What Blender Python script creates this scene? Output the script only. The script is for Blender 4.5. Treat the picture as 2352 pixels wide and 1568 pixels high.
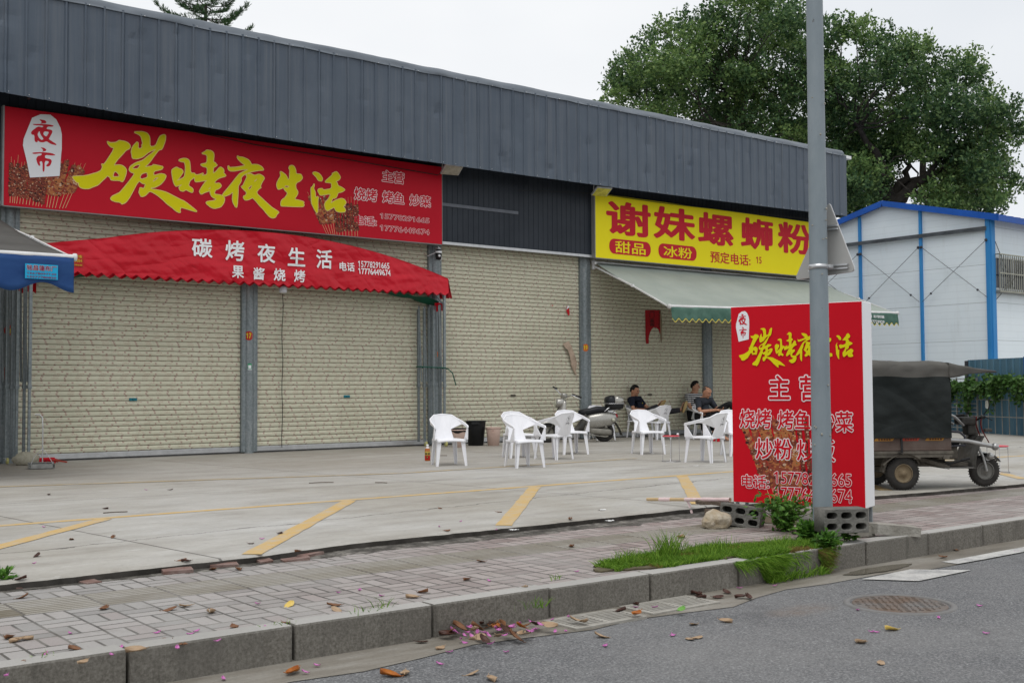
import bpy, bmesh, math, random
from mathutils import Vector, Matrix
R = math.radians
random.seed(7)
SC = bpy.context.scene
COL = SC.collection
for _o in list(bpy.data.objects):
    bpy.data.objects.remove(_o)

# ------------------------------------------------------------------ camera
FPX, CX, CY = 2613.0, 1176.0, 784.0          # focal length and centre for a 2352 px wide frame
YAW, PITCH, ROLL, EYE = R(38.0), R(2.39), R(0.32), 1.14
FW = Vector((math.sin(YAW) * math.cos(PITCH), math.cos(YAW) * math.cos(PITCH), math.sin(PITCH)))
_r0 = Vector((math.cos(YAW), -math.sin(YAW), 0))
_u0 = _r0.cross(FW)
RT = _r0 * math.cos(ROLL) - _u0 * math.sin(ROLL)
UP = _u0 * math.cos(ROLL) + _r0 * math.sin(ROLL)
CAM = Vector((0, 0, EYE))
cam_data = bpy.data.cameras.new('camera')
cam = bpy.data.objects.new('camera', cam_data)
COL.objects.link(cam)
cam.matrix_world = Matrix(((RT.x, UP.x, -FW.x, CAM.x), (RT.y, UP.y, -FW.y, CAM.y), (RT.z, UP.z, -FW.z, CAM.z), (0, 0, 0, 1)))
cam_data.sensor_width = 36.0
cam_data.lens = FPX / 2352 * 36
cam_data.clip_end = 1500
cam_data.dof.use_dof = True
cam_data.dof.focus_distance = 21.0
cam_data.dof.aperture_fstop = 10.0
SC.camera = cam

# ------------------------------------------------------------------ sky, sun, exposure
SUN_EL, SUN_AZ = R(72), R(232)                # overcast: a broad weak sun from behind the camera
world = bpy.data.worlds.new('World')
SC.world = world
world.use_nodes = True
wn = world.node_tree
wn.nodes.clear()
w_out = wn.nodes.new('ShaderNodeOutputWorld')
w_bg = wn.nodes.new('ShaderNodeBackground')
w_sky = wn.nodes.new('ShaderNodeTexSky')
w_sky.sky_type = 'NISHITA'
w_sky.sun_disc = False
w_sky.sun_elevation = SUN_EL
w_sky.sun_rotation = SUN_AZ
w_sky.air_density = 1.0
w_sky.dust_density = 4.0
w_tc = wn.nodes.new('ShaderNodeTexCoord')
w_map = wn.nodes.new('ShaderNodeMapping')
w_map.inputs['Scale'].default_value = (1, 1, 2.4)
w_no = wn.nodes.new('ShaderNodeTexNoise')
w_no.inputs['Scale'].default_value = 1.7
w_no.inputs['Detail'].default_value = 4
w_ramp = wn.nodes.new('ShaderNodeValToRGB')
w_ramp.color_ramp.elements[0].position = 0.3
w_ramp.color_ramp.elements[1].position = 0.7
w_ramp.color_ramp.elements[0].color = (8.5, 8.85, 9.3, 1)
w_ramp.color_ramp.elements[1].color = (10.5, 10.6, 10.7, 1)
w_mix = wn.nodes.new('ShaderNodeMix')
w_mix.data_type = 'RGBA'
w_mix.inputs[0].default_value = 0.95          # cloud cover over the clear sky
wn.links.new(w_tc.outputs['Generated'], w_map.inputs['Vector'])
wn.links.new(w_map.outputs['Vector'], w_no.inputs['Vector'])
wn.links.new(w_no.outputs['Fac'], w_ramp.inputs['Fac'])
wn.links.new(w_sky.outputs['Color'], w_mix.inputs[6])
wn.links.new(w_ramp.outputs['Color'], w_mix.inputs[7])
wn.links.new(w_mix.outputs[2], w_bg.inputs['Color'])
w_bg.inputs['Strength'].default_value = 0.097
wn.links.new(w_bg.outputs['Background'], w_out.inputs['Surface'])

sun_data = bpy.data.lights.new('sun', 'SUN')
sun_data.energy = 1.5
sun_data.angle = R(40)
sun_data.color = (1.0, 0.985, 0.96)
sun = bpy.data.objects.new('sun', sun_data)
COL.objects.link(sun)
# direction towards the sun: azimuth measured from +Y towards +X
_sd = Vector((math.sin(SUN_AZ) * math.cos(SUN_EL), math.cos(SUN_AZ) * math.cos(SUN_EL), math.sin(SUN_EL)))
sun.rotation_euler = _sd.to_track_quat('Z', 'Y').to_euler()
sun.location = (0, -5, 30)

SC.view_settings.view_transform = 'Standard'
SC.view_settings.look = 'None'
SC.view_settings.gamma = 1
SC.view_settings.exposure = 0.0
SC.view_settings.use_curve_mapping = False
SC.cycles.max_bounces = 6
SC.cycles.transparent_max_bounces = 8


# ------------------------------------------------------------------ from measured picture points to real places
def ray(x, y):
    return FW + RT * ((x - CX) / FPX) - UP * ((y - CY) / FPX)


def on_ground(x, y, z=0.0):
    d = ray(x, y)
    return CAM + d * ((z - EYE) / d.z)


def on_wall(x, y, Y):
    d = ray(x, y)
    return CAM + d * (Y / d.y)


def on_side(x, y, X):
    d = ray(x, y)
    return CAM + d * (X / d.x)


def on_plane(x, y, P, N):
    d = ray(x, y)
    return CAM + d * ((Vector(P) - CAM).dot(N) / d.dot(N))


def at_depth(x, y, dist):
    return CAM + ray(x, y) * dist


# ------------------------------------------------------------------ materials
MATS = {}


def nodes_of(m):
    return m.node_tree.nodes, m.node_tree.links


def mat(name, col, rough=0.6, metal=0.0, var=0.0, vscale=4.0, col2=None, bump=0.0, bscale=30.0, spec=None, trans=0.0, vstretch=None, detail=5.0, coat=0.0, sss=0.0):
    """procedural surface: base colour broken up by noise (col -> col2, or +-var), optional fine bump"""
    if name in MATS:
        return MATS[name]
    m = bpy.data.materials.new(name)
    m.use_nodes = True
    n, l = nodes_of(m)
    b = n['Principled BSDF']
    b.inputs['Roughness'].default_value = rough
    b.inputs['Metallic'].default_value = metal
    b.inputs['Specular IOR Level'].default_value = .22 if spec is None else spec
    if coat:
        b.inputs['Coat Weight'].default_value = coat
    b.inputs['Base Color'].default_value = (*col, 1)
    if trans:
        b.inputs['Transmission Weight'].default_value = trans
    tc = n.new('ShaderNodeTexCoord')
    src = tc.outputs['Object']
    if vstretch:
        mp = n.new('ShaderNodeMapping')
        mp.inputs['Scale'].default_value = vstretch
        l.new(src, mp.inputs['Vector'])
        src = mp.outputs['Vector']
    if var or col2:
        no = n.new('ShaderNodeTexNoise')
        no.inputs['Scale'].default_value = vscale
        no.inputs['Detail'].default_value = detail
        no.inputs['Roughness'].default_value = 0.65
        l.new(src, no.inputs['Vector'])
        rp = n.new('ShaderNodeValToRGB')
        rp.color_ramp.elements[0].position = 0.32
        rp.color_ramp.elements[1].position = 0.68
        if col2:
            a, c = col, col2
        else:
            a = tuple(max(0, v * (1 - var)) for v in col)
            c = tuple(min(1, v * (1 + var)) for v in col)
        rp.color_ramp.elements[0].color = (*a, 1)
        rp.color_ramp.elements[1].color = (*c, 1)
        l.new(no.outputs['Fac'], rp.inputs['Fac'])
        l.new(rp.outputs['Color'], b.inputs['Base Color'])
        rr = n.new('ShaderNodeMapRange')
        rr.inputs['To Min'].default_value = max(0.02, rough - 0.08)
        rr.inputs['To Max'].default_value = min(1, rough + 0.08)
        l.new(no.outputs['Fac'], rr.inputs['Value'])
        l.new(rr.outputs['Result'], b.inputs['Roughness'])
    if bump:
        nb = n.new('ShaderNodeTexNoise')
        nb.inputs['Scale'].default_value = bscale
        nb.inputs['Detail'].default_value = 4
        l.new(src, nb.inputs['Vector'])
        bp = n.new('ShaderNodeBump')
        bp.inputs['Strength'].default_value = min(1, bump)
        bp.inputs['Distance'].default_value = 0.02
        l.new(nb.outputs['Fac'], bp.inputs['Height'])
        l.new(bp.outputs['Normal'], b.inputs['Normal'])
    MATS[name] = m
    return m


class NG:
    """small helper for hand-made node materials"""
    def __init__(self, name):
        self.m = bpy.data.materials.new(name)
        self.m.use_nodes = True
        self.n, self.l = nodes_of(self.m)
        self.b = self.n['Principled BSDF']
        MATS[name] = self.m

    def obj(self):
        s = self.n.new('ShaderNodeSeparateXYZ')
        t = self.n.new('ShaderNodeTexCoord')
        self.l.new(t.outputs['Object'], s.inputs[0])
        return t.outputs['Object'], s.outputs[0], s.outputs[1], s.outputs[2]

    def put(self, sock, v):
        if isinstance(v, (int, float)):
            sock.default_value = v
        elif isinstance(v, tuple):
            sock.default_value = (*v, 1) if len(sock.default_value) == 4 and len(v) == 3 else v
        else:
            self.l.new(v, sock)

    def mth(self, op, a, b=0.0, c=None):
        k = self.n.new('ShaderNodeMath')
        k.operation = op
        self.put(k.inputs[0], a)
        self.put(k.inputs[1], b)
        if c is not None:
            self.put(k.inputs[2], c)
        return k.outputs[0]

    def mix(self, f, a, b, mode='MIX'):
        k = self.n.new('ShaderNodeMix')
        k.data_type = 'RGBA'
        k.blend_type = mode
        self.put(k.inputs[0], f)
        self.put(k.inputs[6], a)
        self.put(k.inputs[7], b)
        return k.outputs[2]

    def noise(self, vec, scale, detail=5, rough=0.6, stretch=None):
        if stretch:
            mp = self.n.new('ShaderNodeMapping')
            mp.inputs['Scale'].default_value = stretch
            self.l.new(vec, mp.inputs['Vector'])
            vec = mp.outputs['Vector']
        k = self.n.new('ShaderNodeTexNoise')
        k.inputs['Scale'].default_value = scale
        k.inputs['Detail'].default_value = detail
        k.inputs['Roughness'].default_value = rough
        self.l.new(vec, k.inputs['Vector'])
        return k.outputs['Fac']

    def ramp(self, f, *stops):
        k = self.n.new('ShaderNodeValToRGB')
        e = k.color_ramp.elements
        while len(e) < len(stops):
            e.new(0.5)
        for i, (p, c) in enumerate(stops):
            e[i].position = p
            e[i].color = (*c, 1) if isinstance(c, tuple) else (c, c, c, 1)
        self.put(k.inputs['Fac'], f)
        return k.outputs['Color']

    def white(self, x, y=0.0, z=0.0):
        cb = self.n.new('ShaderNodeCombineXYZ')
        self.put(cb.inputs[0], x)
        self.put(cb.inputs[1], y)
        self.put(cb.inputs[2], z)
        k = self.n.new('ShaderNodeTexWhiteNoise')
        self.l.new(cb.outputs[0], k.inputs['Vector'])
        return k.outputs['Value']

    def bump(self, h, strength=0.4, dist=0.01):
        k = self.n.new('ShaderNodeBump')
        k.inputs['Strength'].default_value = strength
        k.inputs['Distance'].default_value = dist
        self.put(k.inputs['Height'], h)
        self.l.new(k.outputs['Normal'], self.b.inputs['Normal'])

    def done(self, col, rough=0.7, spec=0.22):
        self.put(self.b.inputs['Base Color'], col)
        self.put(self.b.inputs['Roughness'], rough)
        self.b.inputs['Specular IOR Level'].default_value = spec
        return self.m


# ------------------------------------------------------------------ mesh building
class MB:
    def __init__(self):
        self.v, self.f, self.mi, self.sm = [], [], [], []
        self.M = Matrix.Identity(4)
        self.cur = 0

    def add(self, vs, fs, smooth=False):
        k = len(self.v)
        self.v += [tuple(self.M @ Vector(p)) for p in vs]
        for f in fs:
            self.f.append(tuple(i + k for i in f))
            self.mi.append(self.cur)
            self.sm.append(smooth)
        return self

    def box(self, c, s, rot=None, taper=1.0):
        x, y, z = s[0] / 2, s[1] / 2, s[2] / 2
        vs = [Vector((sx * x * (taper if sz > 0 else 1), sy * y * (taper if sz > 0 else 1), sz * z)) for sz in (-1, 1) for sy in (-1, 1) for sx in (-1, 1)]
        if rot is not None:
            vs = [rot @ q for q in vs]
        vs = [q + Vector(c) for q in vs]
        return self.add(vs, [(0, 2, 3, 1), (4, 5, 7, 6), (0, 1, 5, 4), (2, 6, 7, 3), (0, 4, 6, 2), (1, 3, 7, 5)])

    def cbox(self, c, s, b=0.01, rot=None):
        """box with chamfered edges"""
        x, y, z = s[0] / 2, s[1] / 2, s[2] / 2
        b = min(b, x * .9, y * .9, z * .9)
        bm = bmesh.new()
        bmesh.ops.create_cube(bm, size=1)
        for q in bm.verts:
            q.co = Vector((q.co.x * 2 * x, q.co.y * 2 * y, q.co.z * 2 * z))
        bmesh.ops.bevel(bm, geom=list(bm.edges), offset=b, segments=2, profile=0.5, affect='EDGES')
        if rot is not None:
            for q in bm.verts:
                q.co = rot @ q.co
        for q in bm.verts:
            q.co += Vector(c)
        bm.verts.index_update()
        self.add([q.co.copy() for q in bm.verts], [[q.index for q in f.verts] for f in bm.faces])
        bm.free()
        return self

    def bar(self, a, b, w, h=None, up=(0, 0, 1)):
        """rectangular bar between two points"""
        a, b = Vector(a), Vector(b)
        h = h or w
        d = (b - a).normalized()
        s = d.cross(Vector(up))
        if s.length < 1e-4:
            s = d.cross(Vector((1, 0, 0)))
        s.normalize()
        t = s.cross(d)
        vs = [p + s * (i * w / 2) + t * (j * h / 2) for p in (a, b) for i, j in ((-1, -1), (1, -1), (1, 1), (-1, 1))]
        return self.add(vs, [(0, 1, 2, 3), (7, 6, 5, 4), (0, 4, 5, 1), (1, 5, 6, 2), (2, 6, 7, 3), (3, 7, 4, 0)])

    def tube(self, pts, r, n=8, cap=True, smooth=True, flat=1.0):
        pts = [Vector(p) for p in pts]
        rs = r if isinstance(r, (list, tuple)) else [r] * len(pts)
        rings = []
        prev = None
        for i, p in enumerate(pts):
            d = (pts[min(i + 1, len(pts) - 1)] - pts[max(i - 1, 0)])
            if d.length < 1e-9:
                d = Vector((0, 0, 1))
            d.normalize()
            if prev is None:
                s = d.cross(Vector((0, 0, 1)))
                if s.length < 0.05:
                    s = d.cross(Vector((1, 0, 0)))
            else:
                s = prev - d * prev.dot(d)
            s.normalize()
            prev = s
            t = d.cross(s)
            rings.append([p + (s * math.cos(2 * math.pi * k / n) + t * math.sin(2 * math.pi * k / n) * flat) * rs[i] for k in range(n)])
        vs = [q for rg in rings for q in rg]
        fs = []
        for i in range(len(pts) - 1):
            for k in range(n):
                fs.append((i * n + k, i * n + (k + 1) % n, (i + 1) * n + (k + 1) % n, (i + 1) * n + k))
        self.add(vs, fs, smooth)
        if cap:
            e = len(pts) - 1
            self.add(rings[0] + rings[e], [tuple(reversed(range(n))), tuple(range(n, 2 * n))])
        return self

    def lathe(self, prof, c=(0, 0, 0), n=20, axis='Z', smooth=True, sweep=2 * math.pi):
        vs, fs = [], []
        full = abs(sweep - 2 * math.pi) < 1e-6
        m = n if full else n + 1
        for r, z in prof:
            for k in range(m):
                a = sweep * k / n
                x, y = r * math.cos(a), r * math.sin(a)
                p = {'Z': (x, y, z), 'Y': (x, z, y), 'X': (z, x, y)}[axis]
                vs.append(Vector(p) + Vector(c))
        for i in range(len(prof) - 1):
            for k in range(n):
                k2 = (k + 1) % m
                fs.append((i * m + k, i * m + k2, (i + 1) * m + k2, (i + 1) * m + k))
        return self.add(vs, fs, smooth)

    def grid(self, fn, nu, nv, smooth=True, flip=False):
        vs = [fn(i / nu, j / nv) for j in range(nv + 1) for i in range(nu + 1)]
        fs = []
        for j in range(nv):
            for i in range(nu):
                a = j * (nu + 1) + i
                q = (a, a + 1, a + nu + 2, a + nu + 1)
                fs.append(tuple(reversed(q)) if flip else q)
        return self.add(vs, fs, smooth)

    def prism(self, poly, h, place):
        """extrude a 2-D outline; place(u, v, w) gives the 3-D point, w runs 0..h"""
        n = len(poly)
        vs = [place(u, v, 0) for u, v in poly] + [place(u, v, h) for u, v in poly]
        fs = [tuple(reversed(range(n))), tuple(range(n, 2 * n))] + [(i, (i + 1) % n, n + (i + 1) % n, n + i) for i in range(n)]
        return self.add(vs, fs)

    def ball(self, c, r, n=12, m=8, smooth=True):
        rx, ry, rz = (r, r, r) if isinstance(r, (int, float)) else r
        vs, fs = [], []
        for j in range(m + 1):
            th = math.pi * j / m
            for k in range(n):
                a = 2 * math.pi * k / n
                vs.append((c[0] + rx * math.sin(th) * math.cos(a), c[1] + ry * math.sin(th) * math.sin(a), c[2] + rz * math.cos(th)))
        for j in range(m):
            for k in range(n):
                fs.append((j * n + k, (j + 1) * n + k, (j + 1) * n + (k + 1) % n, j * n + (k + 1) % n))
        return self.add(vs, fs, smooth)

    def build(self, name, mats, parent=None, loc=None, merge=False):
        me = bpy.data.meshes.new(name)
        me.from_pydata(self.v, [], self.f)
        if not isinstance(mats, (list, tuple)):
            mats = [mats]
        for m in mats:
            me.materials.append(m)
        me.polygons.foreach_set('material_index', self.mi)
        me.polygons.foreach_set('use_smooth', self.sm)
        bm = bmesh.new()
        bm.from_mesh(me)
        if merge:
            bmesh.ops.remove_doubles(bm, verts=bm.verts, dist=0.0004)
        bmesh.ops.recalc_face_normals(bm, faces=bm.faces)
        bm.to_mesh(me)
        bm.free()
        o = bpy.data.objects.new(name, me)
        COL.objects.link(o)
        if parent is not None:
            o.parent = parent
        if loc is not None:
            o.location = loc
        return o

    def raw(self, name, mats, parent=None):
        """link without normal fixing (open sheets, leaves)"""
        me = bpy.data.meshes.new(name)
        me.from_pydata(self.v, [], self.f)
        if not isinstance(mats, (list, tuple)):
            mats = [mats]
        for m in mats:
            me.materials.append(m)
        me.polygons.foreach_set('material_index', self.mi)
        me.polygons.foreach_set('use_smooth', self.sm)
        o = bpy.data.objects.new(name, me)
        COL.objects.link(o)
        if parent is not None:
            o.parent = parent
        return o


def tag(o, label=None, cat=None, group=None, kind=None):
    if label:
        o['label'] = label
    if cat:
        o['category'] = cat
    if group:
        o['group'] = group
    if kind:
        o['kind'] = kind
    return o


def thing(name, label, cat, loc=(0, 0, 0), rz=0.0, group=None):
    o = bpy.data.objects.new(name, None)
    o.empty_display_size = 0.2
    COL.objects.link(o)
    o.location = loc
    o.rotation_euler = (0, 0, rz)
    return tag(o, label, cat, group)


KIDS = {}


def copy_tree(o, parent=None):
    c = o.copy()
    COL.objects.link(c)
    if parent is not None:
        c.parent = parent
    for ch in [q for q in COL.objects if q.parent == o]:
        copy_tree(ch, c)
    return c


def curve_mesh(name, cu):
    ob = bpy.data.objects.new('tmp', cu)
    COL.objects.link(ob)
    dg = bpy.context.evaluated_depsgraph_get()
    me = bpy.data.meshes.new_from_object(ob.evaluated_get(dg))
    bpy.data.objects.remove(ob)
    me.name = name
    return me


def frame(P, U, V, lift=0.0):
    """matrix taking (u, v, w) on a plane to the world: origin P, axes U, V and the normal"""
    U, V = Vector(U).normalized(), Vector(V).normalized()
    N = U.cross(V)
    P = Vector(P) + N * lift
    return Matrix(((U.x, V.x, N.x, P.x), (U.y, V.y, N.y, P.y), (U.z, V.z, N.z, P.z), (0, 0, 0, 1)))


def text(body, rect, m, parent, F, lift=0.004, fat=0.0, name='lettering', thick=0.0, warp=None, skew=0.0):
    """writing fitted into rect = (u0, v0, u1, v1) of the plane F; fat widens the strokes"""
    cu = bpy.data.curves.new('t', 'FONT')
    cu.body = body
    cu.resolution_u = 3
    me = curve_mesh('t', cu)
    if body.isdigit() and '1' in body:
        # give the plain bar of the figure one its usual flag
        bm = bmesh.new()
        bm.from_mesh(me)
        for i, ch in enumerate(body):
            if ch == '1':
                o_ = i * .5
                bm.faces.new([bm.verts.new((o_ + x, y, 0)) for x, y in ((.205, .68), (.05, .585), (.05, .475), (.205, .565))])
        bm.to_mesh(me)
        bm.free()
    xs = [p.co.x for p in me.vertices]
    ys = [p.co.y for p in me.vertices]
    a, b, c, d = min(xs), max(xs), min(ys), max(ys)
    u0, v0, u1, v1 = rect
    su, sv = (u1 - u0) / (b - a), (v1 - v0) / (d - c)
    if fat:
        # heavier strokes: the same flat glyphs laid again a little to every side
        bv = [tuple(p.co) for p in me.vertices]
        bf = [tuple(p.vertices) for p in me.polygons]
        V, Fc = [], []
        for k in range(13):
            dx, dy = (0, 0) if k == 12 else (fat * math.cos(math.pi * k / 6), fat * math.sin(math.pi * k / 6))
            n0 = len(V)
            V += [(x + dx, y + dy, k * 2e-5) for x, y, z in bv]
            Fc += [tuple(i + n0 for i in f) for f in bf]
        me = bpy.data.meshes.new('t')
        me.from_pydata(V, [], Fc)
    for p in me.vertices:
        w = lift + (p.co.z if fat else 0.0)
        u, v = u0 + (p.co.x - a) * su, v0 + (p.co.y - c) * sv
        u += skew * (v - v0)
        p.co = F @ Vector((u, v, w)) if warp is None else Vector(warp(u, v, w))
    me.materials.append(m)
    o = bpy.data.objects.new(name, me)
    me.name = name
    COL.objects.link(o)
    o.parent = parent
    return o


def outline(name, loops, m, parent, F, lift=0.004):
    """flat filled shapes with holes from 2-D loops on plane F"""
    cu = bpy.data.curves.new('c', 'CURVE')
    cu.dimensions = '2D'
    cu.fill_mode = 'BOTH'
    for lp in loops:
        s = cu.splines.new('POLY')
        s.points.add(len(lp) - 1)
        for p, (u, v) in zip(s.points, lp):
            p.co = (u, v, 0, 1)
        s.use_cyclic_u = True
    me = curve_mesh(name, cu)
    for p in me.vertices:
        p.co = F @ Vector((p.co.x, p.co.y, lift))
    me.materials.append(m)
    o = bpy.data.objects.new(name, me)
    COL.objects.link(o)
    o.parent = parent
    return o


def smooth_loop(lp, k=1):
    """one round of corner cutting"""
    for _ in range(k):
        out = []
        n = len(lp)
        for i in range(n):
            (ax, ay), (bx, by) = lp[i], lp[(i + 1) % n]
            out += [(ax * .8 + bx * .2, ay * .8 + by * .2), (ax * .2 + bx * .8, ay * .2 + by * .8)]
        lp = out
    return lp


def rrect(u0, v0, u1, v1, r, n=6):
    out = []
    for cx, cy, a0 in ((u1 - r, v1 - r, 0), (u0 + r, v1 - r, 90), (u0 + r, v0 + r, 180), (u1 - r, v0 + r, 270)):
        for k in range(n + 1):
            a = R(a0 + 90 * k / n)
            out.append((cx + r * math.cos(a), cy + r * math.sin(a)))
    return out


def disc(u, v, r, n=24, ry=None):
    return [(u + r * math.cos(2 * math.pi * k / n), v + (ry or r) * math.sin(2 * math.pi * k / n)) for k in range(n)]


def circ(c, r, a0, a1, n, plane='xz'):
    out = []
    for k in range(n + 1):
        a = R(a0 + (a1 - a0) * k / n)
        u, v = r * math.cos(a), r * math.sin(a)
        out.append({'xz': (c[0] + u, c[1], c[2] + v), 'xy': (c[0] + u, c[1] + v, c[2]), 'yz': (c[0], c[1] + u, c[2] + v)}[plane])
    return out

# ================================================================== GROUND
def m_concrete():
    g = NG('yard_concrete')
    v, x, y, z = g.obj()
    big = g.noise(v, 0.35, 6, 0.6)
    mid = g.noise(v, 1.6, 7, 0.7, (0.6, 1.6, 1))
    fine = g.noise(v, 26, 5, 0.7)
    col = g.ramp(mid, (0.25, (0.305, 0.292, 0.268)), (0.5, (0.43, 0.421, 0.398)), (0.72, (0.52, 0.515, 0.495)))
    tint = g.ramp(big, (0.35, (0.74, 0.70, 0.63)), (0.65, (1.0, 1.0, 1.0)))
    col = g.mix(0.8, col, tint, 'MULTIPLY')
    # scattered white scuffs and dark spots
    spk = g.noise(v, 16, 3, 0.6)
    col = g.mix(g.ramp(spk, (0.70, 0.0), (0.76, 0.55)), col, (0.12, 0.105, 0.085))
    brn = g.noise(v, 0.7, 6, 0.7)
    near = g.ramp(g.mth('DIVIDE', y, 22.0), (0.52, 0.0), (0.86, 0.75))
    col = g.mix(g.mth('MULTIPLY', near, g.ramp(brn, (0.35, 0.0), (0.62, 1.0))), col, (0.235, 0.205, 0.165))
    sc = g.noise(v, 5.0, 6, 0.75, (0.45, 1.6, 1))
    col = g.mix(g.ramp(sc, (0.60, 0.0), (0.68, 0.65)), col, (0.56, 0.56, 0.54))
    dk = g.noise(v, 7.5, 5, 0.7, (0.7, 1.3, 1))
    col = g.mix(g.ramp(dk, (0.60, 0.0), (0.72, 0.5)), col, (0.16, 0.145, 0.12))
    col = g.mix(g.ramp(fine, (0.3, 0.22), (0.7, 0.0)), col, (0.16, 0.15, 0.13))
    wob = g.mth('MULTIPLY', g.mth('SUBTRACT', g.noise(v, 2.2, 5), 0.5), 0.10)
    # sawn joints and cracks
    lines = []
    for off in (0.0, 5.1, 10.2, 15.3, -5.1):
        e = g.mth('ADD', g.mth('SUBTRACT', x, g.mth('MULTIPLY', g.mth('SUBTRACT', 16.56, y), 0.1225)), -7.2 - off)
        lines.append(g.mth('ABSOLUTE', g.mth('ADD', e, g.mth('MULTIPLY', wob, 0.12))))
    e = g.mth('SUBTRACT', y, g.mth('SUBTRACT', 12.7, g.mth('MULTIPLY', x, 0.1)))
    lines.append(g.mth('ABSOLUTE', g.mth('ADD', e, g.mth('MULTIPLY', wob, 0.2))))
    e = g.mth('SUBTRACT', y, g.mth('ADD', 8.3, g.mth('MULTIPLY', x, 0.13)))
    lines.append(g.mth('ABSOLUTE', g.mth('ADD', e, g.mth('MULTIPLY', wob, 3.0))))
    d = lines[0]
    for q in lines[1:]:
        d = g.mth('MINIMUM', d, q)
    jl = g.mth('LESS_THAN', d, 0.011)
    col = g.mix(g.mth('MULTIPLY', jl, 0.75), col, (0.07, 0.065, 0.06))
    g.bump(g.mth('ADD', g.mth('MULTIPLY', fine, 0.4), mid), 0.25, 0.01)
    return g.done(col, 0.72)


def m_paving():
    g = NG('paving_blocks')
    v, x, y, z = g.obj()
    wv = g.noise(v, 1.3, 3)
    x2 = g.mth('ADD', x, g.mth('MULTIPLY', wv, 0.03))
    y2 = g.mth('ADD', y, g.mth('MULTIPLY', wv, 0.02))
    c = 0.215
    u, w = g.mth('DIVIDE', x2, c), g.mth('DIVIDE', y2, c)
    iu, iw = g.mth('FLOOR', u), g.mth('FLOOR', w)
    fu, fw = g.mth('FRACT', u), g.mth('FRACT', w)
    par = g.mth('ABSOLUTE', g.mth('MODULO', g.mth('ADD', iu, iw), 2.0))
    npar = g.mth('SUBTRACT', 1.0, par)

    def split(f, on):
        half = g.mth('MULTIPLY', g.mth('FRACT', g.mth('MULTIPLY', f, 2.0)), 0.5)
        p = g.mth('ADD', g.mth('MULTIPLY', half, on), g.mth('MULTIPLY', f, g.mth('SUBTRACT', 1.0, on)))
        wd = g.mth('SUBTRACT', 1.0, g.mth('MULTIPLY', on, 0.5))
        return g.mth('MINIMUM', p, g.mth('SUBTRACT', wd, p)), g.mth('MULTIPLY', g.mth('FLOOR', g.mth('MULTIPLY', f, 2.0)), on)
    d1, s1 = split(fu, par)
    d2, s2 = split(fw, npar)
    d = g.mth('MULTIPLY', g.mth('MINIMUM', d1, d2), c)
    rnd = g.white(iu, iw, g.mth('ADD', s1, g.mth('MULTIPLY', s2, 3.0)))
    grey = g.ramp(rnd, (0.0, (0.245, 0.235, 0.226)), (0.45, (0.33, 0.318, 0.305)), (0.8, (0.36, 0.338, 0.325)), (1.0, (0.29, 0.255, 0.245)))
    pink = g.ramp(rnd, (0.0, (0.235, 0.18, 0.168)), (0.5, (0.30, 0.24, 0.226)), (1.0, (0.37, 0.32, 0.30)))
    side = g.ramp(g.mth('ADD', g.mth('DIVIDE', x, 16.0), g.mth('MULTIPLY', g.noise(v, 0.8, 3), 0.3)), (0.30, 0.0), (0.55, 1.0))
    col = g.mix(side, grey, pink)
    # ribbed yellowish guide strip
    st = g.mth('MULTIPLY', g.mth('GREATER_THAN', y, 6.45), g.mth('LESS_THAN', y, 6.88))
    rib = g.mth('FRACT', g.mth('DIVIDE', y, 0.0539))
    ribd = g.mth('ABSOLUTE', g.mth('SUBTRACT', rib, 0.5))
    t_u = g.mth('FRACT', g.mth('DIVIDE', x, 0.43))
    tj = g.mth('LESS_THAN', g.mth('MINIMUM', t_u, g.mth('SUBTRACT', 1.0, t_u)), 0.02)
    tid = g.white(g.mth('FLOOR', g.mth('DIVIDE', x, 0.43)), 3.0, g.mth('FLOOR', g.mth('DIVIDE', y, 0.215)))
    tcol = g.ramp(tid, (0.0, (0.16, 0.14, 0.10)), (0.5, (0.27, 0.25, 0.205)), (1.0, (0.34, 0.325, 0.29)))
    tcol = g.mix(g.mth('LESS_THAN', ribd, 0.20), tcol, (0.115, 0.098, 0.068))
    tcol = g.mix(tj, tcol, (0.10, 0.09, 0.075))
    joint = g.mth('LESS_THAN', d, 0.0075)
    mn = g.noise(v, 2.2, 4)
    jcol = g.ramp(mn, (0.45, (0.065, 0.062, 0.055)), (0.62, (0.13, 0.12, 0.105)))
    col = g.mix(joint, col, jcol)
    col = g.mix(st, col, tcol)
    dirt = g.noise(v, 1.1, 7, 0.7)
    col = g.mix(g.ramp(dirt, (0.42, 0.0), (0.72, 0.55)), col, (0.36, 0.35, 0.335))
    soil = g.noise(v, 3.2, 6, 0.7)
    col = g.mix(g.ramp(soil, (0.55, 0.0), (0.78, 0.5)), col, (0.135, 0.12, 0.10))
    fine = g.noise(v, 60, 4, 0.7)
    col = g.mix(g.ramp(fine, (0.3, 0.25), (0.7, 0.0)), col, (0.12, 0.11, 0.10))
    # earth where the blocks stop short of the yard slab, darkened for crevice shade
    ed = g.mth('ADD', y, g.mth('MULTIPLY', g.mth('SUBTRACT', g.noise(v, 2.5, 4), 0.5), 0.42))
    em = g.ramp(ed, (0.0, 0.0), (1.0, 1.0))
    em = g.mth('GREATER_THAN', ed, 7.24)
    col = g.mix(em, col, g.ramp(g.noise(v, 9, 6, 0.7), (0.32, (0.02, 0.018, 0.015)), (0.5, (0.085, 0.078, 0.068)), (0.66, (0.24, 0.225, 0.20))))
    moss = g.mth('MULTIPLY', g.mth('LESS_THAN', y, g.mth('ADD', 5.372, g.mth('MULTIPLY', g.noise(v, 5, 4), 0.03))), g.ramp(g.noise(v, 1.7, 5), (0.45, 0.0), (0.55, 1.0)))
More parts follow.
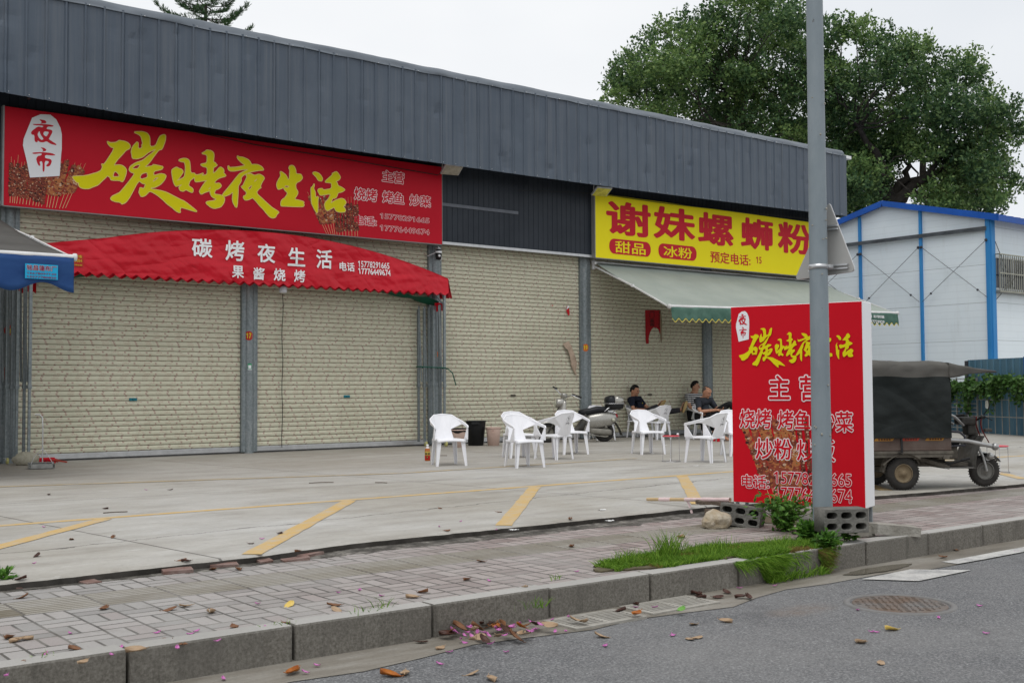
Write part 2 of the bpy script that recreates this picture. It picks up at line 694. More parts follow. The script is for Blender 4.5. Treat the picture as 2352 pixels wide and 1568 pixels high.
    col = g.mix(g.mth('MULTIPLY', moss, 0.85), col, (0.055, 0.095, 0.018))
    hgt = g.mth('MINIMUM', g.mth('MULTIPLY', d, 60.0), 1.0)
    hgt = g.mth('ADD', g.mth('MULTIPLY', hgt, g.mth('SUBTRACT', 1.0, st)), g.mth('MULTIPLY', st, g.mth('MULTIPLY', ribd, 2.0)))
    hgt = g.mth('ADD', hgt, g.mth('MULTIPLY', rnd, 0.35))
    g.bump(hgt, 0.5, 0.006)
    return g.done(col, 0.75)


def m_asphalt():
    g = NG('road_asphalt')
    v, x, y, z = g.obj()
    a = g.noise(v, 75, 3, 0.8)
    b = g.noise(v, 28, 4, 0.7)
    c = g.noise(v, 0.8, 6, 0.65)
    col = g.ramp(a, (0.34, (0.05, 0.051, 0.053)), (0.52, (0.15, 0.152, 0.156)), (0.68, (0.34, 0.34, 0.34)))
    col = g.mix(g.ramp(b, (0.35, 0.45), (0.65, 0.0)), col, (0.085, 0.085, 0.088))
    col = g.mix(g.ramp(c, (0.4, 0.0), (0.75, 0.4)), col, (0.24, 0.237, 0.23))
    # worn sandy band and rust stain by the manhole
    s = g.noise(v, 2.5, 6, 0.7)
    dx, dy = g.mth('SUBTRACT', x, 5.75), g.mth('SUBTRACT', y, 4.48)
    rr = g.mth('SQRT', g.mth('ADD', g.mth('MULTIPLY', g.mth('MULTIPLY', dx, dx), 4.0), g.mth('MULTIPLY', g.mth('MULTIPLY', dy, dy), 22.0)))
    st = g.mth('MULTIPLY', g.ramp(rr, (0.2, 1.0), (0.75, 0.0)), g.ramp(s, (0.35, 0.2), (0.6, 1.0)))
    col = g.mix(g.mth('MULTIPLY', st, 0.55), col, (0.17, 0.105, 0.06))
    oil = g.noise(v, 1.9, 6, 0.72)
    col = g.mix(g.ramp(oil, (0.58, 0.0), (0.72, 0.45)), col, (0.06, 0.06, 0.062))
    g.bump(g.mth('ADD', a, b), 0.6, 0.008)
    return g.done(col, 0.78)


def m_gutter():
    g = NG('gutter_concrete')
    v, x, y, z = g.obj()
    a = g.noise(v, 1.8, 7, 0.7, (0.5, 2.5, 1))
    f = g.noise(v, 50, 4, 0.7)
    col = g.ramp(a, (0.3, (0.115, 0.10, 0.078)), (0.5, (0.20, 0.18, 0.15)), (0.7, (0.30, 0.285, 0.255)))
    col = g.mix(g.ramp(f, (0.35, 0.3), (0.7, 0.0)), col, (0.09, 0.085, 0.075))
    g.bump(f, 0.3, 0.005)
    return g.done(col, g.ramp(a, (0.3, 0.35), (0.6, 0.8)))


def m_kerb():
    g = NG('kerb_stone')
    v, x, y, z = g.obj()
    f = g.noise(v, 70, 4, 0.75)
    s = g.noise(v, 2.6, 6, 0.7, (1.0, 1.0, 0.5))
    seg = g.white(g.mth('FLOOR', g.mth('DIVIDE', x, 0.84)), 1.0)
    col = g.ramp(f, (0.3, (0.082, 0.074, 0.061)), (0.5, (0.165, 0.153, 0.132)), (0.72, (0.265, 0.25, 0.22)))
    col = g.mix(g.ramp(s, (0.45, 0.0), (0.72, 0.6)), col, (0.11, 0.10, 0.088))
    dr = g.noise(v, 4.0, 6, 0.75, (1.6, 1.0, 0.14))
    col = g.mix(g.ramp(dr, (0.52, 0.0), (0.70, 0.7)), col, (0.055, 0.05, 0.042))
    pl = g.noise(v, 3.1, 6, 0.75, (1.2, 1.0, 0.4))
    col = g.mix(g.ramp(pl, (0.60, 0.0), (0.74, 0.5)), col, (0.30, 0.285, 0.255))
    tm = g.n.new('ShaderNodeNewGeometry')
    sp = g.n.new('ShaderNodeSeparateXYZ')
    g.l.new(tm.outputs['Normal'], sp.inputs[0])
    facing_up = g.ramp(sp.outputs[2], (0.35, 0.0), (0.8, 1.0))
    col = g.mix(g.mth('MULTIPLY', facing_up, 0.7), col, (0.46, 0.45, 0.43))   # upward faces mixed paler
    col = g.mix(g.mth('MULTIPLY', seg, 0.22), col, (0.14, 0.135, 0.12))
    g.bump(f, 0.4, 0.004)
    return g.done(col, 0.7)


def m_paint(name, c, under, wear=0.5):
    g = NG(name)
    v, x, y, z = g.obj()
    a = g.noise(v, 4.5, 7, 0.75)
    f = g.noise(v, 45, 4, 0.7)
    k = g.mth('ADD', g.mth('MULTIPLY', a, 0.7), g.mth('MULTIPLY', f, 0.3))
    col = g.ramp(k, (wear - 0.12, under), (wear + 0.02, tuple(0.6 * p + 0.4 * q for p, q in zip(c, under))), (wear + 0.2, c))
    return g.done(col, 0.65)


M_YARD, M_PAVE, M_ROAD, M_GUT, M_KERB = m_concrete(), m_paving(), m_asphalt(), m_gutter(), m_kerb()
M_YEL = m_paint('yellow_floor_paint', (0.55, 0.34, 0.075), (0.42, 0.395, 0.345), 0.47)
M_YEL2 = m_paint('yellow_floor_paint_faded', (0.46, 0.33, 0.14), (0.33, 0.315, 0.28), 0.50)
M_WHT = m_paint('white_road_paint', (0.58, 0.57, 0.54), (0.24, 0.24, 0.24), 0.50)
M_EARTH = mat('bare_earth', (0.10, 0.085, 0.065), 0.95, var=0.4, vscale=1.0)

b = MB()
b.add([(-400, -400, -0.5), (600, -400, -0.5), (600, 700, -0.5), (-400, 700, -0.5)], [(0, 1, 2, 3)])
tag(b.build('ground', M_EARTH), kind='structure')

b = MB()
b.add([(-120, -14, -0.23), (160, -14, -0.23), (160, 5.34, -0.23), (-120, 5.34, -0.23)], [(0, 1, 2, 3)])
tag(b.build('road', M_ROAD), kind='structure')
# gutter strip with an uneven asphalt edge
b = MB()
n = 160
xs = [-20 + 60 * i / n for i in range(n + 1)]
rg = random.Random(3)
vs = []
for x in xs:
    w = 4.90 + 0.05 * math.sin(x * 2.1) + 0.04 * math.sin(x * 5.3 + 1) + rg.uniform(-.015, .015)
    if 5.9 < x < 7.0:
        w += 0.05
    vs += [(x, 5.30, -0.218), (x, w, -0.226)]
b.add(vs, [(2 * i, 2 * i + 1, 2 * i + 3, 2 * i + 2) for i in range(n)])
tag(b.build('gutter', M_GUT), kind='structure')

# sidewalk
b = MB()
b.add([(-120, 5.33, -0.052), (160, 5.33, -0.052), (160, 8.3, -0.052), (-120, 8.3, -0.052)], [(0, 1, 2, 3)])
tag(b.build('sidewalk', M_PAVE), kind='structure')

# kerb stones with open joints
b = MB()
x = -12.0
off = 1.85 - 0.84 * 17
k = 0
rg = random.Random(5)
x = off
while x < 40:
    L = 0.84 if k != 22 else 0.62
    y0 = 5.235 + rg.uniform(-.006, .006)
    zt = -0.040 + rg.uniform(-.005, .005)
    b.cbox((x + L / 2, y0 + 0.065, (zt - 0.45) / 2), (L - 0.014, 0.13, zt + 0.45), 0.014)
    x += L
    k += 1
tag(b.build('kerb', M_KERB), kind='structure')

# yard slab with a ragged front edge, 5 cm above the blocks
EDGE = [(-60, 7.15), (-5, 7.22), (1.8, 7.30), (2.6, 7.33), (3.5, 7.36), (4.3, 7.52), (5.7, 7.52), (7.0, 7.53), (8.3, 7.58), (9.6, 7.42), (10.6, 7.16), (11.6, 7.04), (13.4, 6.92), (16, 6.85), (60, 6.8)]


def edge_y(x):
    for (a, ya), (c, yc) in zip(EDGE, EDGE[1:]):
        if a <= x <= c:
            return ya + (yc - ya) * (x - a) / (c - a)
    return 7.2


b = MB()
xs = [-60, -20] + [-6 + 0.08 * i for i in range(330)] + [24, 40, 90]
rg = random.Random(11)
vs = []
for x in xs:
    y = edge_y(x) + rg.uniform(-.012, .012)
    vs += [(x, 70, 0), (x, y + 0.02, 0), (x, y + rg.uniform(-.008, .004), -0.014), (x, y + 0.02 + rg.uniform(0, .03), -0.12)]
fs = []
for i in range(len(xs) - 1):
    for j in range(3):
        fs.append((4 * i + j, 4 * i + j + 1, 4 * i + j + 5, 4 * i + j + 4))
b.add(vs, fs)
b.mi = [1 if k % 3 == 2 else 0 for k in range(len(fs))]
tag(b.build('yard', [M_YARD, mat('shaded_slab_edge', (0.05, 0.046, 0.04), 0.9, col2=(0.12, 0.11, 0.10), vscale=4)]), kind='structure')  # shade of the crevice painted into the slab's front face


def stripe(name, a, c, w, m, z=0.004, n=24, jit=0.006, seed=0):
    a, c = Vector((*a, z)), Vector((*c, z))
    d = (c - a).normalized()
    s = Vector((-d.y, d.x, 0))
    rg = random.Random(seed)
    vs = []
    for i in range(n + 1):
        p = a + (c - a) * i / n
        vs += [p + s * (w / 2 + rg.uniform(-jit, jit)), p - s * (w / 2 + rg.uniform(-jit, jit))]
    b = MB()
    b.add(vs, [(2 * i, 2 * i + 1, 2 * i + 3, 2 * i + 2) for i in range(n)])
    return tag(b.build(name, m), kind='structure')


stripe('yard_marking', (-4, 10.36), (12.4, 10.42), 0.12, M_YEL, 0.002, 60, seed=1)
stripe('yard_marking', (12.4, 10.40), (21, 9.2), 0.12, M_YEL, 0.002, 30, seed=2)
for i, (p, q) in enumerate([((1.1, 7.75), (3.42, 10.30)), ((3.47, 7.40), (5.93, 10.32)), ((5.82, 7.58), (8.40, 10.33)), ((8.34, 7.72), (10.86, 10.33)), ((11.0, 7.4), (13.4, 10.2)), ((13.6, 7.2), (16.1, 9.7))]):
    stripe('yard_marking', p, q, 0.14, M_YEL, 0.004, 20, seed=10 + i)
stripe('yard_marking', (2.6, 14.9), (8.4, 13.2), 0.12, M_YEL2, 0.004, 30, seed=30)
stripe('yard_marking', (8.4, 13.2), (13.0, 13.4), 0.12, M_YEL2, 0.004, 30, seed=31)

b = MB()
b.add([(6.97, 4.90, -0.222), (7.21, 4.60, -0.222), (7.93, 4.62, -0.222), (7.62, 4.93, -0.222)], [(0, 1, 2, 3)])
tag(b.build('road_marking', M_WHT), kind='structure')
stripe('road_marking', (8.12, 4.91), (30, 5.06), 0.14, M_WHT, -0.2205, 60, seed=41)
stripe('road_marking', (8.8, 4.60), (14, 4.66), 0.12, m_paint('white_road_paint_worn', (0.5, 0.5, 0.48), (0.17, 0.17, 0.17), 0.52), -0.222, 30, 0.02, seed=42)

# shallow puddles in the gutter
M_PUD = mat('puddle_water', (0.10, 0.088, 0.066), 0.05, col2=(0.15, 0.135, 0.105), vscale=3, spec=0.6)
for i, (cx, cy, rx, ry) in enumerate([(7.42, 5.06, 0.42, 0.075), (10.6, 5.10, 0.6, 0.06)]):
    b = MB()
    rg = random.Random(i)
    b.prism([(cx + rx * math.cos(2 * math.pi * k / 30) * rg.uniform(.82, 1.05), cy + ry * math.sin(2 * math.pi * k / 30) * rg.uniform(.8, 1.1)) for k in range(30)], 0.004, lambda u, v, w: (u, v, -0.2195 + w))
    tag(b.build('puddle', M_PUD), kind='structure')

# ------------------------------------------------------------------ ironwork in the road
M_IRON = mat('cast_iron', (0.13, 0.12, 0.11), 0.55, 0.6, col2=(0.20, 0.17, 0.14), vscale=9, bump=0.3, bscale=60)
M_RUSTY = mat('rusty_iron', (0.135, 0.085, 0.055), 0.8, 0.0, col2=(0.16, 0.158, 0.155), vscale=3.2, bump=0.3)
M_VOID = mat('dark_void', (0.012, 0.012, 0.012), 0.9)
M_GRATE = mat('drain_grate_resin', (0.27, 0.255, 0.225), 0.7, col2=(0.36, 0.345, 0.31), vscale=12, bump=0.3)


def grate(x0, y0, L, W, label):
    t = thing('drain_grate', label, 'drain grate', (x0, y0, -0.228), 0.0, 'drain grates beside the kerb')
    f = MB()
    for c, s in (((L / 2, .015, 0), (L, .03, .03)), ((L / 2, W - .015, 0), (L, .03, .03)), ((.015, W / 2, 0), (.03, W - .06, .03)), ((L - .015, W / 2, 0), (.03, W - .06, .03)), ((L / 2, W / 2, 0), (.03, W - .06, .03))):
        f.cbox(c, s, .003)
    f.build('rim', M_GRATE, t)
    g = MB()
    k = int((W - .06) / .034)
    for h in range(2):
        xa = .03 + h * (L / 2 - .015)
        for i in range(k):
            yy = .03 + (i + .5) * (W - .06) / k
            g.cbox((xa + (L / 2 - .045) / 2, yy, .009), (L / 2 - .045, .014, .010), .002)
    g.build('bar_panel', M_GRATE, t)
    p = MB()
    p.box((L / 2, W / 2, .0045), (L - .02, W - .02, .002))
    p.build('pit', M_VOID, t)
    return t


grate(4.28, 4.90, 0.56, 0.30, 'pale slotted drain grate by the kerb, the one beside the heap of leaves and petals')
grate(4.92, 4.93, 0.60, 0.30, 'pale slotted drain grate by the kerb with a green leaf lying on it')

t = thing('manhole_cover', 'round rusty cast iron manhole cover set in the asphalt', 'manhole', (6.37, 4.20, -0.228))
b = MB()
b.lathe([(0.0, 0.004), (0.285, 0.004), (0.29, 0.0), (0.29, -0.02)], n=48)
for i in range(-9, 10):
    for j in range(-9, 10):
        x, y = i * .03, j * .03
        if x * x + y * y < .26 ** 2 and (i + j) % 2 == 0:
            b.box((x, y, .006), (.026, .008, .006), Matrix.Rotation(R(45 if (i // 3 + j // 3) % 2 else -45), 3, 'Z'))
b.build('lid', M_RUSTY, t)
b = MB()
b.lathe([(0.302, -0.01), (0.302, 0.006), (0.34, 0.006), (0.345, -0.01)], n=48)
b.build('rim', mat('worn_iron_rim', (0.15, 0.145, 0.14), 0.8, col2=(0.19, 0.188, 0.185), vscale=8), t)

# ================================================================== THE ROW OF SHOPS
from mathutils import noise as mnoise
WY = 19.42                                   # plane of the roller shutters
BAYS = [(0.95, 4.72), (5.02, 8.87), (9.19, 12.97), (13.29, 17.10), (17.42, 21.18), (21.50, 25.25)]


def m_shutter():
    g = NG('printed_shutter_steel')
    v, x, y, z = g.obj()
    rp = 0.0372
    rz = g.mth('DIVIDE', z, rp)
    row = g.mth('FLOOR', rz)
    fz = g.mth('MULTIPLY', g.mth('SUBTRACT', g.mth('FRACT', rz), 0.5), rp)
    sh = g.mth('ADD', g.mth('MULTIPLY', row, 0.5), g.mth('MULTIPLY', g.white(row), 0.9))
    per = 0.375
    u = g.mth('MULTIPLY', g.mth('FRACT', g.mth('ADD', g.mth('DIVIDE', x, per), sh)), per)
    # emblem: a small square frame with a curl in it
    du = g.mth('ABSOLUTE', g.mth('SUBTRACT', u, 0.05))
    dz = g.mth('ABSOLUTE', fz)
    mx = g.mth('MAXIMUM', du, dz)
    fr = g.mth('MULTIPLY', g.mth('LESS_THAN', mx, 0.0180), g.mth('GREATER_THAN', mx, 0.0135))
    us = g.mth('SUBTRACT', u, 0.05)
    rr = g.mth('SQRT', g.mth('ADD', g.mth('MULTIPLY', us, us), g.mth('MULTIPLY', fz, fz)))
    ring = g.mth('MULTIPLY', g.mth('LESS_THAN', rr, 0.0125), g.mth('GREATER_THAN', rr, 0.0055))
    gap = g.mth('MULTIPLY', g.mth('GREATER_THAN', us, 0.0), g.mth('GREATER_THAN', fz, 0.002))
    ring = g.mth('MULTIPLY', ring, g.mth('SUBTRACT', 1.0, gap))
    # strips of tiny characters
    inx = g.mth('MULTIPLY', g.mth('GREATER_THAN', u, 0.215), g.mth('LESS_THAN', u, 0.325))
    inx2 = g.mth('MULTIPLY', g.mth('GREATER_THAN', u, 0.10), g.mth('LESS_THAN', u, 0.165))
    ch = g.mth('GREATER_THAN', g.white(g.mth('FLOOR', g.mth('MULTIPLY', x, 210.0)), g.mth('FLOOR', g.mth('MULTIPLY', z, 250.0))), 0.48)
    tx = g.mth('MULTIPLY', g.mth('MULTIPLY', inx, g.mth('LESS_THAN', dz, 0.007)), ch)
    tx2 = g.mth('MULTIPLY', g.mth('MULTIPLY', inx2, g.mth('LESS_THAN', dz, 0.003)), ch)
    base = g.ramp(g.noise(v, 1.3, 5, 0.6), (0.3, (0.555, 0.545, 0.415)), (0.7, (0.635, 0.62, 0.485)))
    grime = g.noise(v, 3.0, 7, 0.75, (2.0, 1, 0.35))
    base = g.mix(g.ramp(grime, (0.56, 0.0), (0.78, 0.4)), base, (0.26, 0.24, 0.17))
    sl = g.white(g.mth('FLOOR', g.mth('DIVIDE', z, 0.0855)))
    base = g.mix(g.mth('MULTIPLY', sl, 0.14), base, (0.30, 0.29, 0.205))
    col = g.mix(g.mth('MULTIPLY', fr, 0.5), base, (0.36, 0.15, 0.15))
    col = g.mix(g.mth('MULTIPLY', ring, 0.95), col, (0.22, 0.03, 0.04))
    col = g.mix(g.mth('MULTIPLY', tx, 0.7), col, (0.34, 0.14, 0.11))
    col = g.mix(g.mth('MULTIPLY', tx2, 0.3), col, (0.36, 0.24, 0.22))
    return g.done(col, 0.5)


def m_zinc(name='galvanised_steel', k=1.0):
    g = NG(name)
    v, x, y, z = g.obj()
    a = g.noise(v, 22, 4, 0.7)
    s = g.noise(v, 2.0, 6, 0.7, (2.5, 2.5, 0.6))
    col = g.ramp(a, (0.35, (0.17 * k, 0.20 * k, 0.21 * k)), (0.65, (0.27 * k, 0.30 * k, 0.31 * k)))
    col = g.mix(g.ramp(s, (0.55, 0.0), (0.75, 0.6)), col, (0.42 * k, 0.43 * k, 0.43 * k))
    g.b.inputs['Metallic'].default_value = 0.35
    return g.done(col, 0.5)


def m_fascia():
    g = NG('slate_blue_sheet')
    v, x, y, z = g.obj()
    a = g.noise(v, 1.0, 5, 0.6)
    st = g.noise(v, 3.0, 5, 0.7, (5.0, 1, 0.12))
    col = g.ramp(a, (0.3, (0.076, 0.098, 0.130)), (0.7, (0.104, 0.129, 0.163)))
    col = g.mix(g.ramp(st, (0.48, 0.0), (0.75, 0.55)), col, (0.165, 0.178, 0.195))
    pan = g.white(g.mth('FLOOR', g.mth('DIVIDE', x, 0.9)), 4.0)
    col = g.mix(g.mth('MULTIPLY', pan, 0.25), col, (0.085, 0.10, 0.125))
    return g.done(col, g.ramp(a, (0.3, 0.36), (0.7, 0.5)))


M_SHUT, M_ZINC, M_FASC = m_shutter(), m_zinc(), m_fascia()
M_ZDARK = m_zinc('dull_galvanised_tube', 0.75)
M_CLAD = mat('charcoal_cladding', (0.020, 0.026, 0.036), 0.45, col2=(0.034, 0.041, 0.053), vscale=1.4)
M_ALU = mat('aluminium_strip', (0.45, 0.46, 0.47), 0.35, 0.7, col2=(0.58, 0.59, 0.60), vscale=6)
M_DSTEEL = mat('dark_painted_steel', (0.045, 0.035, 0.032), 0.7, var=0.3, vscale=4)
M_ROOF = mat('roof_sheet', (0.14, 0.16, 0.19), 0.5, var=0.2)
M_WALLP = mat('rear_wall_panel', (0.35, 0.36, 0.37), 0.7, var=0.15, vscale=0.8)
M_RED = mat('red_sign_vinyl', (0.50, 0.008, 0.022), 0.5, col2=(0.53, 0.010, 0.026), vscale=0.7, spec=.12)
M_YELS = mat('yellow_sign_vinyl', (0.90, 0.77, 0.012), 0.5, col2=(0.93, 0.80, 0.016), vscale=0.7, spec=.12)
M_YELLET = mat('yellow_lettering', (0.72, 0.66, 0.006), 0.5, spec=.12)
M_YELEDGE = mat('pale_yellow_edge', (0.80, 0.60, 0.22), 0.45)
M_REDLET = mat('crimson_lettering', (0.58, 0.018, 0.035), 0.5, spec=.12)
M_PINKW = mat('pinkish_white_lettering', (0.88, 0.78, 0.80), 0.45)
M_WHITE = mat('white_vinyl', (0.80, 0.81, 0.83), 0.45)
M_BLK = mat('black_plastic', (0.018, 0.018, 0.019), 0.45, var=0.3, vscale=8)
M_GREYP = mat('grey_sheet_edge', (0.24, 0.24, 0.24), 0.5, var=0.1)

shop = thing('shop_building', 'long low shop row with slate blue corrugated fascia over printed cream roller shutters', 'building', (0, 0, 0))

# body and roof behind the front
b = MB()
b.box((11.5, 28.0, 2.9), (28.2, 17.0, 5.8))
b.box((11.5, 19.62, 3.3), (28.2, 0.2, 6.6))
b.build('wall', M_WALLP, shop)
b = MB()
b.add([(-3, 18.5, 7.2), (25.7, 18.5, 7.2), (25.7, 36.8, 6.2), (-3, 36.8, 6.2), (-3, 18.5, 7.12), (25.7, 18.5, 7.12), (25.7, 36.8, 6.12), (-3, 36.8, 6.12)], [(0, 1, 2, 3), (7, 6, 5, 4), (0, 4, 5, 1), (1, 5, 6, 2), (2, 6, 7, 3), (3, 7, 4, 0)])
b.build('roof', M_ROOF, shop)

# dark ribbed cladding over the shutters
CYL = 19.16
b = MB()
vs = []
x = -2.5
xs = []
while x < 25.6:
    xs += [(x, 0), (x + .115, 0), (x + .12, .008), (x + .13, .008)]
    x += .135
vs = []
for xx, d in xs:
    vs += [(xx, CYL + d, 4.16), (xx, CYL + d, 6.9)]
b.add(vs, [(2 * i, 2 * i + 2, 2 * i + 3, 2 * i + 1) for i in range(len(xs) - 1)])
b.box((11.55, CYL + .15, 4.18), (28.1, .27, .03))
b.build('cladding', M_CLAD, shop)
b = MB()
b.cbox((11.55, CYL - .012, 4.135), (28.1, .03, .06), .004)
for i in range(60):
    b.lathe([(0, -.006), (.008, -.004), (.008, 0)], (-2 + i * .46, CYL - .027, 4.14), 6, 'Y')
b.build('flashing_strip', M_ALU, shop)
# gap filler behind a dented strip in the cladding
b = MB()
b.cbox((14.1, CYL - .012, 4.93), (2.1, .016, .07), .004)
b.build('joint_trim', mat('worn_dark_trim', (0.12, 0.13, 0.15), 0.4, 0.4, var=0.2), shop)

# fascia: ribbed sheets with oil-canning, dents and a wrinkled ridge cap
FY = 18.40


def fas_bot(x):
    return 5.585 + .14 * ((x - 12.5) / (8.1 if x < 12.5 else 13.3)) ** 2


def dent(x, z):
    d = 0.010 * (mnoise.noise(Vector((x * 1.1, z * 0.7, 3.1)))) + 0.006 * mnoise.noise(Vector((x * 3.1, z * 1.7, 9.2)))
    return d


rg = random.Random(21)
dents = [(rg.uniform(3, 25.5), rg.uniform(5.7, 7.2), rg.uniform(.05, .14), rg.uniform(.008, .022)) for _ in range(110)] + [(i * .3 + 3.07, fas_bot(i * .3 + 3.07) + .06, rg.uniform(.03, .07), rg.uniform(.006, .02)) for i in range(76) if rg.random() < .7] + [(14.25, 5.72, .16, .03), (14.1, 5.9, .12, .025), (17.55, 5.7, .2, .03)]


def fas_y(x, z, rib):
    y = FY - rib + dent(x, z)
    for dx, dz, r, a in dents:
        if abs(x - dx) < r * 2 and abs(z - dz) < r * 2.4:
            q = ((x - dx) / r) ** 2 + ((z - dz) / (r * 1.2)) ** 2
            y += a * math.exp(-q * 1.4)
    return y


cols = []
x, k = -2.7, 0
while x < 25.79:
    cols += [(x, 0.0), (x + .012, .022), (x + .034, .022), (x + .046, 0.0)]
    if k % 3 == 0:
        cols += [(x + .052, -.006), (x + .06, -.006), (x + .066, 0.0)]
    for t in (.10, .15, .2, .25):
        cols.append((x + t, 0.0))
    x += .3
    k += 1
cols.append((25.82, 0.0))
NV = 16
b = MB()
vs = []
for xx, rib in cols:
    z0 = fas_bot(xx)
    for j in range(NV + 1):
        z = z0 + (7.36 - z0) * j / NV
        vs.append((xx, fas_y(xx, z, rib), z))
fs = []
for i in range(len(cols) - 1):
    for j in range(NV):
        a = i * (NV + 1) + j
        fs.append((a, a + NV + 1, a + NV + 2, a + 1))
b.add(vs, fs, False)
b.add([(25.82, 18.40, fas_bot(25.8)), (25.82, 19.3, fas_bot(25.8)), (25.82, 19.3, 7.36), (25.82, 18.40, 7.36)], [(0, 1, 2, 3)])
o = b.raw('fascia', M_FASC, shop)
o.modifiers.new('thickness', 'SOLIDIFY').thickness = -0.004
# screws along the foot and head of the sheets
b = MB()
for i in range(96):
    xx = -2.62 + i * .3
    if xx < 25.8:
        b.ball((xx, fas_y(xx, fas_bot(xx) + .035, 0) - .006, fas_bot(xx) + .035), .009, 6, 4)
        if i % 3 == 1:
            b.ball((xx, FY - .03, 7.335), .010, 6, 4)
tag(b.build('screw_row', M_ALU, shop), kind='stuff')
# ridge cap
b = MB()
nx = 260


def cap_pt(u, v):
    x = -2.7 + 28.4 * u if u < 1 else 25.7
    prof = [(-.032, 7.325), (-.026, 7.345), (.0, 7.415), (.05, 7.475), (.13, 7.50), (.4, 7.47)]
    t = v * 5
    i = min(4, int(t))
    f = t - i
    y = prof[i][0] * (1 - f) + prof[i + 1][0] * f
    z = prof[i][1] * (1 - f) + prof[i + 1][1] * f
    w = mnoise.noise(Vector((x * 1.2, v * 2.0, 1.7))) * .034 + mnoise.noise(Vector((x * 3.3, v * 3, 5.7))) * .014
    seam = .006 if (x % 2.95) < .05 else 0
    return (x, FY + y - w * math.sin(math.pi * min(1, v * 1.2)) - seam, z + w * .4 + (.008 * mnoise.noise(Vector((x * 2.5, 0, 0))) if v < .05 else 0))


b.grid(cap_pt, nx, 10, True)
b.raw('ridge_cap', mat('ridge_cap_sheet', (0.105, 0.125, 0.15), 0.38, col2=(0.135, 0.155, 0.18), vscale=1.5, spec=.4), shop)
# outriggers holding the fascia, dark soffit
b = MB()
for xx in (1.0, 4.9, 6.95, 9.0, 13.1, 15.2, 17.25, 21.3, 25.3):
    b.bar((xx, 18.46, 5.95), (xx, 19.3, 6.35), .06, .06)
    b.bar((xx, 18.46, 7.05), (xx, 19.3, 7.05), .06, .06)
    b.bar((xx, 18.48, 5.7), (xx, 18.48, 7.1), .05, .05)
b.bar((-2.6, 18.47, 5.98), (25.7, 18.47, 5.98), .05, .08)
b.bar((-2.6, 18.47, 6.8), (25.7, 18.47, 6.8), .05, .08)
b.build('outrigger_frame', M_DSTEEL, shop)
# white gutter end poking out at the far end
b = MB()
b.cbox((25.95, 18.75, 7.42), (1.0, .16, .09), .01)
b.build('gutter_end', M_WHITE, shop)

# shutters, their rails, bottom bars and lock plates
SP = 0.0855
PROF = [(0.0, .030), (.0125, .028), (.0135, -.003), (.030, -.007), (.060, -.006), (.0845, .002)]
LOCKS = {1: [(306, 917, 'teal')], 2: [(797, 910, 'teal')], 3: [(1179, 908, 'grey')], 4: [(1493, 906, 'grey')]}
M_TEAL = mat('teal_lock_sticker', (0.02, 0.16, 0.20), 0.4)
M_LOCKG = mat('worn_lock_plate', (0.12, 0.11, 0.085), 0.4, 0.5, var=0.3, vscale=30)
for i, (x0, x1) in enumerate(BAYS):
    b = MB()
    vs = []
    ns = 49
    rows = [(k * SP + dz + .115, dy) for k in range(ns) for dz, dy in PROF]
    nx = 8
    rg = random.Random(i)
    wob = [rg.uniform(-.0006, .0006) for _ in range(ns)]
    for r_, (z, dy) in enumerate(rows):
        for j in range(nx + 1):
            vs.append((x0 + (x1 - x0) * j / nx, WY + dy + wob[r_ // 6], z))
    fs = [(r_ * (nx + 1) + j, r_ * (nx + 1) + j + 1, (r_ + 1) * (nx + 1) + j + 1, (r_ + 1) * (nx + 1) + j) for r_ in range(len(rows) - 1) for j in range(nx)]
    b.add(vs, fs)
    sh = b.raw('roller_shutter', M_SHUT, shop)
    b = MB()
    b.cbox(((x0 + x1) / 2, WY - .004, .072), (x1 - x0 - .01, .035, .09), .006)
    b.build('bottom_bar', M_ALU, sh)
    for px, py_, kind in LOCKS.get(i, []):
        p = on_wall(px, py_, WY - .02)
        b = MB()
        b.cbox((p.x, WY - .014, p.z), (.135, .012, .05), .003)
        b.lathe([(0, -.008), (.016, -.008), (.016, .004)], (p.x, WY - .02, p.z), 14, 'Y')
        b.build('lock_plate', M_TEAL if kind == 'teal' else M_LOCKG, sh)
    for xr in (x0 - .045, x1 + .045):
        b = MB()
        b.cbox((xr, WY - .03, 2.1), (.085, .07, 4.16), .006)
        b.box((xr + (.02 if xr < x0 else -.02), WY - .067, 2.1), (.012, .006, 4.14))
        b.build('guide_rail', M_ZINC, shop)
for xc in (0.8, 4.87, 9.03, 13.13, 17.26, 21.34, 25.40):
    b = MB()
    b.lathe([(.092, 0.0), (.092, 4.2)], (xc, WY - .02, 0), 20)
    rg = random.Random(int(xc * 10))
    for k in range(7):
        b.ball((xc + rg.uniform(-.09, .09), WY - .1, rg.uniform(.2, 3.5)), (.008, .012, .008), 6, 4)
    b.build('pillar', M_ZINC, shop)
# weld scars: pale patches of zinc paint on the pillars
M_ZP = mat('zinc_paint_patch', (0.46, 0.47, 0.47), 0.6, var=0.15, vscale=20)

# ------------------------------------------------------------------ lettering helpers for things on the front
XU, ZU = (1, 0, 0), (0, 0, 1)


def wrect(x0, y0, x1, y1, Y):
    a, c = on_wall(x0, y0, Y), on_wall(x1, y1, Y)
    return (a.x, c.z, c.x, a.z)


def outlined(body, rect, parent, F, lift, front, back, fat=.064, body_fat=.022, name='lettering'):
    """stroke-edged writing: a wide pale layer with the sign colour laid over it"""
    if body[0] in '1':
        fat, body_fat = .040, .006
    text(body, rect, back, parent, F, lift, fat, name)
    text(body, rect, front, parent, F, lift + .002, body_fat, name)


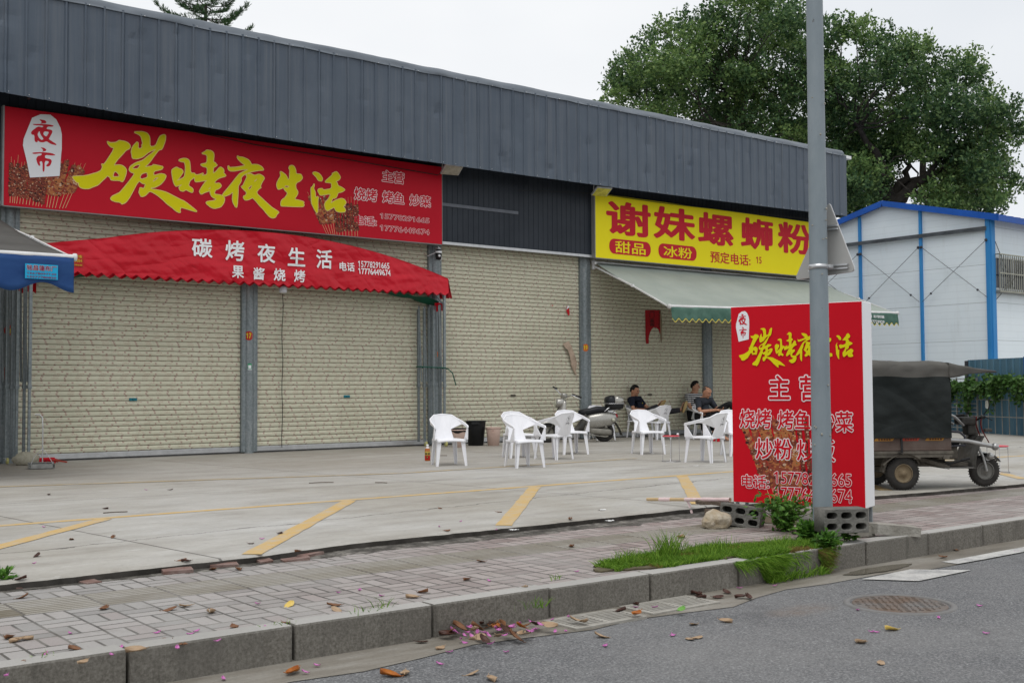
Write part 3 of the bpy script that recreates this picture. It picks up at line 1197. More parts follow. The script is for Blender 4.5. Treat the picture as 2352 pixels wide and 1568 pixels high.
# brush lettering traced from the big sign, as outlines with holes in full-resolution picture points
GL = [
    (.24660, 280, 480, [
        [[(600, 350), (645, 373), (735, 372), (775, 352), (792, 335), (880, 350), (935, 375), (970, 410), (970, 460), (900, 495), (865, 540), (760, 650), (700, 745), (760, 732), (830, 735), (890, 775), (912, 815), (900, 890), (865, 985), (835, 1005), (808, 982), (670, 978), (652, 958), (658, 940), (600, 903), (580, 930), (510, 995), (450, 1055), (370, 1085), (300, 1115), (220, 1115), (155, 1090), (135, 1045), (145, 1020), (105, 1018), (35, 930), (60, 915), (250, 910), (490, 842), (528, 765), (510, 722), (525, 718), (550, 730), (725, 460), (660, 440), (615, 395)],
         [(720, 830), (770, 855), (805, 922), (690, 928), (697, 880)]],
        [[(1030, 200), (1100, 193), (1180, 193), (1250, 220), (1290, 280), (1290, 438), (1385, 430), (1450, 268), (1520, 240), (1548, 255), (1540, 340), (1490, 477), (1440, 485), (1380, 560), (1280, 700), (1200, 768), (1340, 750), (1345, 725), (1440, 745), (1510, 763), (1485, 803), (1350, 832), (1352, 910), (1470, 872), (1530, 885), (1555, 910), (1530, 975), (1460, 1050), (1370, 1095), (1308, 1100), (1310, 1122), (1450, 1145), (1560, 1175), (1780, 1290), (1860, 1325), (2055, 1480), (2040, 1490), (1780, 1410), (1790, 1440), (1775, 1465), (1790, 1495), (1770, 1503), (1720, 1480), (1640, 1410), (1580, 1370), (1500, 1290), (1400, 1210), (1290, 1150), (1220, 1225), (1170, 1243), (1145, 1240), (1115, 1175), (1130, 1130), (1130, 1105), (1160, 1102), (1180, 1122), (1205, 1100), (1225, 1042), (1170, 1030), (1108, 980), (970, 1245), (910, 1330), (838, 1368), (815, 1335), (740, 1328), (670, 1300), (655, 1275), (680, 1240), (800, 1185), (850, 1130), (980, 970), (1050, 870), (990, 850), (955, 815), (970, 760), (1060, 700), (1180, 660), (1260, 590), (1345, 530), (1400, 468), (1275, 520), (1180, 600), (1090, 632), (1010, 628), (1000, 560), (990, 520), (1010, 440), (1098, 345), (1102, 475), (1168, 458), (1162, 405), (1180, 395), (1155, 280), (1120, 240)],
         [(1135, 722), (1060, 732), (1005, 780), (1020, 798), (1095, 795), (1125, 755)],
         [(1125, 942), (1150, 880), (1200, 858), (1250, 850), (1258, 935), (1160, 968)],
         [(1440, 930), (1370, 945), (1335, 1010), (1380, 985)]]]),
    (.20408, 660, 560, [
        [[(122, 600), (180, 555), (225, 537), (260, 560), (320, 578), (348, 615), (345, 645), (300, 710), (255, 775), (212, 805), (280, 785), (380, 730), (398, 580), (395, 500), (375, 433), (320, 430), (260, 405), (310, 375), (390, 362), (455, 390), (480, 430), (495, 655), (580, 655), (582, 685), (650, 690), (760, 648), (700, 708), (825, 683), (825, 540), (745, 522), (700, 495), (702, 478), (820, 458), (825, 295), (712, 268), (770, 240), (815, 200), (900, 215), (948, 255), (955, 310), (940, 435), (990, 455), (990, 480), (1022, 492), (985, 522), (943, 540), (933, 665), (1000, 620), (1060, 545), (1085, 535), (1140, 570), (1150, 620), (1140, 650), (1185, 690), (1185, 710), (1060, 745), (1000, 785), (965, 830), (980, 858), (1060, 848), (1092, 880), (1095, 915), (1050, 955), (978, 980), (958, 1065), (1040, 1075), (1115, 1090), (1150, 1115), (1165, 1170), (1140, 1250), (1085, 1315), (955, 1345), (880, 1310), (795, 1238), (820, 1210), (975, 1190), (1005, 1152), (950, 1138), (900, 1095), (882, 1040), (882, 995), (795, 1020), (705, 1065), (685, 1045), (670, 1010), (700, 950), (775, 840), (830, 788), (700, 810), (595, 825), (578, 790), (578, 725), (480, 800), (450, 900), (545, 960), (540, 1028), (500, 1025), (405, 972), (350, 1008), (290, 990), (268, 930), (315, 895), (330, 870), (215, 912), (190, 890), (160, 825)],
         [(888, 918), (835, 978), (888, 955)]],
        [[(1412, 312), (1445, 335), (1520, 342), (1620, 385), (1670, 435), (1692, 492), (1740, 482), (1815, 487), (1895, 530), (1935, 592), (1840, 597), (1720, 617), (1610, 652), (1530, 690), (1485, 742), (1488, 810), (1425, 910), (1428, 1000), (1407, 1325), (1370, 1305), (1330, 1235), (1315, 1150), (1332, 1015), (1260, 1070), (1150, 1110), (1115, 1080), (1250, 920), (1420, 705), (1470, 657), (1640, 577), (1540, 578), (1300, 617), (1235, 585), (1228, 510), (1250, 520), (1260, 545), (1400, 537), (1580, 507), (1500, 450), (1415, 365)]],
        [[(1605, 655), (1640, 672), (1665, 657), (1750, 702), (1845, 670), (1930, 722), (1942, 760), (1890, 840), (1862, 912), (1880, 935), (1835, 958), (1778, 1040), (1960, 1210), (2100, 1335), (2235, 1415), (2190, 1455), (2165, 1510), (2110, 1533), (2050, 1510), (1980, 1435), (1920, 1355), (1850, 1290), (1770, 1190), (1710, 1130), (1650, 1165), (1570, 1183), (1530, 1135), (1540, 1100), (1565, 1100), (1605, 1037), (1482, 915), (1520, 905), (1555, 830), (1610, 715), (1582, 705)],
         [(1805, 752), (1735, 812), (1755, 822), (1785, 795)], [(1685, 885), (1705, 908), (1660, 980), (1612, 958)]]]),
    (.20408, 1060, 600, [
        [[(290, 430), (320, 430), (400, 490), (432, 540), (437, 585), (472, 575), (483, 400), (462, 365), (475, 320), (525, 303), (570, 330), (598, 395), (602, 472), (700, 480), (725, 530), (720, 570), (680, 610), (630, 632), (592, 675), (600, 760), (638, 810), (635, 870), (565, 968), (650, 985), (740, 1010), (760, 1030), (745, 1055), (765, 1080), (740, 1112), (600, 1112), (400, 1103), (315, 1100), (305, 1080), (310, 1010), (330, 980), (385, 940), (445, 850), (385, 790), (352, 735), (330, 750), (260, 775), (240, 760), (222, 690), (240, 620), (305, 510)],
         [(388, 694), (465, 708), (470, 733), (405, 741), (378, 728)]],
        [[(922, 455), (975, 433), (1040, 455), (1095, 505), (1122, 560), (1110, 610), (1060, 607), (1025, 580), (1000, 530)]],
        [[(958, 660), (960, 700), (945, 755), (978, 820), (985, 940), (1042, 908), (1030, 1020), (1030, 1190), (1020, 1235), (1000, 1225), (950, 1140), (910, 1050), (900, 900), (895, 745), (925, 725)]],
        [[(1388, 427), (1420, 450), (1475, 530), (1455, 580), (1375, 625), (1410, 645), (1425, 705), (1490, 730), (1562, 780), (1550, 795), (1500, 825), (1425, 838), (1400, 920), (1360, 950), (1320, 945), (1305, 990), (1280, 1050), (1370, 990), (1490, 950), (1540, 965), (1580, 1010), (1582, 1045), (1520, 1120), (1555, 1135), (1575, 1190), (1555, 1215), (1470, 1222), (1400, 1205), (1365, 1165), (1355, 1115), (1245, 1180), (1215, 1190), (1180, 1160), (1160, 1075), (1180, 1020), (1235, 970), (1290, 855), (1090, 893), (1065, 875), (1028, 800), (1040, 770), (1120, 755), (1135, 790), (1300, 765), (1300, 655), (1265, 645), (1180, 635), (1175, 615), (1325, 485), (1305, 470)]]]),
]
YE = [(.28065, 0, 400, [
    [[(555, 278), (635, 290), (660, 315), (655, 335), (565, 342), (595, 322), (575, 300)]],
    [[(457, 345), (600, 345), (740, 358), (765, 375), (740, 385), (680, 382), (655, 415), (735, 430), (748, 460), (700, 545), (690, 560), (800, 630), (800, 650), (720, 630), (660, 590), (620, 608), (570, 605), (535, 580), (535, 600), (515, 608), (490, 590), (487, 500), (455, 500), (438, 475), (450, 445), (540, 378), (600, 395), (620, 372), (480, 362)],
     [(632, 450), (700, 458), (660, 528), (625, 505), (612, 480)], [(560, 440), (530, 490), (553, 545), (590, 575), (622, 560), (572, 490)]],
    [[(572, 677), (630, 685), (662, 715), (650, 730), (590, 743), (615, 725), (600, 700)]],
    [[(452, 752), (600, 745), (740, 760), (795, 790), (740, 795), (640, 785), (638, 830), (720, 845), (738, 875), (715, 935), (680, 955), (650, 940), (690, 900), (690, 875), (635, 870), (632, 1020), (605, 1025), (603, 875), (560, 880), (575, 940), (550, 940), (525, 895), (512, 840), (535, 800), (590, 790), (590, 762), (475, 775)]]])]
BADGE = [(.28065, 0, 400, [[[(455, 258), (575, 208), (715, 212), (800, 280), (860, 400), (880, 500), (878, 700), (868, 790), (848, 1085), (425, 1108), (385, 900), (325, 650), (335, 560), (345, 530)]]])]
SIGN_Y = 19.04


def to_plane(GLY, Y):
    """outlines in metres (x, z) on the sign's face"""
    out = []
    for s, ox, oy, shapes in GLY:
        for loops in shapes:
            q = []
            for lp in loops:
                q.append([(p.x, p.z) for p in (on_wall((ox + s * a) / 1.7415, (oy + s * c) / 1.7415, Y) for a, c in lp)])
            out.append(q)
    return out


BRUSH, YESHI, PLATE = to_plane(GL, SIGN_Y), to_plane(YE, SIGN_Y), to_plane(BADGE, SIGN_Y)


def remap(shapes, src, dst):
    (a, c, e, g_), (u0, v0, u1, v1) = src, dst
    return [[[(u0 + (p - a) / (e - a) * (u1 - u0), v0 + (q - c) / (g_ - c) * (v1 - v0)) for p, q in lp] for lp in loops] for loops in shapes]


def bounds(shapes):
    P = [p for loops in shapes for lp in loops for p in lp]
    return (min(p[0] for p in P), min(p[1] for p in P), max(p[0] for p in P), max(p[1] for p in P))


def brush(shapes, parent, F, lift, m, edge=None, grow=0.0, rounds=1, name='lettering'):
    loops = [smooth_loop(lp, rounds) for lps in shapes for lp in lps]
    if edge is not None:
        # a thin printed rim: the same outlines laid a touch to every side behind the letters
        for k in range(6):
            a_ = math.pi * k / 3
            o = outline('lettering_edge', [[(u + grow * math.cos(a_), v + grow * math.sin(a_)) for u, v in lp] for lp in loops], edge, parent, F, lift - .0015 - .0001 * k)
    return outline(name, loops, m, parent, F, lift)


M_MEAT = [mat('print_meat_%s' % n_, c, 0.5) for n_, c in (('dark', (0.055, 0.012, 0.010)), ('brown', (0.16, 0.035, 0.020)), ('red', (0.27, 0.055, 0.03)), ('orange', (0.42, 0.15, 0.05)), ('glint', (0.56, 0.38, 0.26)))]
M_STICK = mat('print_stick', (0.70, 0.52, 0.27), 0.5)
M_SCALL = mat('print_scallion', (0.03, 0.20, 0.07), 0.5)


def skewer_print(parent, F, lift, sticks, seed, chunk=.055):
    """printed picture of meat skewers: sticks = (u, v_bottom, v_meat0, v_meat1, v_tip, lean)"""
    rg = random.Random(seed)
    b = MB()
    b.M = F
    L = lift
    for (u, vb, m0, m1, vt, lean, kind) in sticks:
        w = chunk * .075
        tip = u + lean * (vt - vb)
        b.cur = 5
        L += .00002
        b.add([(u - w, vb, L), (u + w, vb, L), (tip + w * .5, vt, L), (tip - w * .5, vt, L)], [(0, 1, 2, 3)])
        v = m0
        while v < m1:
            r = chunk * rg.uniform(.55, .85) * (1.5 if kind else 1.0)
            cx = u + lean * (v - vb) + rg.uniform(-.08, .08) * r
            base = rg.choice([0, 1, 1, 2]) if not kind else rg.choice([1, 2, 2, 3, 3])
            for s_ in range(4):
                L += .000004
                b.cur = base if s_ == 0 else rg.choice([0, 1, 2, 2, 3, 4] if s_ < 3 else [4, 3, 0])
                q = r * (1.0 if s_ == 0 else rg.uniform(.25, .5) if s_ < 3 else .16)
                ox, oy = (0, 0) if s_ == 0 else (rg.uniform(-.6, .6) * r, rg.uniform(-.55, .55) * r)
                n = 7
                pts = [(cx + ox + q * rg.uniform(.75, 1.15) * math.cos(2 * math.pi * k / n), v + oy + q * rg.uniform(.6, .95) * math.sin(2 * math.pi * k / n), L) for k in range(n)]
                b.add(pts, [tuple(range(n))])
            if kind and rg.random() < .5:
                b.cur = 6
                L += .000004
                a = rg.uniform(0, 3)
                q = chunk * .28
                ex, ey = math.cos(a) * q, math.sin(a) * q
                b.add([(cx + ex, v + ey, L), (cx - ey * .5, v + ex * .5, L), (cx - ex, v - ey, L), (cx + ey * .5, v - ex * .5, L)], [(0, 1, 2, 3)])
            v += r * .62
    return b.raw('skewer_picture', M_MEAT + [M_STICK, M_SCALL], parent)


# ------------------------------------------------------------------ the big red sign
A, Bq = on_wall(8, 470, SIGN_Y), on_wall(1015, 388, SIGN_Y)
SX0, SX1 = A.x, Bq.x
SZ0, SZ1 = on_wall(600, 525, SIGN_Y).z, 5.67
SZ0 = (A.z + on_wall(1015, 562, SIGN_Y).z) / 2
rs = thing('shop_sign', 'wide red sign board with yellow brush lettering and printed meat skewers', 'shop sign', (0, 0, 0))
b = MB()
b.cbox(((SX0 + SX1) / 2, SIGN_Y + .05, (SZ0 + SZ1) / 2), (SX1 - SX0, .098, SZ1 - SZ0), .004)
b.build('panel', M_RED, rs)
b = MB()
b.box((SX0 - .014, SIGN_Y + .052, (SZ0 + SZ1) / 2), (.028, .11, SZ1 - SZ0 + .02))
b.box((SX1 + .006, SIGN_Y + .052, (SZ0 + SZ1) / 2), (.012, .105, SZ1 - SZ0 + .02))
b.box(((SX0 + SX1) / 2, SIGN_Y + .055, SZ0 - .008), (SX1 - SX0, .10, .016))
b.build('frame', M_GREYP, rs)
SF = frame((0, SIGN_Y, 0), XU, ZU)


def px_sticks(lst, Y):
    out = []
    for (xb, yb, ym0, ym1, xt, yt, kind) in lst:
        p, t_ = on_wall(xb, yb, Y), on_wall(xt, yt, Y)
        f = lambda y_: p.z + (y_ - yb) / (yt - yb) * (t_.z - p.z)
        out.append((p.x, p.z, f(ym0), f(ym1), t_.z, (t_.x - p.x) / (t_.z - p.z), kind))
    return out


left = [(23, 466, 448, 374, 26, 360, 0), (29, 466, 447, 385, 33, 368, 0), (33, 467, 449, 375, 42, 356, 0), (38, 468, 448, 385, 50, 373, 0), (45, 468, 452, 380, 57, 372, 0), (52, 469, 453, 378, 64, 370, 0), (60, 470, 456, 398, 72, 385, 0), (67, 471, 452, 400, 80, 385, 0), (75, 472, 458, 402, 88, 390, 0), (82, 473, 462, 402, 96, 390, 0), (88, 474, 460, 405, 104, 395, 0), (95, 475, 466, 405, 112, 395, 0), (107, 476, 445, 400, 120, 392, 1), (113, 477, 446, 398, 130, 388, 1), (120, 478, 444, 380, 142, 370, 1), (127, 478, 447, 372, 155, 366, 1), (136, 479, 443, 380, 172, 374, 1), (143, 479, 440, 385, 186, 375, 1), (150, 478, 440, 392, 196, 376, 1)]
right_ = [(750, 537, 510, 452, 706, 441, 1), (755, 538, 512, 455, 718, 450, 1), (760, 538, 511, 455, 732, 448, 1), (765, 539, 510, 452, 744, 446, 1), (769, 539, 508, 452, 755, 445, 1), (774, 540, 530, 480, 768, 468, 0), (780, 541, 531, 478, 776, 466, 0), (787, 541, 530, 474, 784, 462, 0), (794, 542, 528, 470, 792, 455, 0), (801, 542, 528, 468, 799, 453, 0), (808, 543, 527, 468, 806, 452, 0), (815, 543, 528, 470, 813, 454, 0), (821, 543, 527, 472, 820, 455, 0)]
skewer_print(rs, SF, .003, px_sticks(left, SIGN_Y), 1, .046)
skewer_print(rs, SF, .003, px_sticks(right_, SIGN_Y), 2, .046)
outline('badge', [lp for l_ in PLATE for lp in l_], M_WHITE, rs, SF, .0085)
brush(YESHI, rs, SF, .010, M_REDLET, name='badge_lettering')
brush(BRUSH, rs, SF, .012, M_YELLET, M_YELEDGE, .012)
for body, q in (('主营', (878, 391, 927.5, 423)), ('烧烤', (813.7, 430.5, 865, 463.5)), ('烤鱼', (878.7, 438.5, 927.5, 470)), ('炒菜', (941, 446.7, 988.5, 476.7)), ('电话:', (814, 494, 864, 519.7)), ('15778291665', (873, 490, 985.5, 513)), ('17776449674', (873, 517, 985.5, 540))):
    outlined(body, wrect(*q, SIGN_Y), rs, SF, .006, M_REDLET if body[0] not in '1' else M_RED, M_PINKW)

# ------------------------------------------------------------------ the yellow sign
YX0 = on_wall(1367, 442, SIGN_Y).x
YX1 = 25.3
YZ0 = on_wall(1367, 591, SIGN_Y).z
YZ1 = on_wall(1367, 443, SIGN_Y).z
ys = thing('shop_sign', 'bright yellow sign board with rounded red lettering and two red pill badges', 'shop sign')
b = MB()
b.cbox(((YX0 + YX1) / 2, SIGN_Y + .05, (YZ0 + YZ1) / 2), (YX1 - YX0, .098, YZ1 - YZ0), .004)
b.build('panel', M_YELS, ys)
b = MB()
b.box((YX0 - .012, SIGN_Y + .056, (YZ0 + YZ1) / 2), (.024, .115, YZ1 - YZ0 + .02))
b.box(((YX0 + YX1) / 2, SIGN_Y + .056, YZ0 - .009), (YX1 - YX0, .105, .018))
b.build('frame', M_GREYP, ys)
for body, q in (('谢', (1395, 461, 1492, 545)), ('妹', (1503, 473.5, 1594, 554)), ('螺', (1605, 487.5, 1683, 565.5)), ('蛳', (1703, 500, 1774, 575)), ('粉', (1788, 510, 1862, 585))):
    text(body, wrect(*q, SIGN_Y), M_REDLET, ys, SF, .005, .030)
for q, body, r_ in (((1399, 547, 1494.7, 590.7), '甜品', (1413, 553, 1482, 586)), ((1512, 558, 1600, 600), '冰粉', (1524, 564, 1589, 595))):
    u0, v0, u1, v1 = wrect(*q, SIGN_Y)
    outline('badge', [rrect(u0, v0, u1, v1, (v1 - v0) * .46, 10)], M_REDLET, ys, SF, .004)
    text(body, wrect(*r_, SIGN_Y), M_YELS, ys, SF, .007, .012, 'badge_lettering')
text('预定电话:', wrect(1631.5, 576.5, 1723.5, 610.7, SIGN_Y), M_REDLET, ys, SF, .005, .012)
text('15', wrect(1737, 589.5, 1749, 605.5, SIGN_Y), M_REDLET, ys, SF, .005, .01)

# ================================================================== THINGS FIXED TO THE SHOP FRONT
M_TARP = None


def m_tarp(name, c0, c1, rough=0.34, bumps=0.5):
    g = NG(name)
    v, x, y, z = g.obj()
    a = g.noise(v, 1.2, 4, 0.6)
    mp = g.n.new('ShaderNodeMapping')
    mp.inputs['Rotation'].default_value = (0, R(9), 0)
    g.l.new(v, mp.inputs['Vector'])
    n1 = g.noise(mp.outputs['Vector'], 0.75, 3, 0.5, (0.5, 1, 2.0))
    mq = g.n.new('ShaderNodeMapping')
    mq.inputs['Rotation'].default_value = (0, R(-38), 0)
    g.l.new(v, mq.inputs['Vector'])
    n2 = g.noise(mq.outputs['Vector'], 0.8, 3, 0.5, (0.7, 1, 1.8))
    r1 = g.mth('ABSOLUTE', g.mth('SUBTRACT', n1, 0.5))
    r2 = g.mth('ABSOLUTE', g.mth('SUBTRACT', n2, 0.5))
    w2 = g.noise(v, 9.0, 4, 0.6)
    hh = g.mth('ADD', r1, r2)
    g.bump(g.mth('ADD', hh, g.mth('MULTIPLY', w2, 0.035)), bumps, 0.20)
    return g.done(g.ramp(a, (0.3, c0), (0.7, c1)), rough, .3 if rough < .5 else .12)


M_RTARP = m_tarp('red_tarpaulin', (0.50, 0.003, 0.015), (0.56, 0.005, 0.020), 0.30, 0.8)
M_GTARP = m_tarp('green_tarpaulin', (0.008, 0.065, 0.038), (0.012, 0.085, 0.05), 0.5)
M_TLET = mat('white_tape_lettering', (0.82, 0.82, 0.83), 0.45, var=0.04, vscale=12)
M_CAST = mat('cream_caster_wheel', (0.55, 0.52, 0.20), 0.5, var=0.15)

TY, TX0, TX1 = 18.80, 5.02, 13.06


def tent_top(x):
    return 3.98 - .62 * ((x - 9.1) / 3.96) ** 2 + (.10 * max(0, (6.2 - x)) ** 1.2)


def tent_y(x, z):
    return TY + .020 * mnoise.noise(Vector((x * 1.6 + z * 1.4, z * 2.8, 2))) + .012 * mnoise.noise(Vector((x * 3.4 - z * 2, z * 6, 7))) - (.02 if z < 3.36 else 0) * 1.0


tent = thing('folded_canopy', 'red arched canopy with white lettering, folded against the shutters under the red sign', 'canopy', (0, 0, 0))


def tent_pt(u, v, dy=0.0, ph=0.0, drop=0.0):
    x = TX0 + (TX1 - TX0) * u
    zt, zs = tent_top(x), 3.37
    zb = 3.085 - .045 * (1 - abs(((x / .192 + ph) % 1) * 2 - 1)) ** 0.8 * 1.5 - drop
    zs = min(zs, zt - .01)
    if v < .6:
        z = zt + (zs - zt) * v / .6
    else:
        z = zs + (zb - zs) * (v - .6) / .4
    return (x, tent_y(x, z) + dy, z)


b = MB()
b.grid(lambda u, v: tent_pt(u, v), 336, 14, True)
b.raw('front_panel', M_RTARP, tent)
b = MB()
b.grid(lambda u, v: tent_pt(u, .62 + .38 * v, .16, .5, .012), 336, 4, True)
b.raw('inner_valance', M_RTARP, tent)


def tent_roof(u, v):
    x = TX0 + (TX1 - TX0) * u
    return (x, TY + .5 * v, tent_top(x) + .01 - .10 * abs(math.sin(v * math.pi * 5)) * (1 if 0 < v < 1 else 0))


b = MB()
b.grid(tent_roof, 60, 30, True)
b.raw('folded_roof', M_RTARP, tent)
b = MB()
for s, xx in ((1, TX1), (-1, TX0)):
    b.grid(lambda u, v: (xx + s * (.01 + .05 * abs(math.sin(u * math.pi * 4.5 + .4)) * (.4 + v) + .05 * v), TY + .01 + .46 * u, 3.36 - .33 * v - .05 * abs(math.sin(u * 14)) * v), 40, 6, True)
b.raw('side_valance', M_RTARP, tent)
# a thin red skirt bunched over the tops of the folded posts
for xx in (TX1 - .06, TX0 + .06):
    b = MB()
    b.grid(lambda u, v: (xx - .18 + .26 * u + .03 * math.sin(u * 9), TY + .12 + .06 * math.sin(u * 17) + .1 * u, 2.88 - .13 * v - .05 * abs(math.sin(u * 11)) * v), 24, 4, True)
    b.raw('bunched_skirt', M_RTARP, tent)
# green lining sagging behind the valance at both ends
b = MB()


def lining(u, v):
    x = 10.9 + (12.98 - 10.9) * u
    sag = .32 * (u ** 1.3)
    return (x, TY + .2 + .35 * v, 3.16 - sag * math.sin(math.pi * (.25 + .55 * v)) - .02 * math.sin(u * 20 + v * 5))


b.grid(lining, 40, 10, True)
b.raw('lining', M_GTARP, tent)
b = MB()
b.grid(lambda u, v: (5.05 + 1.9 * u, TY + .2 + .35 * v, 3.16 - .30 * ((1 - u) ** 1.3) * math.sin(math.pi * (.25 + .55 * v))), 40, 10, True)
o = b.raw('lining', M_GTARP, tent)
# frames: folding posts at both ends
for side, xc in ((1, 12.98), (-1, 5.05)):
    for k in range(6):
        yy = TY + .02 + k * .085
        xx = xc - .066 * k + .012 * math.sin(k * 2.1)
        b = MB()
        top = 3.3 if k == 0 else 2.86 - .02 * k
        b.cbox((xx, yy, (top + 1.22) / 2), (.05, .05, top - 1.22), .004)
        b.cbox((xx, yy, .66), (.041, .041, 1.14), .004)
        b.cbox((xx, yy, 1.215), (.062, .062, .06), .004)
        p = b.build('post', M_ZDARK if k % 2 else M_ZINC, tent)
        if k in (0, 2, 4):
            c = MB()
            c.lathe([(0, -.016), (.045, -.016), (.05, -.008), (.05, .008), (.045, .016), (0, .016)], (xx + .02, yy - .02, .05), 20, 'X')
            c.build('caster_wheel', M_CAST, p)
            c = MB()
            c.bar((xx + .02, yy - .02, .05), (xx, yy, .1), .05, .008)
            c.box((xx, yy, .097), (.07, .07, .006))
            c.build('caster_fork', M_ALU, p)
    b = MB()
    for k in range(5):
        yy = TY + .06 + k * .085
        b.bar((xc - .03 - .066 * k, yy, 1.3), (xc - .05 - .066 * k - .03 * math.cos(k * 1.7), yy + .03, 2.82), .022, .03)
        b.ball((xc - .03 - .066 * k, yy - .018, 1.30), .012, 6, 4)
    b.bar((xc - side * .36, TY + .05, 3.24), (xc - side * .02, TY + .05, 2.86), .026)
    b.build('scissor_brace', M_ZDARK, tent)
# white tape lettering stuck on the front


def tent_warp(u, v, w):
    return (u, tent_y(u, v) - w - .006, v)


for body, q in (('碳', (441, 546.7, 486, 592)), ('烤', (518, 552, 559.5, 599.7)), ('夜', (591.4, 559.8, 630.7, 603.8)), ('生', (661.4, 568.4, 698.8, 612)), ('活', (726.3, 573, 761.3, 617.3)), ('果', (531.7, 610, 558, 639)), ('酱', (580.6, 614.5, 605, 643)), ('烧', (627, 616.7, 653.2, 645.7)), ('烤', (674, 620, 697.7, 648.5)), ('电话', (779, 601.6, 813.3, 623.6)), ('15778291665', (822.3, 599, 893.2, 617.8)), ('17776449674', (822.3, 615.5, 895.3, 634))):
    text(body, wrect(*q, TY), M_TLET, tent, None, .010, .020 if len(body) < 5 else .014, 'lettering', warp=tent_warp)
M_STKR = mat('maker_sticker_red', (0.42, 0.03, 0.02), 0.4)
M_GOLD = mat('gold_print', (0.62, 0.42, 0.04), 0.4)
u0, v0, u1, v1 = wrect(150, 583.5, 190, 613.2, TY)
b = MB()
b.grid(lambda a, c: tent_warp(u0 + (u1 - u0) * a, v0 + (v1 - v0) * c, .006), 6, 5)
st = b.raw('maker_sticker', M_STKR, tent)
for body, q in (('彩篷', (169, 585.5, 186.5, 593)), ('26884', (166, 595, 187, 603)), ('值得信赖', (164, 606.5, 187, 611.5))):
    text(body, wrect(*q, TY), M_GOLD, st, None, .010, .01, 'sticker_lettering', warp=tent_warp)
b = MB()
yy = TY + .25
pts = [(12.60, TY + .36, 1.6), (12.80, TY + .12, 1.58), (12.95, TY - .05, 1.57), (13.03, TY - .03, 1.55), (13.03, TY + .2, 1.56), (12.75, TY + .5, 1.58), (12.60, TY + .46, 1.6), (12.60, TY + .36, 1.6)]
b.tube(pts, .013, 6)
b.tube([(13.03, TY - .03, 1.55), (13.12, TY - .06, 1.47), (13.18, TY - .05, 1.32), (13.22, TY - .04, 1.22)], .011, 6)
b.build('tie_strap', mat('green_strap', (0.01, 0.09, 0.06), 0.6), tent)

# lamp hanging under the canopy and the black cord below it
p = on_wall(650, 661, 19.0)
t = thing('hanging_lamp', 'frosted white cylinder lamp hanging below the red canopy', 'lamp', (p.x, 19.0, p.z - .08))
b = MB()
b.lathe([(0, .12), (.045, .12), (.07, .10), (.074, .03), (.072, 0), (.055, -.012), (0, -.014)], n=20)
b.build('lamp_shade', mat('frosted_plastic', (0.62, 0.62, 0.66), 0.35), t)
b = MB()
b.lathe([(.025, .12), (.022, .17), (.006, .18), (.004, .32)], n=10)
b.build('lamp_holder', M_WHITE, t)
p0, p1 = on_wall(649, 675, WY - .05), on_wall(648, 1030, WY - .05)
b = MB()
pts = [(p0.x + (.012 * math.sin(i * 1.3)), WY - .05 - .006 * math.sin(i), p0.z + (p1.z + .02 - p0.z) * i / 14) for i in range(15)]
b.tube(pts, .007, 6)
b.M = Matrix.Identity(4)
o = b.build('cord', M_BLK, t)
o.location = -Vector(t.location)
# cables along the fascia foot
b = MB()
pp = [on_wall(x, y, 18.98) for x, y in ((430, 300), (588, 333), (800, 367), (1005, 402))]
b.tube([(q.x, q.y, q.z) for q in pp] + [(pp[-1].x + .05, 18.8, pp[-1].z + .05)], .009, 6)
tag(b.build('power_cable', M_BLK), 'thin black cable running along the top of the red sign', 'cable')
b = MB()
pp = [on_wall(x, y, 18.98) for x, y in ((1190, 437), (1290, 440), (1380, 446), (1520, 466), (1720, 489), (1880, 505))]
b.tube([(q.x, q.y, q.z) for q in pp], .008, 6)
tag(b.build('power_cable', M_BLK), 'thin black cable running along the top of the yellow sign', 'cable')

M_LAMPG = mat('floodlight_grey', (0.42, 0.43, 0.43), 0.5, 0.2, var=0.2, vscale=10)


def floodlight(px, py_, label, lens):
    p = on_wall(px, py_, 18.62)
    t = thing('floodlight', label, 'floodlight', (p.x, 18.62, p.z), R(-12), 'floodlights under the fascia')
    rot = Matrix.Rotation(R(-28), 3, 'X')
    b = MB()
    b.cbox((0, 0, .02), (.40, .32, .05), .015, rot)
    for i in range(9):
        b.box(tuple(rot @ Vector((-.16 + i * .04, .0, .055))), (.008, .24, .03), rot)
    b.build('housing', M_LAMPG, t)
    b = MB()
    b.box(tuple(rot @ Vector((0, 0, -.008))), (.35, .27, .008), rot)
    b.build('lens', lens, t)
    b = MB()
    for s in (-1, 1):
        b.bar((s * .21, 0, .03), (s * .21, -.04, .26), .012, .03)
    b.bar((-.21, -.04, .26), (.21, -.04, .26), .03, .01)
    b.build('bracket', M_LAMPG, t)


floodlight(1038, 391, 'grey floodlight at the right end of the red sign', mat('floodlight_lens', (0.34, 0.33, 0.27), 0.15, var=0.2, vscale=10))
floodlight(1382, 441, 'grey floodlight with yellow lens at the left end of the yellow sign', mat('floodlight_lens_yellow', (0.55, 0.50, 0.08), 0.15, var=0.3, vscale=12))

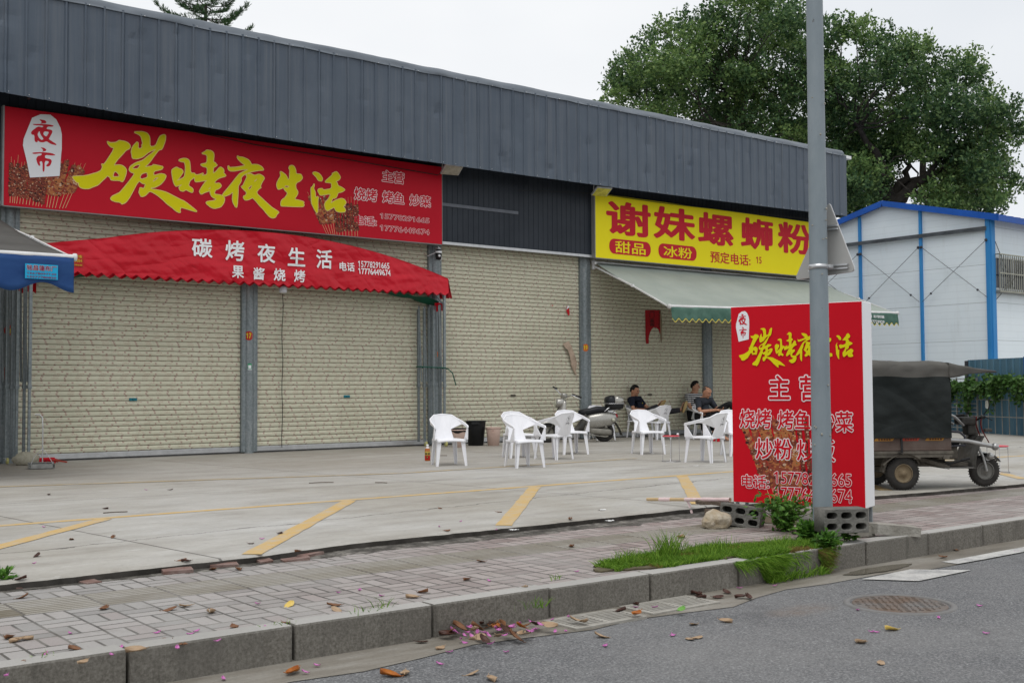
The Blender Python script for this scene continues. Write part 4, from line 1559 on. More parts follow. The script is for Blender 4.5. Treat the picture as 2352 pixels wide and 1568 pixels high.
# security camera on the pillar
p = on_wall(1007, 580, 19.25)
t = thing('security_camera', 'black and white security camera on a wall arm above the canopy', 'security camera', (p.x, 19.3, p.z + .08), R(-18))
b = MB()
b.cbox((0, .02, .02), (.17, .03, .09), .004)
b.build('mount_plate', M_ZINC, t)
b = MB()
b.tube([(0, .01, .01), (0, -.09, .01), (0, -.11, -.03)], [.035, .03, .045], 12)
b.build('arm', M_WHITE, t)
b = MB()
b.lathe([(0, .0), (.05, -.0), (.066, -.04), (.066, -.12), (.05, -.2), (0, -.215)], (0, -.11, -.03), 18)
b.build('dome', M_BLK, t)
b = MB()
b.lathe([(.068, -.03), (.07, -.05), (.068, -.07)], (0, -.11, -.03), 18)
b.lathe([(0, -.012), (.022, -.010), (.026, 0)], (0, -.172, -.16), 12, 'Y')
b.build('white_band', M_WHITE, t)
b = MB()
b.tube([(-.22, -.04, -.16), (-.1, -.08, -.11), (-.02, -.10, -.06)], .008, 6)
b.tube([(.06, -.1, -.1), (.075, -.09, -.2), (.05, -.08, -.25)], .006, 6)
b.build('cord', M_WHITE, t)

# round number stickers wrapped on the pillars


def pillar_warp(xc, a0):
    def f(u, v, w):
        r = .0925 + w
        a = a0 + u / .092
        return (xc + r * math.sin(a), WY - .02 - r * math.cos(a), v)
    return f


def number_sticker(num, xc, zc, a0, col, label, grp='number stickers on the pillars'):
    w = pillar_warp(xc, a0)
    b = MB()
    n = 30
    vs = [w(0, zc, .0008)]
    for r in (.042, .083):
        vs += [w(r * math.cos(2 * math.pi * k / n), zc + r * math.sin(2 * math.pi * k / n), .0008) for k in range(n)]
    fs = [(0, 1 + k, 1 + (k + 1) % n) for k in range(n)] + [(1 + k, 1 + n + k, 1 + n + (k + 1) % n, 1 + (k + 1) % n) for k in range(n)]
    b.add(vs, fs, True)
    o = b.raw('number_sticker', col)
    tag(o, label, 'sticker', grp)
    text(num, (-.042, zc - .045, .042, zc + .045), M_GOLDY, o, None, .003, .03, 'number', warp=w)


M_GOLDY = mat('yellow_number', (0.70, 0.58, 0.03), 0.4)
M_NRED = mat('number_sticker_red', (0.45, 0.02, 0.015), 0.4)
M_NOR = mat('number_sticker_orange', (0.60, 0.13, 0.02), 0.4)
number_sticker('17', 9.03, on_wall(570, 770.6, 19.3).z, -.42, M_NRED, 'round red sticker with yellow 17 on a pillar')
number_sticker('18', 13.13, 1.86, -.5, M_NOR, 'round orange sticker half hidden behind the folded canopy posts')
number_sticker('19', 17.26, on_wall(1344, 798, 19.3).z, -.50, M_NOR, 'round orange sticker with yellow 19 on a pillar')
number_sticker('16', 4.87, on_wall(5, 758, 19.3).z, -.10, M_NRED, 'round red sticker at the left edge beside the folded posts')
w = pillar_warp(4.87, -.05)
b = MB()
zc = on_wall(5, 857, 19.3).z
b.grid(lambda u, v: w(-.07 + .14 * u, zc - .1 + .2 * v, .0008), 8, 4)
o = b.raw('notice_sticker', M_STKR)
tag(o, 'small red notice with lines of gold print on the leftmost pillar', 'sticker')
for k in range(4):
    b = MB()
    b.grid(lambda u, v: w(-.05 + .1 * u, zc - .07 + k * .04 + .014 * v, .002), 8, 1)
    b.raw('print_line', M_GOLD, o)
w = pillar_warp(9.03, -.22)
zc = on_wall(574, 842, 19.3).z
b = MB()
b.grid(lambda u, v: w(-.035 + .07 * u, zc - .057 + .114 * v, .0008), 6, 4)
o = b.raw('payment_sticker', mat('green_sticker', (0.02, 0.30, 0.12), 0.4))
tag(o, 'small green and white sticker on the pillar below the 17', 'sticker')
b = MB()
b.grid(lambda u, v: w(-.026 + .052 * u, zc - .03 + .06 * v, .002), 6, 3)
b.grid(lambda u, v: w(-.034 + .068 * u, zc - .057 + .014 * v, .002), 6, 1)
b.raw('white_field', M_WHITE, o)

# paper left on the shutters
M_RPAPER = mat('faded_red_paper', (0.36, 0.012, 0.018), 0.7, var=0.15, vscale=8)
M_BPAPER = mat('brown_paper', (0.44, 0.335, 0.255), 0.8, var=0.2, vscale=9, bump=0.3, bscale=12)
M_INK = mat('black_ink', (0.015, 0.012, 0.012), 0.7)
PY = WY - .016


def zA(x, y):
    return on_wall((2480 + .14027 * x) / 1.7415, (1200 + .14027 * y) / 1.7415, PY)


def zB(x, y):
    return on_wall((2180 + .2041 * x) / 1.7415, (1200 + .2041 * y) / 1.7415, PY)


def sheet(name, pts, m, label, cat, curl=0.0, th=.0015):
    z1 = max(p.z for p in pts)
    b = MB()
    b.prism([(p.x, p.z) for p in pts], th, lambda u, v, w: (u, PY - .002 - w - curl * abs(math.sin((z1 - v) * 5)), v))
    return tag(b.build(name, m), label, cat)


o = sheet('torn_poster', [zA(*q) for q in ((715, 285), (1140, 290), (1150, 960), (1130, 940), (1100, 840), (1040, 790), (960, 775), (900, 830), (840, 960), (815, 1080), (820, 1240), (740, 1240), (725, 1000))], M_RPAPER, 'torn dark red handwritten poster on the shutter under the green awning', 'poster')
PF = frame((0, PY - .004, 0), XU, ZU)


def zrect(f, x0, y0, x1, y1):
    a, c = f(x0, y0), f(x1, y1)
    return (a.x, c.z, c.x, a.z)


text('门', zrect(zA, 840, 310, 975, 505), M_INK, o, PF, .002, .012, 'handwriting')
text('面', zrect(zA, 845, 540, 975, 745), M_INK, o, PF, .002, .012, 'handwriting')
for k, d_ in enumerate('152207'):
    text(d_, zrect(zA, 1090, 325 + k * 85, 1132, 392 + k * 85), M_INK, o, PF, .002, .012, 'handwriting')
sheet('torn_tape', [zA(*q) for q in ((1142, 290), (1165, 300), (1185, 560), (1188, 800), (1202, 1100), (1180, 1180), (1192, 1245), (1165, 1200), (1146, 1090))], mat('brown_tape', (0.25, 0.20, 0.13), 0.5), 'strip of brown tape along the edge of the torn red poster', 'tape', .01)
sheet('torn_paper', [zB(*q) for q in ((330, 860), (465, 800), (490, 880), (515, 950), (545, 1060), (600, 1200), (612, 1300), (590, 1390), (608, 1475), (590, 1478), (540, 1380), (490, 1255), (460, 1110), (420, 980), (370, 930))], M_BPAPER, 'long torn strip of brown paper peeling off the shutter beside the pillar', 'paper', .05, .003)
o = sheet('torn_paper', [zB(*q) for q in ((405, 195), (430, 106), (465, 135), (472, 262), (466, 302), (445, 302), (420, 235))], mat('bright_red_paper', (0.5, 0.012, 0.02), 0.7), 'small red paper scrap with a white folded corner on the shutter', 'paper', .02, .003)
b = MB()
q = [zB(*k) for k in ((404, 195), (430, 104), (466, 136))]
b.prism([(k.x, k.z) for k in q], .002, lambda u, v, w: (u, PY - .024 - w, v))
b.build('folded_corner', M_WHITE, o)
b = MB()
q = [zB(*k) for k in ((128, 100), (158, 92), (160, 112), (140, 116))]
b.prism([(k.x, k.z) for k in q], .002, lambda u, v, w: (u, PY - .003 - w, v))
tag(b.build('torn_paper', MATS['bright_red_paper']), 'tiny red paper scrap on the shutter, the leftmost one', 'paper')

# ------------------------------------------------------------------ awnings
M_GAWN = m_tarp('faded_green_awning', (0.27, 0.305, 0.275), (0.325, 0.36, 0.325), 0.75, 0.25)
M_GVAL = mat('green_valance', (0.035, 0.095, 0.07), 0.7, col2=(0.10, 0.19, 0.15), vscale=2.5)
M_TRIM = mat('yellow_trim', (0.55, 0.46, 0.10), 0.7)
M_WBAR = mat('white_bar', (0.66, 0.66, 0.66), 0.4, var=0.1, vscale=6)
M_GRAWN = m_tarp('grey_awning', (0.075, 0.073, 0.068), (0.115, 0.112, 0.105), 0.8, 0.1)
M_BVAL = mat('blue_valance', (0.010, 0.045, 0.16), 0.7, col2=(0.022, 0.070, 0.205), vscale=2.2, vstretch=(1, 1, 3))


def awning(label, X0, X1, zw, Yb, zb0, zb1, top, val, drop, trim, wave, amp):
    t = thing('awning', label, 'awning', (0, 0, 0))
    zb = lambda u: zb0 + (zb1 - zb0) * u
    b = MB()
    b.grid(lambda u, v: (X0 + (X1 - X0) * u, 19.26 + (Yb - 19.26) * v, zw + (zb(u) - zw) * v - .05 * math.sin(math.pi * v) + .012 * mnoise.noise(Vector((u * 9, v * 4, 1)))), 60, 14, True)
    o = b.raw('canvas', top, t)
    o.modifiers.new('thickness', 'SOLIDIFY').thickness = .003
    b = MB()
    L = X1 - X0

    def vp(u, v):
        x = X0 + L * u
        w_ = amp * (.5 + .5 * math.cos(2 * math.pi * (X1 - x) / wave)) if amp else 0
        d = drop - (amp - w_ if amp else 0)
        return (x, Yb - .03 - .015 * mnoise.noise(Vector((x * 2.2, v * 2, 4))) - .02 * v, zb(u) - .01 - d * v)
    b.grid(vp, int(L / .02), 6, True)
    o = b.raw('valance', val, t)
    o.modifiers.new('thickness', 'SOLIDIFY').thickness = .002
    if trim:
        b = MB()
        b.grid(lambda u, v: tuple(Vector(vp(u, 1)) + Vector((0, -.004 - .004 * v, .012 - .024 * v))), int(L / .02), 1, True)
        b.raw('trim', trim, t)
    b = MB()
    b.tube([(X0 - .02, Yb, zb0), (X1 + .02, Yb, zb1)], .035, 12)
    b.lathe([(0, -.02), (.05, -.02), (.05, .02), (0, .02)], (X0 - .02, Yb, zb0), 16, 'X')
    b.lathe([(0, -.02), (.05, -.02), (.05, .02), (0, .02)], (X1 + .02, Yb, zb1), 16, 'X')
    b.build('front_bar', M_WBAR, t)
    b = MB()
    b.tube([(X0 - .05, 19.28, zw), (X1 + .05, 19.28, zw)], .04, 10)
    b.build('roller_tube', M_WBAR, t)
    n = max(2, int(L / 2.8))
    for i in range(n):
        u = i / (n - 1)
        x = X0 + L * u
        b = MB()
        m_ = ((x + .02), (19.2 + Yb) / 2, (zw - .1 + zb(u)) / 2)
        b.bar((x, 19.24, zw - .10), m_, .045, .03)
        b.bar(m_, (x, Yb + .02, zb(u) - .01), .036, .026)
        b.cbox(m_, (.06, .06, .06), .008)
        b.build('arm', M_WBAR, t)
        b = MB()
        b.cbox((x, 19.30, zw - .05), (.07, .06, .22), .01)
        b.cbox((x, 19.25, zw - .02), (.09, .08, .06), .01)
        b.build('wall_bracket', M_WBAR, t)
    return t


ga = awning('faded grey green awning with a dark green yellow trimmed valance below the yellow sign', 17.46, 25.75, 4.02, 16.90, 2.87, 3.03, M_GAWN, M_GVAL, .32, M_TRIM, .21, .07)
VF = frame((0, 16.90 - .055, 0), XU, ZU)
for body, q in (('雨篷 彩钢篷', (1985, 722, 2030, 731)), ('3297729929', (1990, 734, 2030, 743))):
    text(body, wrect(*q, 16.85), M_TLET, ga, VF, .012, .014)
ba = awning('grey topped awning with a scalloped blue valance at the left edge', -2.6, 4.60, 3.94, 15.19, 2.86, 2.89, M_GRAWN, M_BVAL, .46, None, .78, .12)
VF = frame((0, 15.19 - .06, 0), XU, ZU)
u0, v0, u1, v1 = wrect(57, 605, 132, 643, 15.13)
b = MB()
b.prism([(u0, v0), (u1, v0), (u1, v1), (u0, v1)], .002, lambda u, v, w: tuple(VF @ Vector((u, v, .014 + w))))
st = b.build('maker_sticker', mat('cyan_sticker', (0.015, 0.36, 0.62), 0.4), ba)
M_MAROON = mat('maroon_print', (0.20, 0.015, 0.06), 0.4)
for body, q in (('铭昌篷布厂', (60.5, 608, 129, 624)), ('15678097145', (61, 625, 128, 632.5)), ('15577780820', (61, 633, 128, 641))):
    r_ = wrect(*q, 15.13)
    if len(body) < 8:
        text(body, r_, M_PINKW, st, VF, .018, .045, 'sticker_lettering')
    text(body, r_, M_MAROON, st, VF, .021, .018, 'sticker_lettering')

# ================================================================== FOREGROUND: POLE, SIGNS, BLOCKS
def m_pole():
    g = NG('weathered_pole_paint')
    v, x, y, z = g.obj()
    a = g.noise(v, 3.0, 6, 0.7, (1, 1, 0.35))
    f = g.noise(v, 40, 4, 0.7)
    s = g.noise(v, 11, 6, 0.75, (1.4, 1.4, 0.8))
    col = g.ramp(a, (0.3, (0.185, 0.225, 0.25)), (0.7, (0.265, 0.305, 0.33)))
    col = g.mix(g.ramp(s, (0.66, 0.0), (0.72, 0.8)), col, (0.10, 0.10, 0.095))
    col = g.mix(g.ramp(f, (0.66, 0.0), (0.75, 0.3)), col, (0.09, 0.09, 0.09))
    st = g.noise(v, 5, 6, 0.75, (2, 2, 0.2))
    col = g.mix(g.ramp(st, (0.58, 0.0), (0.78, 0.35)), col, (0.42, 0.42, 0.40))
    g.bump(f, 0.12, 0.004)
    return g.done(col, 0.5)


M_POLE = m_pole()
PB = Vector((7.5, 5.62, -.06))
t = thing('lamp_pole', 'tall grey street pole with chipped paint standing in front of the red billboard', 'pole', PB)
b = MB()
b.tube([(0, 0, 0), (.004, .004, 1.0), (.012, .01, 2.2), (.05, .03, 6.6), (.055, .034, 8.0)], [.078, .0755, .072, .058, .054], 28)
b.build('shaft', M_POLE, t)
b = MB()
b.lathe([(.13, 0), (.13, .012), (.085, .014)], n=24)
b.build('base_plate', M_POLE, t)
b = MB()
rg = random.Random(4)
for k in range(16):
    a, z = rg.uniform(2.6, 5.2), rg.uniform(.5, 4.2)
    b.ball((.074 * math.cos(a), .074 * math.sin(a), z), (.008, .008, rg.uniform(.005, .012)), 6, 4)
b.build('glue_residue', mat('glue_residue', (0.30, 0.29, 0.25), 0.8, var=0.3, vscale=30), t)

# back of a triangular traffic sign strapped to the pole
M_SBACK = mat('sign_back_grey', (0.36, 0.355, 0.34), 0.45, 0.25, col2=(0.42, 0.415, 0.40), vscale=3)
N_ = Vector((.985, .17, 0)).normalized()
PP = Vector((7.63, 5.62, 0))
t = thing('traffic_sign', 'back of a grey triangular traffic sign strapped to the pole', 'traffic sign', (7.63, 5.62, 2.2))
inv = Matrix.Translation((-7.63, -5.62, -2.2))
tri = [on_plane(x, y, PP, N_) for x, y in ((1824, 643), (1964, 623), (1903, 462))]
Uo = N_.cross(Vector((0, 0, 1))).normalized() * -1
T2 = [((p - PP).dot(Uo), p.z) for p in tri]


def round_tri(T, r):
    out = []
    n = len(T)
    for i in range(n):
        p, q, s = Vector(T[i - 1]), Vector(T[i]), Vector(T[(i + 1) % n])
        a, c = (p - q).normalized(), (s - q).normalized()
        for k in range(7):
            f = k / 6
            e0, e1 = q + a * r, q + c * r
            w = (1 - f) ** 2 * e0 + 2 * f * (1 - f) * q + f * f * e1
            out.append((w.x, w.y))
    return out


b = MB()
b.prism(round_tri(T2, .05), .010, lambda u, v, w: tuple(inv @ (PP + Uo * u + Vector((0, 0, v)) + N_ * (w + .005))))
b.build('plate', M_SBACK, t)
b = MB()
b.prism(round_tri([(u * 1.012, 2.2 + (v - 2.2) * 1.01) for u, v in T2], .05), .004, lambda u, v, w: tuple(inv @ (PP + Uo * u + Vector((0, 0, v)) + N_ * (w + .016))))
b.build('front_sheet', M_WHITE, t)
b = MB()
for z, hw in ((2.10, .17), (2.42, .09)):
    for dz in (-.014, .014):
        a = PP + Vector((0, 0, z + dz)) - Uo * hw - N_ * .012
        c = PP + Vector((0, 0, z + dz)) + Uo * hw - N_ * .012
        b.bar(inv @ a, inv @ c, .022, .012)
b.build('rail', M_ALU, t)
b = MB()
pc = PB + Vector((.012, .01, 0))
b.lathe([(.0735, -.018), (.0775, -.018), (.0775, .018), (.0735, .018)], tuple(inv @ Vector((pc.x, pc.y, 2.10))), 28)
b.cbox(tuple(inv @ Vector((pc.x + .05, pc.y - .075, 2.10))), (.05, .03, .03), .004)
b.build('clamp_band', M_ALU, t)

# the free-standing red billboard
BF, BN = Vector((8.05, 7.02, 0)), Vector((8.44, 5.88, 0))
BU = (BN - BF).normalized()
BW = (BN - BF).length
BB0, BB1 = .095, 1.885
NF = BU.cross(Vector((0, 0, 1)))
bb = thing('billboard', 'free standing red billboard with yellow brush lettering, white sides and steel legs', 'billboard', (0, 0, 0))
BM = frame(BF, BU, ZU)


def bpx(x, y):
    p = on_plane(x, y, BF, NF)
    return ((p - BF).dot(BU), p.z)


def brect(x0, y0, x1, y1):
    a, c = bpx(x0, y0), bpx(x1, y1)
    return (a[0], c[1], c[0], a[1])


b = MB()
b.M = BM
b.cbox((BW / 2, (BB0 + BB1) / 2, -.150), (BW, BB1 - BB0, .28), .006)
b.build('body', M_WHITE, bb)
b = MB()
b.M = BM
b.cbox((BW / 2, (BB0 + BB1) / 2, -.004), (BW - .006, BB1 - BB0 - .008, .012), .002)
M_RED2 = mat('billboard_red', (0.56, 0.004, 0.014), 0.45, col2=(0.60, 0.005, 0.017), vscale=0.9, spec=.12)
b.build('face', M_RED2, bb)
for u in (.03, BW - .03):
    for w in (-.03, -.26):
        b = MB()
        b.M = BM
        b.cbox((u, (BB0 - .06) / 2 + .001, w), (.028, BB0 + .06, .028), .003)
        b.build('leg', M_ZINC, bb)
bsrc = bounds(BRUSH)
p0 = brect(1697, 755, 1961.5, 841)
brush(remap(BRUSH, bsrc, p0), bb, BM, .0105, M_YELLET)
src = bounds(PLATE)
p0 = brect(1690.3, 715.3, 1721.8, 784)
outline('badge', [lp for l_ in remap(PLATE, src, p0) for lp in l_], M_WHITE, bb, BM, .005)
brush(remap(YESHI, src, p0), bb, BM, .007, M_REDLET, name='badge_lettering')
rg = random.Random(8)
sk = []
for k in range(12):
    f = k / 11
    ub, vb = bpx(1772 + 128 * f, 1156)
    ut, vt = bpx(1702 + 205 * f, 965 - 14 * math.sin(f * 3.1) + rg.uniform(-8, 8))
    kind = 1 if f < .55 else 0
    sk.append((ub, max(vb, BB0 + .02), vb + .15 + rg.uniform(-.03, .04), vt - .04, vt, (ut - ub) / (vt - vb), kind))
skewer_print(bb, BM, .003, sk, 6, .031)
for body, q in (('主', (1767, 863, 1814, 916)), ('营', (1838, 863, 1887, 919)), ('烧烤', (1700, 940, 1772, 983)), ('烤鱼', (1787, 942, 1862, 986)), ('炒菜', (1880, 945, 1959.5, 992)), ('炒粉', (1736, 1006, 1820, 1055)), ('炒饭', (1831, 1009, 1918, 1059)), ('电话:', (1705, 1089, 1767, 1122)), ('15778291665', (1779, 1082, 1956.5, 1117)), ('17776449674', (1779, 1117, 1957.5, 1155))):
    r_ = brect(*q)
    fa, fb = (.058, .016) if body[0] not in '1' else (.04, .006)
    text(body, r_, M_PINKW, bb, BM, .0075, fa)
    text(body, r_, M_RED2, bb, BM, .0095, fb)

# hollow concrete blocks, slabs, rock, sticks
M_BLOCK = mat('grey_concrete_block', (0.10, 0.097, 0.088), 0.9, col2=(0.20, 0.193, 0.175), vscale=7, bump=0.6, bscale=55)
M_SLAB = mat('weathered_slab', (0.22, 0.205, 0.175), 0.9, col2=(0.36, 0.345, 0.31), vscale=5, bump=0.5, bscale=40)


def stadium(cx, cy, w, h, n=6):
    r = h / 2
    out = []
    for s, a0 in ((1, -90), (-1, 90)):
        for k in range(n + 1):
            a = R(a0 + 180 * k / n)
            out.append((cx + s * (w / 2 - r) + r * math.cos(a), cy + r * math.sin(a)))
    return out


def hollow_block(label, loc, rot, L=.345, H=.172, D=.19):
    """block lying on its side: six slots face the viewer"""
    loops = [[(-L / 2, 0), (L / 2, 0), (L / 2, H), (-L / 2, H)]]
    for i in range(3):
        for j in range(2):
            loops.append(stadium(-L / 2 + L * (i + .5) / 3, H * (.26 + .48 * j), L * .27, H * .33))
    cu = bpy.data.curves.new('c', 'CURVE')
    cu.dimensions = '2D'
    cu.fill_mode = 'BOTH'
    cu.extrude = D / 2
    cu.bevel_depth = .004
    cu.bevel_resolution = 1
    for lp in loops:
        s = cu.splines.new('POLY')
        s.points.add(len(lp) - 1)
        for p, (u, v) in zip(s.points, lp):
            p.co = (u, v, 0, 1)
        s.use_cyclic_u = True
    me = curve_mesh('hollow_block', cu)
    for p in me.vertices:
        p.co = Vector((p.co.x, -p.co.z, p.co.y))
    me.materials.append(M_BLOCK)
    o = bpy.data.objects.new('hollow_block', me)
    COL.objects.link(o)
    o.location = loc
    o.rotation_euler = rot
    # a thin back web closes the slots
    b = MB()
    b.box((0, D / 2 - .02, H / 2), (L - .02, .012, H - .02))
    b.build('back_web', M_BLOCK, o)
    return tag(o, label, 'concrete block', 'hollow concrete blocks at the billboard')


q = on_ground(1930, 1222, .045)
hollow_block('hollow six slot concrete block standing on a slab in front of the pole', (q.x + .075, q.y + .045, .045), (0, 0, math.atan2(-.50, .86)))
q = on_ground(1702, 1210, -.05)
hollow_block('hollow concrete block tilted behind the pale rock', (q.x + .07, q.y + .06, -.048), (R(-4), R(7), R(-62)))
b = MB()
rg = random.Random(2)


def rough_box(b, c, s, rot, seed, amp=.008, cuts=3):
    bm = bmesh.new()
    bmesh.ops.create_cube(bm, size=1)
    bmesh.ops.subdivide_edges(bm, edges=list(bm.edges), cuts=cuts, use_grid_fill=True)
    for v in bm.verts:
        p = Vector((v.co.x * s[0], v.co.y * s[1], v.co.z * s[2]))
        k = mnoise.noise_vector(p * 7 + Vector((seed, 0, 0))) * amp
        v.co = rot @ (p + k) + Vector(c)
    bm.verts.index_update()
    b.add([v.co.copy() for v in bm.verts], [[v.index for v in f.verts] for f in bm.faces])
    bm.free()


q = on_ground(1935, 1232, -.045)
b = MB()
rough_box(b, (q.x + .04, q.y + .08, .0), (.52, .26, .085), Matrix.Rotation(math.atan2(-.45, .89), 3, 'Z'), 1, .012, 5)
tag(b.build('concrete_slab', M_SLAB), 'flat broken concrete slab under the upright hollow block', 'slab')
q = on_ground(2062, 1232, -.045)
b = MB()
rough_box(b, (q.x + .05, q.y + .07, .0), (.40, .16, .075), Matrix.Rotation(R(-22), 3, 'Z') @ Matrix.Rotation(R(5), 3, 'Y'), 5, .012, 5)
tag(b.build('concrete_slab', M_SLAB), 'pale concrete slab lying on the kerb right of the billboard legs', 'slab')
q = on_ground(1655, 1213, -.05)
b = MB()
bm = bmesh.new()
bmesh.ops.create_icosphere(bm, subdivisions=3, radius=1)
for v in bm.verts:
    n_ = v.co.normalized()
    k = 1 + .22 * mnoise.noise(n_ * 1.5 + Vector((3, 1, 4))) + .10 * mnoise.noise(n_ * 4)
    p = Vector((n_.x * .125, n_.y * .095, n_.z * .095)) * k
    p.z = max(p.z, -.06)
    v.co = p
bm.verts.index_update()
b.add([v.co.copy() for v in bm.verts], [[v.index for v in f.verts] for f in bm.faces])
bm.free()
o = b.build('rock', mat('pale_rock', (0.33, 0.26, 0.17), 0.9, col2=(0.47, 0.42, 0.34), vscale=14, bump=0.6, bscale=35), loc=(q.x, q.y + .05, .008))
o.rotation_euler = (0, 0, R(-35))
tag(o, 'pale angular rock on the sidewalk in front of a tilted hollow block', 'rock')
M_WOOD = mat('weathered_wood', (0.075, 0.055, 0.042), 0.9, col2=(0.16, 0.125, 0.095), vscale=10, vstretch=(1, 6, 6))
M_BAMB = mat('bamboo', (0.46, 0.33, 0.17), 0.6, col2=(0.54, 0.40, 0.24), vscale=9)
M_PINKP = mat('pink_plastic_wrap', (0.62, 0.45, 0.44), 0.35, col2=(0.72, 0.58, 0.57), vscale=14)
a = on_ground(1487, 1146, .03)
c = Vector((8.03, 7.04, .115))
t = thing('bamboo_pole', 'bamboo pole wrapped in pink plastic lying across the wood scraps', 'pole', a)
b = MB()
b.tube([(0, 0, 0), (c - a) * .5, (c - a)], .017, 10)
b.build('shaft', M_BAMB, t)
b = MB()
for f0, f1 in ((.16, .30), (.48, 1.0)):
    n_ = 14
    pts = [(c - a) * (f0 + (f1 - f0) * i / n_) for i in range(n_ + 1)]
    b.tube(pts, [.0195 + .004 * mnoise.noise(Vector((i * .9, f0, 0))) for i in range(n_ + 1)], 8)
p = (c - a) * .46
b.grid(lambda u, v: (p.x - .008 - .02 * v + .032 * u, p.y - .02 - .10 * v, p.z + .02 - .10 * v - .05 * v * v), 2, 8)
b.build('plastic_wrap', M_PINKP, t)
b = MB()
d_ = (c - a)
rough_box(b, tuple(a + d_ * .80 + Vector((0, -.03, -.03))), (.42, .10, .03), Matrix.Rotation(math.atan2(d_.y, d_.x), 3, 'Z'), 3, .015, 5)
tag(b.build('wood_plank', M_WOOD), 'rotten dark plank under the bamboo pole', 'plank')
b = MB()
rough_box(b, (7.62, 6.88, .01), (.13, .10, .12), Matrix.Rotation(R(20), 3, 'Z'), 8, .012, 4)
tag(b.build('wood_stump', M_WOOD), 'dark square wood offcut behind the tilted block', 'wood')
b = MB()
b.cbox((8.0, 6.55, -.02), (.10, .45, .06), .005, Matrix.Rotation(R(18), 3, 'Z'))
tag(b.build('wood_batten', mat('pale_wood', (0.27, 0.22, 0.16), 0.85, var=0.2, vscale=9)), 'pale wooden batten lying below the billboard', 'wood')

# loose bricks lifted along the yard edge
M_BRICK = mat('loose_red_brick', (0.155, 0.085, 0.068), 0.9, col2=(0.25, 0.185, 0.165), vscale=8, bump=0.5, bscale=50)
rg = random.Random(19)
LB = [(35, 1345, 6, 0), (95, 1338, 2, 8), (195, 1322, -3, 3), (222, 1330, 5, 0), (385, 1300, 20, 4), (420, 1312, -8, 10), (452, 1297, 12, 3), (510, 1297, -10, 8), (560, 1288, 5, 2), (600, 1287, 0, 12), (675, 1283, -6, 6), (720, 1272, 15, 3), (640, 1271, 25, 9)]
for i, (x, y, r_, tl) in enumerate(LB):
    q = on_ground(x, y, -.04)
    b = MB()
    rough_box(b, (0, 0, 0), (.19, .095, .045), Matrix.Identity(3), i, .008, 3)
    o = b.build('loose_brick', M_BRICK, loc=(q.x + rg.uniform(-.06, .06), q.y + rg.uniform(.0, .07), -.064 + .0012 * tl))
    o.rotation_euler = (R(rg.uniform(-4, 4)), R(rg.uniform(-tl, tl) * .6), R(r_ * 1.6 + (90 if i % 3 == 0 else 0)))
    tag(o, 'loose reddish paving brick lifted along the dark edge of the yard slab', 'brick', 'loose bricks along the yard edge')

# ================================================================== GREENERY


def m_leaf(name, c0, c1, c2, rough=0.45):
    g = NG(name)
    geo = g.n.new('ShaderNodeNewGeometry')
    col = g.ramp(geo.outputs['Random Per Island'], (0.0, c0), (0.55, c1), (1.0, c2))
    g.b.inputs['Subsurface Weight'].default_value = 0.0
    g.done(col, rough)
    # a little light passes through thin leaves
    tr = g.n.new('ShaderNodeBsdfTranslucent')
    g.l.new(col, tr.inputs['Color'])
    ms = g.n.new('ShaderNodeMixShader')
    ms.inputs[0].default_value = 0.35
    out = g.n['Material Output']
    g.l.new(g.b.outputs[0], ms.inputs[1])
    g.l.new(tr.outputs[0], ms.inputs[2])
    g.l.new(ms.outputs[0], out.inputs['Surface'])
    return g.m


M_LEAF = m_leaf('banyan_leaf', (0.033, 0.076, 0.032), (0.070, 0.140, 0.052), (0.17, 0.26, 0.09))
M_LEAF2 = m_leaf('banyan_leaf_bright', (0.068, 0.132, 0.043), (0.130, 0.222, 0.066), (0.25, 0.35, 0.112))
M_BARK = mat('tree_bark', (0.035, 0.03, 0.026), 0.9, col2=(0.075, 0.066, 0.056), vscale=5, bump=0.5, bscale=20)
M_PINE = m_leaf('pine_needle', (0.03, 0.07, 0.03), (0.05, 0.11, 0.045), (0.09, 0.16, 0.06), 0.6)
M_BUSH = m_leaf('bush_leaf', (0.04, 0.11, 0.02), (0.085, 0.21, 0.03), (0.17, 0.34, 0.06))
M_VINE = m_leaf('vine_leaf', (0.03, 0.075, 0.018), (0.06, 0.14, 0.03), (0.12, 0.22, 0.06))
M_GRASS = m_leaf('grass_blade', (0.065, 0.145, 0.012), (0.125, 0.26, 0.022), (0.26, 0.41, 0.055), 0.6)
M_DRYG = m_leaf('dry_grass_blade', (0.16, 0.11, 0.035), (0.24, 0.17, 0.055), (0.14, 0.17, 0.04), 0.8)


def leaf(V, Fc, p, d, n_, L, W):
    """one folded leaf: two triangles pairs along direction d with normal n_"""
    s = d.cross(n_)
    if s.length < 1e-5:
        s = d.orthogonal()
    s.normalize()
    k = len(V)
    V += [p, p + d * L * .5 + s * W * .5, p + d * L, p + d * L * .5 - s * W * .5]
    Fc.append((k, k + 1, k + 2, k + 3))


def leaf_mesh(name, V, Fc, m, parent=None):
    me = bpy.data.meshes.new(name)
    me.from_pydata([tuple(v) for v in V], [], Fc)
    me.materials.append(m)
    o = bpy.data.objects.new(name, me)
    COL.objects.link(o)
    if parent is not None:
        o.parent = parent
    return o


def rvec(rg):
    while True:
        v = Vector((rg.uniform(-1, 1), rg.uniform(-1, 1), rg.uniform(-1, 1)))
        if .05 < v.length < 1:
            return v.normalized()


